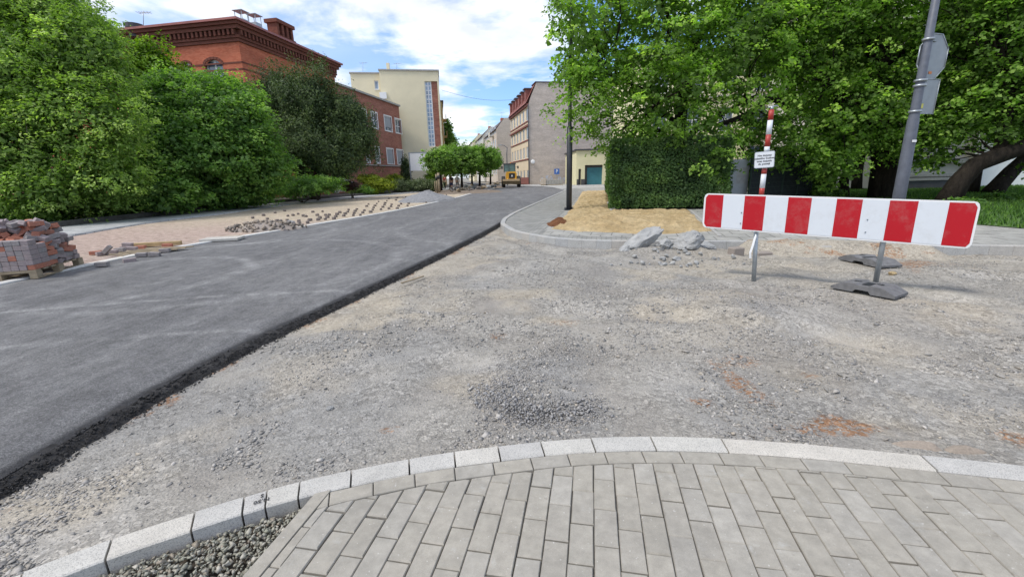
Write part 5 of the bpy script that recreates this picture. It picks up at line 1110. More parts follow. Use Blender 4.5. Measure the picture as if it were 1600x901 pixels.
mb.box(-.02, sE+.2, -.3, -.006, zE-.35, zE+.0, FT); mb.box(-.02, sE+.2, -.25, -.006, rz_[0][0]-1.0, rz_[0][0]-.7, FT); mb.box(-.01, sE, -.12, -.006, 0, 1.18, FT); mb.build('cornice', M_trimred, tb)
mb = MB(); mz = zE+.01; P = [FT(-.0, -.5, mz), FT(sE+.3, -.5, mz), FT(sE+.3, .9, mz+2.6), FT(0, .9, mz+2.6), FT(0, kx, zT), FT(sE, kx, zT), FT(sE, 14, zT-.3), FT(0, wK, zT)]
mb.add(P, [(0, 1, 2, 3), (3, 2, 5, 4), (4, 5, 6, 7), (1, 6, 5, 2)]); roof = mb.build('roof', M_trimred, tb)
for k in range(nw):
    a = sE*(k+.35)/nw; b = sE*(k+.75)/nw; dm = MB(); dm.box(a, b, -.25, 1.2, mz+.35, mz+2.3, FT); d_ = dm.build('dormer', M_trimred, roof); MB().box(a-.15, b+.15, -.5, 1.3, mz+2.303, mz+2.5, FT).build('dormer_roof', M_tile, d_)
MB().tube([FK(-.1, -.12, .2), FK(-.1, -.12, zE-.2)], .09, 6).build('downpipe', M_dgrey, tb)
MB().box(kx-.2, wK+.1, -.12, 3, zT+.003, zT+.14, FK).build('parapet_cap', M_tile, tb)
mbd = MB(); dc = FK.hit(832, 253); mbd.lathe(FK(dc[0], -.35, dc[1]), [(.02, 0.), (.28, .04), (.37, .12), (.35, .14), (.02, .06)], 18, 'Y'); mbd.build('satellite_dish', M_white, tb)
# graffiti strokes on the side wall
mb = MB(); gx0 = FK.hit(842, 280)[0]; gx1 = FK.hit(897, 280)[0]; gz = FK.hit(870, 281)[1]; xg = gx0
while xg < gx1:
    ln = []; w_ = random.uniform(.35, .8); h_ = random.uniform(.7, 1.6)
    for k in range(7): ln.append((xg+random.uniform(0, w_), gz-.6+random.uniform(0, h_)))
    for (a, b), (c, d) in zip(ln[:-1], ln[1:]):
        L_ = math.hypot(c-a, d-b)+1e-6; nx_, nz_ = -(d-b)/L_*.045, (c-a)/L_*.045; yo = -.006-random.uniform(0, .02); mb.add([FK(a+nx_, yo, b+nz_), FK(c+nx_, yo, d+nz_), FK(c-nx_, yo, d-nz_), FK(a-nx_, yo, b-nz_)], [(0, 1, 2, 3)])
    xg += w_*random.uniform(.7, 1.1)
mb.build('graffiti', plain('pale_blue_spray_paint', (.55, .58, .66), .7, .25, 1.5), tb)
# row houses beyond
for q_, (px0, px1, pyt, Y, lb, mat) in enumerate(((778, 800, 184, 112, 'pale house with blank rendered gable beyond the cream house', M_tan2), (757, 779, 198, 140, 'pale row house with dormers and balconies down the street', M_cream2), (741, 759, 210, 170, 'farthest row house with dark roof at the end of the street', M_yel))):
    c0 = at(px0, 280, Y); c1 = at(px1, 280, Y); top = at((px0+px1)/2, pyt, Y); FH = Frame((c0.x, c0.y), BE)
    if FH.v.x < 0: FH.v = -FH.v
    t = thing('row_house', tuple(FH(2, 3, 0)), lb, 'building', 'row houses down the street'); W = c1.x-c0.x+2.5; D = 26; zt3 = top.z
    mb = MB(); mb.box(0, D, 0, W, 0, zt3-2.6, FH); mb.prism([(0, zt3-2.6), (W, zt3-2.6), (W*.75, zt3), (W*.35, zt3)], lambda a, d, b: FH(d, a, b), 0, .3); mb.build('wall', mat, t)
    mb = MB(); mb.prism([(-.4, zt3-2.7), (W+.3, zt3-2.7), (W*.75, zt3+.05), (W*.35, zt3+.05)], lambda a, d, b: FH(d, a, b), .32, D+.2); rf = mb.build('roof', M_tile, t)
    MB().box(D*.4, D*.4+1.2, W*.45, W*.45+.8, zt3-.5, zt3+1.3, FH).build('chimney', M_red, rf); antenna(px0+6, pyt-9, pyt+2, Y+2, rf, 3)
    for f in range(4):
        for k in range(6): window(FH, 1.5+k*4, 3.2+k*4, 2+f*3.3, 4+f*3.3, t, d=-.06, nx_=2, fw=.12, sill=False)
    mb = MB()
    for f in range(1, 4): mb.box(5, 8, -1.1, -.01, 1.6+f*3.3, 1.75+f*3.3, FH); mb.box(5, 8, -1.1, -1.0, 1.75+f*3.3, 2.7+f*3.3, FH)
    mb.build('balcony', M_cream2, t)
# low yellow garage building
G0 = at(900, 290, 62); G1 = at(945, 290, 62); FG = Frame((G0.x, G0.y), R(90)); FG.u = Vector((1, 0, 0)); FG.v = Vector((0, 1, 0))
gb = thing('garage_building', (G0.x+2, 64, 0), 'low pale yellow building with a teal garage door behind the lamp column', 'building'); zg = at(920, 235, 62).z
d0_, dz = FG.hit(918.5, 258); d1_, _ = FG.hit(942, 258); e0, ez = FG.hit(904, 264); e1, _ = FG.hit(908, 264); zpl = FG.hit(910, 280)[1]
mb = MB(); wallholes(mb, FG, 0, 14, 0, zg, [(e0, e1, .02, ez), (d0_-.4, d1_, .02, dz)], rev=.5); mb.add([FG(0, 0, 0), FG(0, 12, 0), FG(0, 12, zg), FG(0, 0, zg)], [(0, 1, 2, 3)]); mb.build('wall', M_yel2, gb)
MB().box(d0_, d1_, .45, .5, .0, dz-.35, FG).build('garage_door', M_teal, gb); MB().box(d0_-.4, d1_, .5, .6, 0, dz, FG).build('door_frame', M_dgrey, gb); MB().box(e0, e1, .3, .4, 0, ez, FG).build('door', M_dgrey, gb)
mb = MB(); mb.box(.1, e0, -.05, -.003, 0, zpl, FG); mb.box(e1, d0_-.4, -.05, -.003, 0, zpl, FG); mb.build('plinth', M_dgrey, gb); MB().box(-.2, 14.2, -.2, 12, zg+.003, zg+.2, FG).build('roof', M_dgrey, gb)
# yellow house behind the lindens
yh = thing('yellow_house', (18, 47, 0), 'pale yellow house with a cornice glimpsed behind the lindens', 'building'); a = at(1000, 250, 44); b = at(1300, 250, 44); FH = Frame((a.x, 44), R(90)); FH.u = Vector((1, 0, 0)); FH.v = Vector((0, 1, 0)); W = b.x-a.x
hs = [(1+k*3.2, 2.4+k*3.2, 1.6+f*3.6, 3.8+f*3.6) for k in range(int(W/3.2)) for f in range(3)]; mb = MB(); wallholes(mb, FH, 0, W, 0, 12, hs); mb.add([FH(0, 0, 0), FH(0, 12, 0), FH(0, 12, 12), FH(0, 0, 12)], [(0, 1, 2, 3)]); mb.build('wall', M_yel2, yh)
for h in hs: window(FH, *h, yh, nx_=2, nz_=2)
mb = MB(); 
for z in (4.6, 8.2, 11.8): mb.box(-.1, W+.1, -.25, -.003, z, z+.25, FH)
mb.build('cornice', M_cream2, yh); MB().box(-.4, W+.4, -.5, 12, 12.003, 12.4, FH).build('roof', M_tile, yh)
# white building far behind, between trunks
wh = thing('white_building', (30, 44, 0), 'white walled building seen between the tree trunks', 'building'); a = at(1318, 290, 40); FH = Frame((a.x, 40), R(90)); FH.u = Vector((1, 0, 0)); FH.v = Vector((0, 1, 0)); hs = [(1+k*3.4, 2.6+k*3.4, 3.0+f*3.3, 4.9+f*3.3) for k in range(5) for f in range(3)]; mb = MB(); wallholes(mb, FH, 0, 18, 0, 13, hs); mb.build('wall', M_white, wh)
for h in hs: window(FH, *h, wh, nx_=2)
MB().box(0, 18, -.1, -.003, 2.1, 2.3, FH).build('string_course', M_dgrey, wh); MB().box(-.3, 18.3, -.3, 10, 13.003, 13.3, FH).build('roof', M_tile, wh)
# cream building right
cb = thing('cream_building', (34, 30, 0), 'cream building with dark plinth and grey bands behind the leaning trunks', 'building'); a = at(1378, 290, 28); b = at(1497, 290, 28); FH = Frame((a.x, 28), R(90)); FH.u = Vector((1, 0, 0)); FH.v = Vector((0, 1, 0)); W = b.x-a.x
zb1 = at(1440, 282, 28).z; zb2 = at(1440, 276, 28).z; zb3 = at(1440, 256, 28).z
hs = [(1+k*2.4, 2.1+k*2.4, 3.4+f*3.4, 5.4+f*3.4) for k in range(int(W/2.4)) for f in range(3)]
mb = MB(); wallholes(mb, FH, 0, W, 0, 13.5, hs); mb.add([FH(0, 0, 0), FH(0, 14, 0), FH(0, 14, 13.5), FH(0, 0, 13.5)], [(0, 1, 2, 3)]); mb.box(W+.01, W+.5, -.5, 3, 0, 13.5, FH); hs2 = [(W+2+k*3, W+3.3+k*3, 3.4+f*3.4, 5.4+f*3.4) for k in range(6) for f in range(3)]; wallholes(mb, FH, W+.51, W+24, 2.2, 13.5, hs2, d=1.2); mb.build('wall', M_cream2, cb)
for h in hs: window(FH, *h, cb, nx_=2, nz_=2)
F12 = Frame((0, 0), 0); F12.o = FH(0, 1.2, 0); F12.u = FH.u; F12.v = FH.v
for h in hs2: window(F12, *h, cb, nx_=2, nz_=2)
mb = MB(); mb.box(.0, W-.05, -.2, -.003, 0, zb1, FH); mb.build('plinth', M_dgrey, cb)
mb = MB(); mb.box(0, W-.02, -.28, -.003, zb1+.003, zb1+.16, FH); mb.box(0, W-.02, -.24, -.003, zb2, zb2+.14, FH); mb.box(0, W-.02, -.3, -.003, zb3, zb3+.3, FH); mb.box(W+.02, W+.5, -.8, -.503, zb3, zb3+.5, FH); mb.build('band', M_midgrey, cb)
MB().box(W+.52, W+24, 1.15, 1.5, 0, 2.19, FH).build('lower_wall', M_white, cb); mb = MB(); mb.box(-.4, W+25, -.8, 14, 13.503, 13.9, FH); mb.build('roof', M_tile, cb)
MB().box(W+.6, W+24, 1.1, 1.197, 4.5, 5.0+3, FH)
# ------------------------------------------------------------------ street furniture
def ball(mb, c, r, n=10, sq=(1, 1, 1)):
    prof = [(max(.001, r*math.sin(math.pi*k/n)), -r*math.cos(math.pi*k/n)) for k in range(n+1)]; mb.lathe(c, prof, n+4)
# dark lamp column
gx, gy = gp(889, 328, .02); lc = thing('street_lamp', (gx, gy, 0), 'dark anthracite lamp column at the sand patch, the nearest one by the road', 'street lamp')
mb = MB(); mb.tube([(gx, gy, 0), (gx, gy, 3.3), (gx, gy, 3.32), (gx, gy, 9)], [.115, .115, .075, .055], 14); mb.build('column', M_darkmetal, lc)
mb = MB(); mb.box(gx-.2, gx+.2, gy-.2, gy+.2, .018, .05)
for a in (-.15, .15):
    for b in (-.15, .15): mb.lathe((gx+a, gy+b, .05), [(.025, 0), (.025, .05), (.012, .05), (.012, .09)], 6)
mb.build('base_plate', M_darkmetal, lc); mb = MB(); mb.tube([(gx, gy, 8.9), (gx-.6, gy, 9.15), (gx-1.4, gy, 9.2)], .035, 8); mb.build('arm', M_darkmetal, lc); MB().obox((gx-1.7, gy, 9.19), (.7, .28, .09), bev=.02).build('lamp_head', M_darkmetal, lc)
for (px, pb, pt, dx, Y, lb) in ((892, 289, 186, -14, 60, 'thin curved arm lamp post before the tan brick wall'), (793, 285, 228, -10, 72, 'thin curved arm lamp post left of the cream house')):
    b = at(px, pb, Y); tp = at(px, pt, Y); e = at(px+dx, pt+ (-3), Y); t = thing('street_lamp', (b.x, Y, 0), lb, 'street lamp'); h_ = tp.z
    mb = MB(); mb.tube([(b.x, Y, 0), (b.x, Y, h_-1.2), (b.x+(tp.x-b.x)*.6, Y, h_-.3), ((b.x+e.x)/2, Y, h_+.1), (e.x, Y, h_+.15)], [.1, .07, .06, .05, .045], 8); mb.build('column', M_polemetal, t); MB().obox((e.x-.25, Y, h_+.14), (.6, .25, .12), bev=.02).build('lamp_head', M_galv, t)
# grey lamp column with sign backs
Yp = 10.2; b0 = at(1400, 362, Yp); lx = at(1404, 310, Yp).x; px_ = lambda z: lx+(z-1.)*.0
zt_p = 8.; b0 = Vector((at(1405, 306, Yp).x, Yp, 0)); topx = at(1462, 0, Yp); k_ = (topx.x-b0.x)/(topx.z-.9)
pole_pt = lambda z: Vector((b0.x+k_*(z-.9), Yp, z))
gl = thing('street_lamp', tuple(pole_pt(0)), 'tall grey tapering lamp column carrying the backs of two road signs, right of the barrier', 'street lamp')
mb = MB(); z1_ = at(1428, 170, Yp).z; mb.tube([pole_pt(0), pole_pt(1.2), pole_pt(z1_-.25), pole_pt(z1_-.2), pole_pt(z1_), pole_pt(8.2)], [.13, .122, .108, .098, .09, .045], 18); mb.build('column', M_polemetal, gl)
MB().tube([pole_pt(8.1), pole_pt(8.5)+Vector((-.5, 0, 0)), pole_pt(8.6)+Vector((-1.4, 0, 0))], .035, 8).build('arm', M_polemetal, gl); MB().obox(pole_pt(8.6)+Vector((-1.6, 0, 0)), (.6, .26, .1), bev=.02).build('lamp_head', M_polemetal, gl)
sgn = R(-58); 
def plate(fr_c, rot, poly, th, name, mat, parent):
    M = rotz(rot); fn = lambda a, d, b: fr_c+M@Vector((a, d, b)); mb = MB(); mb.prism(poly, fn, 0, th); return mb.build(name, mat, parent)
c8 = at(1457, 89, Yp+.16); pc = pole_pt(c8.z); off8 = Vector((.0, .115, 0)); octo = [(.49*math.cos(R(22.5+45*k)), .49*math.sin(R(22.5+45*k))) for k in range(8)]
rs = R(17)
cpl = Vector((c8.x, Yp+.16, c8.z)); p1 = plate(cpl, rs, octo, .012, 'octagonal_sign', M_alu, gl)
rim = MB(); M = rotz(rs)
for k in range(8): a = octo[k]; b = octo[(k+1) % 8]; rim.tube([cpl+M@Vector((a[0], -.004, a[1])), cpl+M@Vector((b[0], -.004, b[1]))], .011, 6)
rim.build('sign_rim', M_galv, p1)
c9 = at(1449, 151, Yp+.14); cp2 = Vector((c9.x, Yp+.14, c9.z)); hw2, hh2 = .30, .36; rr4 = [(-hw2, -hh2), (hw2, -hh2), (hw2, hh2), (-hw2, hh2)]; p2 = plate(cp2, rs, rr4, .012, 'rectangular_sign', M_alu, gl)
rim = MB()
for k in range(4): a = rr4[k]; b = rr4[(k+1) % 4]; rim.tube([cp2+M@Vector((a[0], -.004, a[1])), cp2+M@Vector((b[0], -.004, b[1]))], .010, 6)
rim.build('sign_rim', M_galv, p2)
mb = MB()
for py in (62, 126, 134, 174): z = at(1447, py, Yp).z; p = pole_pt(z); mb.tube([p+Vector((0, 0, -.02)), p+Vector((0, 0, .02))], .118 if z < 3.4 else .108, 18); mb.tube([p, Vector((cpl.x, Yp+.15, z))], .016, 6)
mb.build('clamp', M_galv, gl)
z = at(1422, 221, Yp).z; MB().obox(pole_pt(z)+Vector((.0, -.125, 0)), (.09, .012, .05)).build('sticker', M_white, gl)
MB().obox(cp2+M@Vector((-.12, -.006, -.2)), (.07, .004, .1), M).build('sticker', plain('yellow_sticker', (.6, .55, .1), .6, .1, 4), p2)
MB().obox(cpl+M@Vector((.02, -.006, -.32)), (.1, .004, .05), M).build('sticker', plain('orange_sticker', (.6, .2, .05), .6, .1, 4), p1)
# ---- barrier
gl1 = gp(1178, 437, -.07); gl2 = gp(1367, 447, -.03)
dvec = Vector((gl2[0]-gl1[0], gl2[1]-gl1[1], 0)); ang_b = math.atan2(dvec.x, dvec.y); FB = Frame(gl1, ang_b); 
if FB.v.y < 0: FB.v = -FB.v
FB.o = FB.o-FB.v*.045
cs_ = [FB.hit(*p) for p in ((1101, 302), (1534, 315), (1517, 389), (1097, 355))]; print('board', [(round(a, 2), round(b, 2)) for a, b in cs_])
# tilt the board as photographed: affine between the measured corners
TLc, TRc, BRc, BLc = cs_
def bd(u, v):   # u 0..1 left to right, v 0..1 bottom to top
    a = BLc[0]+(BRc[0]-BLc[0])*u; za = BLc[1]+(BRc[1]-BLc[1])*u; b = TLc[0]+(TRc[0]-TLc[0])*u; zb = TLc[1]+(TRc[1]-TLc[1])*u; return (a+(b-a)*v, za+(zb-za)*v)
tops = [95, 172, 256, 333, 421, 511, 610, 712, 818, 932, 1060, 1190]
us = []
for xz in tops: px = 1060+xz/2.504; py = 302+(px-1101)/433*13; s_ = FB.hit(px, py)[0]; us.append((s_-TLc[0])/(TRc[0]-TLc[0]))
us[0], us[-1] = 0, 1; us = list(np.linspace(0, 1, 12)*.6+np.array(us)*.4)
br = thing('road_barrier', (gl2[0], gl2[1], 0), 'long red and white striped barrier board standing on the gravel', 'barrier')
mb = MB(); r_ = .06/ (TRc[0]-TLc[0]); P = []
for (u0, v0, su, sv) in ((0, 0, 1, 1), (1, 0, -1, 1), (1, 1, -1, -1), (0, 1, 1, -1)):
    seq = [(0, .14), (.004, .05), (.012, .01), (.02, 0)]
    if (su*sv) < 0: seq = seq[::-1]
    P += [bd(u0+su*a*1.0, v0+sv*b) for a, b in seq]
mb.prism(P, lambda a, d, b: FB(a, d, b), 0, .022); mb.build('board', M_white, br)
for par, mat, nm in ((0, M_bred, 'red_stripe'), (1, M_bwhite, 'white_stripe')):
    for k in range(par, 11, 2):
        u0, u1 = us[k], us[k+1]; v0, v1 = .035, .965
        pts = [bd(u0, v0), bd(u1, v0), bd(u1, v1), bd(u0, v1)]
        if k == 0: pts = [bd(.018, v0), bd(u1, v0), bd(u1, v1), bd(.018, v1), bd(.008, .88), bd(.008, .12)]
        if k == 10: pts = [bd(u0, v0), bd(.982, v0), bd(.992, .12), bd(.992, .88), bd(.982, v1), bd(u0, v1)]
        mb = MB(); mb.prism(pts, lambda a, d, b: FB(a, d, b), -.0035, -.0005); mb.build(nm, mat, br)
mb_ = [(.17, .5), (.17, .2), (.655, .5), (.655, .2)]
for (u_, v_) in mb_:
    q_ = bd(u_, v_); mb = MB(); mb.lathe(FB(q_[0], -.008, q_[1]), [(.009, -.004), (.009, .002), (.006, .0045)], 8, 'Y'); mb.build('bolt', M_galv, br)
zb_at = lambda s_: BLc[1]+(BRc[1]-BLc[1])*(s_-BLc[0])/(BRc[0]-BLc[0])
p2a = Vector((gl2[0], gl2[1], .02)); s2 = FB.hit(1381, 382)[0]; e2 = FB(s2, .055, zb_at(s2)+.3); p2t = FB(s2, .055, zb_at(s2)+.02)
MB().tube([p2a, p2t, e2], .03, 14).build('post', M_galv, br)
mb = MB()
for v in (.2, .75): q_ = bd((s2-TLc[0])/(TRc[0]-TLc[0]), v); mb.box(q_[0]-.05, q_[0]+.05, .023, .09, q_[1]-.02, q_[1]+.02, FB)
mb.build('clamp', M_galv, br)
# striped sign pole (its grey lower tube carries the left end of the board)
s1 = FB.hit(1181, 362)[0]; pb = Vector((gl1[0], gl1[1], -.12)); pm = FB(s1, .056, zb_at(s1)+.1); pk = FB.hit(1190, 303); pt_ = FB.hit(1206, 171)
q1_ = FB(pk[0], .056, pk[1]-.1); q2_ = FB(pt_[0], .056, pt_[1])
spx = thing('striped_pole', (gl1[0], gl1[1], -.07), 'red and white striped pole with small white notice behind the barrier left end', 'sign pole')
MB().tube([pb, pm], .029, 14).build('lower_tube', M_galv, spx)
up_ = (q2_-q1_); L_ = up_.length; mb = MB().tube([pm, q1_], .027, 12); mb.build('joint_tube', M_galv, spx)
def zpos(py): return FB.hit(1206-(py-171)*16/132, py)[1]
cuts = [171, 187.5, 210, 229, 238, 263, 272, 294, 305]; cols = ['r', 'w', 'r', 'w', 'w', 'r', 'w', 'r']
for k in range(len(cuts)-1):
    za, zb = zpos(cuts[k]), zpos(cuts[k+1]); ta = (za-q1_.z)/(q2_.z-q1_.z); tb_ = max(0, (zb-q1_.z)/(q2_.z-q1_.z))
    MB().tube([q1_+up_*ta, q1_+up_*tb_], .032, 14).build({'r': 'red_band', 'w': 'white_band'}[cols[k]], M_pred if cols[k] == 'r' else M_bwhite, spx)
mb = MB(); mb.tube([q2_, q2_+Vector((0, 0, .04))], .02, 8); mb.tube([q2_+Vector((-.05, 0, .03)), q2_+Vector((.07, 0, .05))], .01, 6); mb.build('hook', M_galv, spx)
nc = [FB.hit(*p) for p in ((1180.5, 238), (1212, 235), (1209, 261), (1176.5, 264))]; cxs = sum(a for a, b in nc)/4; czs = sum(b for a, b in nc)/4; nw_ = ((nc[1][0]-nc[0][0])+(nc[2][0]-nc[3][0]))/4; nh_ = ((nc[0][1]-nc[3][1])+(nc[1][1]-nc[2][1]))/4; print('plate', nw_*2, nh_*2)
def rrect(w_, h_, r, n=4):
    P = []
    for (sx_, sy_, a0) in ((1, -1, -90), (1, 1, 0), (-1, 1, 90), (-1, -1, 180)):
        for k in range(n+1): a = R(a0+90*k/n); P.append((sx_*(w_-r)+r*math.cos(a), sy_*(h_-r)+r*math.sin(a)))
    return P
tl_ = R(3.0); fnp = lambda a, d, b: FB(cxs+a*math.cos(tl_)-b*math.sin(tl_), d, czs+a*math.sin(tl_)+b*math.cos(tl_))
mb = MB().prism(rrect(nw_, nh_, .02), fnp, .005, .019); sp_l = mb.build('sign_plate', M_galv, spx); MB().prism(rrect(nw_-.007, nh_-.007, .015), fnp, .0015, .0045).build('sign_face', M_bwhite, sp_l)
X_ = fnp(1, 0, 0)-fnp(0, 0, 0); Z_ = fnp(0, 0, 1)-fnp(0, 0, 0); Nn_ = X_.cross(Z_); Mt = Matrix((X_, Z_, Nn_)).transposed().to_4x4(); Mt.translation = fnp(0, .0005, 0)
text_obj('sign_text', 'Nie dotyczy\npojazdów budowy\noraz dojazdu\ndo posesji', nh_*.315, Mt, M_ink, sp_l, ext=.0006, bold=.0008, spacing=1.08)
# white plastic tape on the post
mb = MB(); q_ = pm.lerp(pb, .2); pts = [q_+Vector((-.03, -.03, 0)), q_+Vector((-.06, -.05, -.12)), q_+Vector((-.09, -.06, -.22)), q_+Vector((-.08, -.06, -.30))]
vs = [];
for p in pts: vs += [p+Vector((-.012, 0, .0)), p+Vector((.012, -.01, 0))]
mb.add(vs+[v_+Vector((0, .002, 0)) for v_ in vs], [(2*k, 2*k+1, 2*k+3, 2*k+2) for k in range(3)]+[(8+2*k, 8+2*k+2, 8+2*k+3, 8+2*k+1) for k in range(3)]); mb.build('plastic_tape', M_white, spx)
# rubber feet
def rubber_foot(A, B, width, label, z0):
    a_ = np.linspace(-.05, 1.05, 12); gx_ = (A[0]+(B[0]-A[0])*a_)[:, None]+np.array([-.17, 0, .17]); gy_ = (A[1]+(B[1]-A[1])*a_)[:, None]+np.array([-.17, 0, .17]); z0 = float(lot_h(gx_, gy_).mean())+.022
    A = Vector((*A, z0)); B = Vector((*B, z0)); u = (B-A).normalized(); v = Vector((-u.y, u.x, 0)); L_ = (B-A).length; t = thing('rubber_foot', tuple((A+B)/2), label, 'barrier foot', 'rubber barrier feet')
    fn = lambda a, d, b: A+u*a+v*d+Vector((0, 0, b)); mb = MB(); w2 = width/2
    prof = [(0, 0), (L_*.36, 0), (L_*.40, .035), (L_*.60, .035), (L_*.64, 0), (L_, 0), (L_, .03), (L_*.82, .095), (L_*.62, .105), (L_*.58, .085), (L_*.42, .085), (L_*.38, .105), (L_*.18, .095), (0, .03)]
    mb.prism(prof, fn, -w2, w2)
    for e0_, e1_ in ((.03, .14), (.86, .97)):
        pass
    b = mb.build('base', M_rubber, t); mb = MB()
    for a_ in (.80, .20): 
        for d_ in (-w2*.7, w2*.45): mb.add([fn(L_*(a_-.02), d_, .097), fn(L_*(a_+(.15 if a_ > .5 else -.15)), d_, .045), fn(L_*(a_+(.15 if a_ > .5 else -.15)), d_+w2*.25, .045), fn(L_*(a_-.02), d_+w2*.25, .097)], [(0, 1, 2, 3)])
    mb.box(L_*.44, L_*.56, -w2*.5, w2*.5, .086, .092, fn); 
    for a_ in (.3, .36, .64, .7): mb.box(L_*a_-.015, L_*a_+.015, -.02, .02, .103, .108, fn)
    mb.build('recess_shade', M_dark, t); return t  # dark plates on the rubber, painted shade of grip recesses
rubber_foot(gp(1308, 448, -.05), gp(1408, 466, -.05), .36, 'grey rubber foot that holds the right post of the barrier', float(lot_h(np.array([gl2[0]]), np.array([gl2[1]]))[0])+.004)
mid = gp(1360, 412, -.05); rubber_foot(gp(1325, 405, -.05), gp(1392, 419, -.05), .38, 'empty grey rubber foot lying behind the barrier', float(lot_h(np.array([mid[0]]), np.array([mid[1]]))[0])+.004)
# ------------------------------------------------------------------ rubble
def gz(x, y): return float(lot_h(np.array([x]), np.array([y]))[0])
def on(px, py, dz=0): 
    p = gp(px, py, -.03); return Vector((p[0], p[1], gz(*p)+dz))
GRP = 'broken concrete lumps in the rubble heap'
b = on(1003, 388); rock('concrete_lump', b+Vector((0, 0, .16)), (.92, .5, .34), eul(.1, -.5, .15), 1, M_rock, 'largest grey concrete slab leaning up out of the rubble heap', group=GRP)
b = on(1075, 390); rock('concrete_lump', b+Vector((0, 0, .12)), (.62, .5, .40), eul(.1, -.2, .1), 2, M_rock, 'second largest grey lump, right of the leaning slab', group=GRP)
b = on(977, 391); rock('concrete_lump', b+Vector((0, 0, .04)), (.26, .2, .17), eul(.1, -.2, .5), 3, M_rock, 'small rounded lump at the left foot of the leaning slab', group=GRP)
b = on(1104, 386); rock('concrete_lump', b+Vector((0, 0, .04)), (.5, .3, .20), eul(.1, .1, .2), 4, M_rock, 'flat grey lump at the right end of the rubble heap', group=GRP)
b = on(1040, 394); rock('concrete_lump', b+Vector((0, 0, .05)), (.35, .25, .2), eul(.3, .1, 1), 5, M_rock, 'mid sized lump between the two largest ones', group=GRP)
b = on(1057, 401); rock('concrete_lump', b+Vector((0, 0, .01)), (.24, .15, .12), eul(0, .1, .2), 6, M_rock, 'brownish flat lump in front of the second largest one', group=GRP)
for k in range(60):
    b = on(random.gauss(1050, 38), random.uniform(382, 410)); s_ = random.uniform(.04, .14); rock('concrete_fragment', b+Vector((0, 0, s_*.2)), (s_, s_*.8, s_*.6), eul(random.random(), random.random(), random.random()*3), 10+k, M_rock, 'small broken concrete fragment in the rubble heap', group='small fragments in the rubble heap', sub=2)
# granite blocks and others behind the barrier
def block(name, c, size, rz, mat, label, cat='block', group=None, rx=0., ry=0., bev=.008):
    mb = MB().obox((0, 0, 0), size, eul(rx, ry, rz), bev); o = mb.build(name, mat); o.location = c; return tag(o, label, cat, group)
b = on(1150, 393); block('stone_block', b+Vector((0, 0, .07)), (.24, .18, .17), .2, M_cobpile, 'dark cut stone block left of the striped pole on the gravel', bev=.015)
b = on(1286, 388); block('stone_block', b+Vector((0, 0, .08)), (.22, .2, .18), -.2, M_midgrey, 'pale cut stone block seen below the middle of the barrier', bev=.015)
b = on(1192, 391); block('stone_block', b+Vector((0, 0, .02)), (.3, .18, .07), .1, M_cobpile, 'low flat stone piece right of the dark block', bev=.015)
b = on(1395, 425); rock('loose_stone', b+Vector((0, 0, .02)), (.12, .08, .07), eul(0, 0, .3), 71, M_sandR, 'pale loose stone at the empty rubber foot', 'stone')
b = on(514, 624); rock('loose_stone', b+Vector((0, 0, .008)), (.055, .045, .035), eul(0, 0, .3), 72, M_rock, 'light grey loose stone left of centre on the dusty gravel', 'stone')
b = gp(1436, 699, -.05); rock('buried_slab', Vector((b[0], b[1], -.062)), (.30, .10, .09), eul(0, 0, -.12), 73, M_cobpile, 'half buried dark slab at the kerb on the right', 'slab', jag=.12)
b = gp(1505, 704, -.05); rock('buried_slab', Vector((b[0], b[1], -.062)), (.24, .09, .08), eul(0, 0, -.1), 74, M_cobpile, 'half buried grey slab at the kerb, right of the dark one', 'slab', jag=.12)
b = gp(645, 437, -.06); block('wooden_lath', Vector((b[0], b[1], -.055)), (.5, .03, .02), 1.05, M_wood, 'pale wooden lath lying beside the torn asphalt edge', 'lath', bev=.003)
# ------------------------------------------------------------------ left: pallet with blocks
pc0 = gp(60, 435, -.0); pc1 = gp(132, 413, 0); du = Vector((pc1[0]-pc0[0], pc1[1]-pc0[1], 0)); print('pallet len', du.length, pc0); ang = math.atan2(du.x, du.y)
FP = Frame(pc0, ang);
if FP.v.x > 0: FP.v = -FP.v      # s: along long side away, d: to the left
PL = max(1.2, min(1.5, du.length)); PW = 1.0; zP = .0
pal = thing('pallet', (pc0[0], pc0[1], 0), 'weathered wooden pallet under the block stack at the left edge', 'pallet'); mb = MB()
for s_ in (0, PL/2-.07, PL-.14):
    for d_ in (0, PW/2-.05, PW-.1): MB().box(s_, s_+.14, d_, d_+.1, zP+.022, zP+.10, FP).build('spacer_block', M_wood, pal)
mb = MB()
for d_ in (0, PW/2-.05, PW-.1): mb.box(0, PL, d_, d_+.1, zP, zP+.02, FP)
for s_ in (0, PL/2-.07, PL-.14): mb.box(s_, s_+.14, 0, PW, zP+.102, zP+.122, FP)
mb.build('skid', M_wood, pal); mb = MB()
for k in range(7): s_ = k*(PL-.12)/6; mb.box(s_, s_+.12, 0, PW, zP+.124, zP+.146, FP)
mb.build('deck_board', M_wood, pal)
protos = []
for m_ in (M_blockp, M_blockr, M_blockg): protos.append(MB().obox((0, 0, 0), (.198, .098, .078), None, .005).mesh('paving_block')); protos[-1].materials.append(m_)
GB = 'paving blocks stacked on the pallet'
def pblock(c, M3, k, label, group):
    o = bpy.data.objects.new('paving_block', protos[k]); COL.objects.link(o); o.matrix_world = Matrix.Translation(c)@M3.to_4x4(); return tag(o, label, 'paving block', group)
base_rot = rotz(-ang+R(90)); z0 = zP+.147
LBL = {0: 'pinkish grey paving block in the stack on the pallet', 1: 'red paving block in the stack on the pallet', 2: 'plain grey paving block in the stack on the pallet'}
nb_ = 0
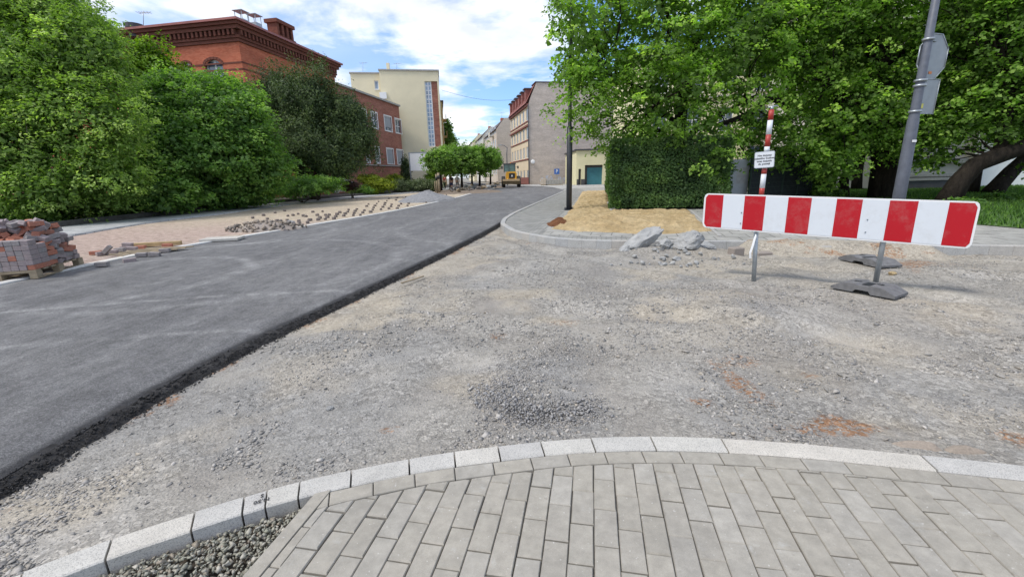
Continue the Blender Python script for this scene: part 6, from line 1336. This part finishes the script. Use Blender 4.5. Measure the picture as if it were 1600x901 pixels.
for lay in range(6):
    zc_ = z0+.04+lay*.0805
    for s_i in range(2):
        for d_i in range(10):
            if s_i == 1 and 1 <= d_i <= 8 and lay < 5: continue
            if lay == 5 and (s_i == 1 or d_i > 7): continue
            k = random.choices((0, 2, 1), (6, 3, 1.2))[0]; c = FP(.1+s_i*.202+random.uniform(-.006, .006), .05+d_i*.1005, zc_)
            pblock(c, base_rot@Matrix.Rotation(random.gauss(0, .02), 3, 'Z'), k, LBL[k], GB); nb_ += 1
# messy remainder: irregular courses with disturbed top
for lay in range(9):
    n_s = [4, 4, 4, 4, 4, 4, 4, 3, 2][lay]; zc_ = z0+.042+lay*.083
    for s_i in range(n_s):
        for d_i in range(9 if lay < 6 else 7):
            if lay < 5 and s_i < n_s-1 and 1 <= d_i <= 7: continue
            s_ = .50+s_i*.21+(.0 if lay < 6 else .04)+random.uniform(-.03, .03); d_ = .06+d_i*.105+(0 if lay < 6 else .08)+random.uniform(-.02, .02)
            if s_ > PL-.06-.02*lay or random.random() < .06: continue
            mess = .16+.09*lay; k = random.choices((0, 2, 1), (5, 2, 3))[0]
            pblock(FP(s_, d_, zc_+random.uniform(-.004, .012)), base_rot@eul(random.gauss(0, mess*.45), random.gauss(0, mess*.45), random.gauss(0, mess*1.6)), k, LBL[k], GB); nb_ += 1
print('blocks', nb_)
# toppled blocks beside the pallet
for q_, (px, py, dz, rx, ry, rz, k, lb) in enumerate(((168,392,.12,.0,-.75,.3,2,'grey block tipped up on edge near the planks'),(150,397,.04,0,0,.4,1,'reddish block nearest the pallet corner'),(160,398,.04,0,0,1.1,0,'pinkish block second from the pallet corner'),(176,395,.04,.0,.1,.2,0,'pinkish block under the tipped one'),(188,392,.04,0,0,.1,2,'grey block left of the pinkish row'),(197,389,.04,.1,0,.3,0,'first pinkish block of the row'),(207,390,.04,0,.1,.2,0,'second pinkish block of the row'),(200,384,.11,.1,.1,.2,0,'pinkish block lying on top of the row'),(221,388,.04,0,0,.1,1,'reddish block between the row and the plank'),(230,384,.04,.1,0,.3,0,'pinkish block touching the plank'),(160,415,.04,0,0,.15,2,'grey block on the kerb in front of the pallet corner'),(222,400,.04,.1,0,.2,2,'grey block on the kerb edge, left of two'),(242,399,.04,0,.1,.2,2,'grey block on the kerb edge, middle'),(258,393,.04,0,0,.2,2,'grey block on the kerb edge, right of two'),(262,385,.04,0,.05,.3,1,'reddish block at the right end of the plank'),(203,409,.02,0,0,.9,0,'broken pale block piece in front of the row'))):
    p = gp(px, py, dz-.03); pblock(Vector((p[0], p[1], dz)), eul(rx, ry, rz), k, lb, 'loose paving blocks beside the pallet')
p = gp(240, 380, .08); block('plank', Vector((p[0], p[1], .06)), (1.15, .12, .09), .25, M_plank, 'yellowish raw timber plank lying behind the loose blocks', 'plank', bev=.004)
p = gp(225, 396, .0); t = thing('broken_pallet', (p[0], p[1], 0), 'collapsed low wooden pallet under the loose blocks', 'pallet'); mb = MB()
for k in range(5): mb.obox((p[0]-.1+k*.09, p[1]-.1+k*.13, .02+.01*k), (.9, .09, .02), eul(0, .03, .35), .002)
mb.build('board', M_wood, t); mb = MB().obox((p[0]-.25, p[1], .005), (.09, .9, .05), eul(0, 0, .25), .002); mb.build('skid', M_wood, t)
p = gp(348, 374, .02); block('concrete_slab', Vector((p[0], p[1], .035)), (.9, .5, .07), .2, M_granite, 'pale concrete slab lying on the sand by the road kerb', 'slab')
# cobble pile
cp = gp(415, 358, 0); GC = 'cobbles heaped on the sand by the road'
pr = []
for k in range(5): 
    v, f = HV[k]; v = v/np.abs(v).max(0)*.055*np.array([1.1, 1, .9]); me = np_mesh('cobblestone', v, f, 3); me.materials.append(M_cobpile); pr.append(me)
for k in range(120):
    r = random.random()**.55; a = random.uniform(0, 6.283); x = cp[0]+math.cos(a)*r*1.25; y = cp[1]+math.sin(a)*r*.75; hz_ = .30*(1-r)**.8
    o = bpy.data.objects.new('cobblestone', pr[k % 5]); COL.objects.link(o); o.location = (x, y, .03+hz_*random.uniform(.55, 1.)); o.rotation_euler = (random.random()*3, random.random()*3, random.random()*3); o.scale = (1.25,)*3
    tag(o, 'brownish cobblestone in the small heap on the sand', 'cobblestone', GC)
cob_mound = MB(); cob_mound.lathe((cp[0], cp[1], -.01), [(1.0, 0), (.7, .08), (.35, .19), (.02, .24)], 18); o = cob_mound.build('cobble_fines', M_cobpile); o.scale = (1.15, .7, 1); o.location = (cp[0]*(1-1.15), cp[1]*(1-.7), 0); tag(o, 'stone fines filling the small cobble heap', 'stone fines', kind='stuff')
for (px, py, s_) in ((446, 352, .24), (455, 350, .18), (440, 356, .2)):
    p = gp(px, py, 0); rock('concrete_fragment', Vector((p[0], p[1], .07)), (s_*1.5, s_, s_*.8), eul(.2, .1, .4), int(px), M_rock, 'grey broken piece at the right end of the cobble heap, '+('tallest' if s_ > .22 else 'rearmost' if s_ < .19 else 'front'), 'rubble')
# cobbles laid out in rows on the sand
g0 = [(398, 340), (420, 337), (440, 330), (458, 332)]
cob = [(395,341),(418,343),(433,346),(449,345),(467,346),(486,344),(445,330),(450,338),(458,337),(412,337),(430,333),(474,338),(478,339),(496,337),(509,337),(466,335),(489,332),(504,331)]
for r_i in range(10):
    for c_i in range(19):
        px = 468+c_i*13+r_i*15.5; py = 349.5-r_i*4.3-c_i*.9
        p_in = gp(px, py, 0)
        if xon(AL_line, p_in[1])-.5 > p_in[0] > xon(FN, p_in[1])+.8 and px < 700 and random.random() < .9: cob.append((px+random.uniform(-1.2, 1.2), py+random.uniform(-.35, .35)))
print('laid cobbles', len(cob))
me = MB().obox((0, 0, 0), (.12, .11, .10), None, .018).mesh('cobblestone'); me.materials.append(M_cobble)
for (px, py) in cob[:150]:
    p = gp(px, py, .0); o = bpy.data.objects.new('cobblestone', me); COL.objects.link(o); o.location = (p[0], p[1], .03); o.rotation_euler = (random.gauss(0, .1), random.gauss(0, .1), random.uniform(0, 3)); sc_ = random.uniform(.8, 1.25); o.scale = (sc_, sc_, sc_)
    tag(o, 'single dark cobblestone set out in spaced rows on the sand', 'cobblestone', 'cobbles set out in rows on the sand')
# gravel mound
def heap(name, c, rx, ry, h_, mat, label, cat, seed, n=60):
    bx, by = np.meshgrid(np.linspace(-1, 1, n), np.linspace(-1, 1, n), indexing='ij'); rr_ = np.hypot(bx, by)+.25*(fbm(bx*2+seed, by*2, seed, 3)-.5); z = h_*np.clip(1-rr_, 0, 1)**.8*(.85+.4*fbm(bx*7, by*7, seed+1, 3))-.05*sstep(.9, 1., rr_)
    q = (np.arange(n-1)[:, None]*n+np.arange(n-1)).ravel(); o = mkobj(name, np_mesh(name, np.c_[(c[0]+rx*bx).ravel(), (c[1]+ry*by).ravel(), (z+.0).ravel()], np.c_[q, q+n, q+n+1, q+1], smooth=True), mat); return tag(o, label, cat, kind='stuff')
M_heapg = plain('grey_gravel_heap', (.23, .23, .235), .95, .3, 9, bump=.8); M_heapb = plain('brown_soil_heap', (.20, .155, .115), .95, .35, 4, bump=.9)
c = gp(668, 313, .0); heap('gravel_mound', c, 1.9, 2.6, .6, M_heapg, 'low mound of grey gravel at the end of the sand bed', 'gravel heap', 7)
for (px, py, rx, ry, h_, lb) in ((728, 300, 4.0, 4.5, .28, 'brown soil mound with rubble below the globe trees'), (765, 293, 2.2, 4, .4, 'brown soil mound left of the loader'), (700, 302, 1.6, 2.5, .3, 'small soil mound right of the tree stakes')):
    c = gp(px, py, 0); heap('soil_mound', c, rx, ry, h_, M_heapb, lb, 'soil heap', int(px))
for k in range(46):
    px = random.uniform(702, 778); py = 303-(px-702)*.12+random.uniform(-5, 2); c = gp(px, py, .0); s_ = random.uniform(.25, .75); o = rock('rubble_piece', Vector((c[0], c[1], .18+random.random()*.2)), (s_*1.3, s_, s_*.7), eul(random.random(), random.random(), random.random()*3), k, random.choice((M_rock, M_cobpile, M_wood)), 'rubble piece on the soil mounds below the globe trees', group='rubble on the soil mounds', sub=1)
# tree stakes
Yk = 41; GS = 'wooden stakes round the young tree'
for (px, yb2_, yt2, r, lb) in ((683.5, 306, 272, .07, 'thin left stake with a dark strap'), (687, 307, 270, .11, 'thick right stake with a dark strap'), (680.5, 303, 283, .04, 'short thin stake, leftmost')):
    b = at(px, yb2_, Yk); tp = at(px, yt2, Yk); t = thing('tree_stake', (b.x, Yk, 0), lb, 'stake', GS); MB().tube([(b.x, Yk, 0), (b.x, Yk, tp.z)], r, 8).build('post', M_wood, t)
    if r > .05: MB().tube([(b.x, Yk, tp.z-.55), (b.x, Yk, tp.z-.25)], r+.04, 10).build('strap', M_dark, t)
# billboard
Yb_ = 55; b = at(642, 281, Yb_); a = at(641.5, 239, Yb_); r2_ = at(690, 267, Yb_); bb = thing('billboard', (b.x, Yb_, 0), 'blank white billboard on thin posts in front of the yellow building', 'billboard')
mb = MB(); mb.tube([(b.x, Yb_+.1, 0), (b.x, Yb_+.1, a.z)], .07, 8); mb.tube([(r2_.x-.2, Yb_+.1, 0), (r2_.x-.2, Yb_+.1, a.z)], .07, 8); mb.build('post', M_galv, bb)
zb0 = at(645, 267, Yb_).z; MB().box(b.x+.1, r2_.x, Yb_-.06, Yb_+.02, zb0, a.z-.03).build('panel', M_white, bb); mb = MB(); mb.box(b.x, b.x+.098, Yb_-.08, Yb_+.03, zb0-.08, a.z+.05); mb.box(b.x+.1, r2_.x, Yb_-.08, Yb_+.03, a.z-.028, a.z+.05); mb.build('frame', M_galv, bb)
# info board, mesh fence behind hedge
Yi = 19.5; q4 = [at(1140, 248, Yi), at(1168, 250, Yi)]; ib = thing('info_board', (q4[0].x+.4, Yi, 0), 'pale grey notice board with small drawing between hedge and mesh fence', 'notice board')
x0_, x1_ = at(1136, 300, Yi).x, at(1167, 300, Yi).x; MB().box(x0_, x1_, Yi, Yi+.04, .1, at(1150, 249, Yi).z).build('panel', plain('pale_grey_board', (.34, .35, .35), .6, .1, 3), ib)
mb = MB(); xx0 = (x0_+x1_)/2; zz0 = at(1155, 280, Yi).z
for (a, b, c, d) in ((-.02, -.15, .0, .22), (.0, .05, .28, .2), (.0, -.0, .22, .12)): mb.prism([(xx0+a, zz0+b), (xx0+a+.03, zz0+b), (xx0+c+.03, zz0+d), (xx0+c, zz0+d)], lambda p, q_, r: (p, q_, r), Yi-.006, Yi-.002)
for k, w_ in ((.45, .32), (.40, .26), (.2, .15)): mb.box(x1_-.08-w_, x1_-.08, Yi-.006, Yi-.002, zz0+k, zz0+k+.035)
mb.box(xx0-.1, xx0+.3, Yi-.0018, Yi-.0012, zz0-.2, zz0+.5); mb.build('drawing', M_midgrey, ib)
mf = thing('mesh_fence', (at(1215, 300, 18.6).x, 18.6, 0), 'green wire mesh fence with dark screening behind the striped pole', 'fence'); A_ = at(1170, 300, 19.2); B_ = at(1266, 300, 21.5); FM = Frame((A_.x, A_.y), math.atan2(B_.x-A_.x, B_.y-A_.y)); L_ = math.hypot(B_.x-A_.x, B_.y-A_.y)
if FM.v.y < 0: FM.v = -FM.v
zf_ = at(1215, 249, 20).z; mb = MB()
for k in range(5): mb.box(L_*k/4-.03, L_*k/4+.03, -.03, .03, 0, zf_+.05, FM)
mb.build('post', plain('dark_green_paint', (.03, .05, .04), .5, .2, 4), mf)
mb = MB(); s_ = 0
while s_ < L_: mb.box(s_, s_+.008, -.045, -.037, .05, zf_, FM); s_ += .1
z = .1
while z < zf_: mb.box(0, L_, -.052, -.046, z, z+.008, FM); z += .2
mb.build('wire_mesh', MATS['dark_green_paint'], mf); MB().box(0, L_, .035, .05, .1, zf_-.05, FM).build('screening', plain('dark_screen_fabric', (.018, .02, .024), .9, .3, 3), mf)
# dark shrubs behind the fence
for (px, py, Y, rx, rz, lb) in ((1260, 285, 24, 40, 26, 'dark bush behind the mesh fence, right end'), (1200, 270, 24, 50, 40, 'dark bush behind the mesh fence, left part')): shrub('bush', px, py, Y, rx, rz, M_hedge, lb, n=320, cr=.4, leaf=.13, ry=1.2)
# overhead wire
a = at(690, 141, 74); b = at(826, 153, 78); pts = [a.lerp(b, t)+Vector((0, 0, -.9*math.sin(math.pi*t))) for t in np.linspace(0, 1, 13)]; o = MB().tube(pts, .02, 5).build('overhead_cable', M_darkmetal); tag(o, 'thin cable strung across the street between the houses', 'cable')
# parking sign on the tan wall
c = at(870, 268, 72); ps = thing('parking_sign', (c.x, 72, 0), 'small blue parking sign on a thin post before the tan brick wall', 'sign'); MB().tube([(c.x, 72, 0), (c.x, 72, c.z+.5)], .04, 6).build('post', M_galv, ps)
M_blue = plain('sign_blue', (.03, .12, .42), .5, .05, 3); pl_ = MB().box(c.x-.42, c.x+.42, 71.9, 71.94, c.z-.42, c.z+.42).build('sign_plate', M_blue, ps)
Mp = Matrix.Translation((c.x, 71.895, c.z))@Matrix.Rotation(R(90), 4, 'X'); text_obj('sign_text', 'P', .75, Mp, M_white, pl_, ext=.002)
# block pallets by the wall
for (px, w_, lb) in ((866, 2.6, 'stack of grey blocks before the graffiti wall'), (850, 1.0, 'small pile of tan blocks left of the larger stack')):
    c = at(px, 288, 66); t = thing('block_stack', (c.x, 66, 0), lb, 'block stack', None); mb = MB()
    for lay in range(3 if w_ > 2 else 4):
        for k in range(int(w_/.42)): mb.box(c.x-w_/2+k*.42+.01, c.x-w_/2+k*.42+.41, 65.6, 66.4, .15+lay*.22, .36+lay*.22, bev=.01)
    mb.build('blocks', M_midgrey if w_ > 2 else M_tan2, t); MB().box(c.x-w_/2, c.x+w_/2, 65.6, 66.4, .03, .14).build('pallet', M_wood, t)
# ------------------------------------------------------------------ wheel loader
Yl = 60; cl_ = at(797.5, 294, Yl); lx_ = cl_.x; ld = thing('wheel_loader', (lx_, Yl, 0), 'yellow wheel loader with a glazed cab parked on the road', 'loader')
def W(x): return lx_+x
mb = MB(); mb.prism([(-.75, .7), (.75, .7), (.75, 1.75), (.6, 2.05), (-.6, 2.05), (-.75, 1.75)], lambda a, d, b: (W(a+.15), Yl+d, b), -.6, 1.6); body = mb.build('body', M_yellow, ld); MB().box(W(-.15), W(.65), Yl-.64, Yl-.603, 1.2, 1.85).build('grille', M_dark, body)
MB().prism([(-.14, 1.4), (.14, 1.4), (0, 1.68)], lambda a, d, b: (W(a+.25), Yl+d, b), -.65, -.642).build('warning_triangle', M_white, body)
mb = MB(); x0_, x1_ = -.85, .75
for (a, b) in ((x0_, 0), (x1_-.09, 0), (x0_, 1.3), (x1_-.09, 1.3)): mb.box(W(a), W(a+.09), Yl+.2+b, Yl+.29+b, 1.95, 3.0)
mb.box(W(x0_-.06), W(x1_+.06), Yl+.12, Yl+1.7, 3.0, 3.14, bev=.03); mb.box(W(x0_+.7), W(x0_+.76), Yl+.2, Yl+.26, 2.06, 3.0); cab = mb.build('cab', M_darkmetal, ld)
MB().box(W(x0_+.09), W(x1_-.09), Yl+.23, Yl+.26, 2.06, 2.99).build('windscreen', glassmat('cab_glass', (.04, .09, .09)), cab); mb = MB(); mb.box(W(x0_+.3), W(x0_+.75), Yl+.8, Yl+1.2, 2.06, 2.6, bev=.05); mb.build('seat', M_dark, cab)
mb = MB(); mb.prism([(-1.0, .45), (-1.15, .85), (-.15, 1.1), (.0, 1.0), (-.3, .5)], lambda a, d, b: (W(d), Yl-1.2+a, b), -1.0, 1.25); mb.build('bucket', M_bucket, ld)
mb = MB()
for s_ in (-.45, .6): mb.prism([(-1.2, .7), (-1.15, .95), (.0, 1.5), (.1, 1.3)], lambda a, d, b: (W(s_+d), Yl+a, b), 0, .15)
mb.build('lift_arm', M_yellow, ld)
for (sx_, yo) in ((-1.1, .0), (1.0, .0), (-1.1, 2.3), (1.0, 2.3)):
    wt = MB(); wt.lathe((W(sx_-.22+.15), Yl+yo-.1, .74), [(.3, 0), (.68, .0), (.74, .06), (.74, .42), (.68, .48), (.3, .48)], 20, 'X'); wo = wt.build('wheel', M_tyre, ld); wt = MB(); wt.lathe((W(sx_-.22+.13), Yl+yo-.1, .74), [(.02, 0), (.29, .0), (.29, .52), (.02, .52)], 16, 'X'); wt.build('rim', M_yellow, wo)
for sx_ in (-1.0, 1.0): mb = MB(); mb.tube([(W(sx_*.8), Yl+.2, 2.6), (W(sx_*1.05), Yl+.05, 2.75)], .025, 6); mb.obox((W(sx_*1.08), Yl+.03, 2.6), (.2, .05, .36), bev=.02); mb.build('mirror', M_dark, ld)
mb = MB(); mb.lathe((W(.1), Yl+.9, 3.14), [(.07, 0), (.07, .12), (.03, .17)], 10); mb.build('beacon', plain('orange_beacon', (.7, .25, .02), .4, .05, 3), cab)
# ------------------------------------------------------------------ people
def skin_body(name, nodes, edges, mat, parent, loc, M3, sub=1):
    me = bpy.data.meshes.new(name); me.from_pydata([tuple(M3@Vector(n[:3])) for n in nodes], edges, []); me.update()
    o = bpy.data.objects.new(name, me); COL.objects.link(o); md = o.modifiers.new('skin', 'SKIN'); 
    if not me.skin_vertices: me.attributes
    bpy.context.view_layer.update()
    if not me.skin_vertices:
        bpy.context.view_layer.objects.active = o; bpy.ops.mesh.customdata_skin_add()
    for i_, n in enumerate(nodes):
        sv_ = me.skin_vertices[0].data[i_]; sv_.radius = (n[3], n[4] if len(n) > 4 else n[3]); sv_.use_root = (i_ == 0)
    s2_ = o.modifiers.new('sub', 'SUBSURF'); s2_.levels = sub; s2_.render_levels = sub
    bpy.context.view_layer.update(); m2 = bpy.data.meshes.new_from_object(o.evaluated_get(bpy.context.evaluated_depsgraph_get())); bpy.data.objects.remove(o)
    m2.polygons.foreach_set('use_smooth', [True]*len(m2.polygons)); m2.materials.clear(); oo = mkobj(name, m2, mat, parent); return oo
def person(px, Y, rz, label, top, bottom, shorts=True, swing=.12):
    c = at(px, 285, Y); M3 = rotz(rz); t = thing('person', (c.x, Y, .02), label, 'person')
    A = [(0, 0, .95, .15, .11), (0, 0, 1.15, .13, .10), (0, 0, 1.38, .17, .11), (0, 0, 1.50, .06), (0, .01, 1.62, .085, .10), (0, .01, 1.71, .075, .09),
         (-.18, 0, 1.40, .055), (-.25, .03, 1.14, .045), (-.24, .12, .92, .035), (-.24, .17, .84, .03), (.18, 0, 1.40, .055), (.25, -.03, 1.14, .045), (.24, .06, .92, .035), (.24, .10, .84, .03),
         (-.10, 0, .88, .09), (-.10, swing*.6, .50, .06), (-.10, swing*.2-.05, .09, .04), (-.10, swing*.2+.09, .04, .035), (.10, 0, .88, .09), (.10, -swing*.3, .50, .06), (.10, -swing-.1, .10, .04), (.10, -swing+.03, .04, .035)]
    Ed = [(0, 1), (1, 2), (2, 3), (3, 4), (4, 5), (2, 6), (6, 7), (7, 8), (8, 9), (2, 10), (10, 11), (11, 12), (12, 13), (0, 14), (14, 15), (15, 16), (16, 17), (0, 18), (18, 19), (19, 20), (20, 21)]
    skin_body('body', A, Ed, M_skin, t, c, M3)
    T_ = [(0, 0, .93, .165, .125), (0, 0, 1.15, .15, .115), (0, 0, 1.38, .185, .125), (0, 0, 1.45, .09), (-.19, 0, 1.40, .07), (-.24, .02, 1.20, .06), (.19, 0, 1.40, .07), (.24, -.02, 1.20, .06)]
    skin_body('shirt', T_, [(0, 1), (1, 2), (2, 3), (2, 4), (4, 5), (2, 6), (6, 7)], top, t, c, M3)
    zb = .52 if shorts else .12; f_ = 1 if not shorts else .9
    B_ = [(0, 0, .97, .16, .125), (-.10, 0, .86, .11), (-.10, swing*.6, .52, .085 if shorts else .075), (.10, 0, .86, .11), (.10, -swing*.3, .52, .085 if shorts else .075)]
    E_ = [(0, 1), (1, 2), (0, 3), (3, 4)]
    if not shorts: B_ += [(-.10, swing*.2-.05, .12, .06), (.10, -swing-.1, .13, .06)]; E_ += [(2, 5), (4, 6)]
    skin_body('shorts' if shorts else 'trousers', B_, E_, bottom, t, c, M3)
    skin_body('hair', [(0, -.02, 1.66, .10, .10), (0, -.02, 1.75, .085, .095)], [(0, 1)], M_hair, t, c, M3); return t
person(705.5, 52, R(160), 'person in black top and dark shorts walking by the globe trees', M_cblack, M_cnavy); person(714.5, 53.5, R(200), 'person in white top beside the middle globe tree', M_cwhite, M_cgrey)
person(694.5, 57, R(150), 'person in a dark red top farther back by the tree stakes', M_cred, M_cblack, False)
print('objects', len(bpy.data.objects))
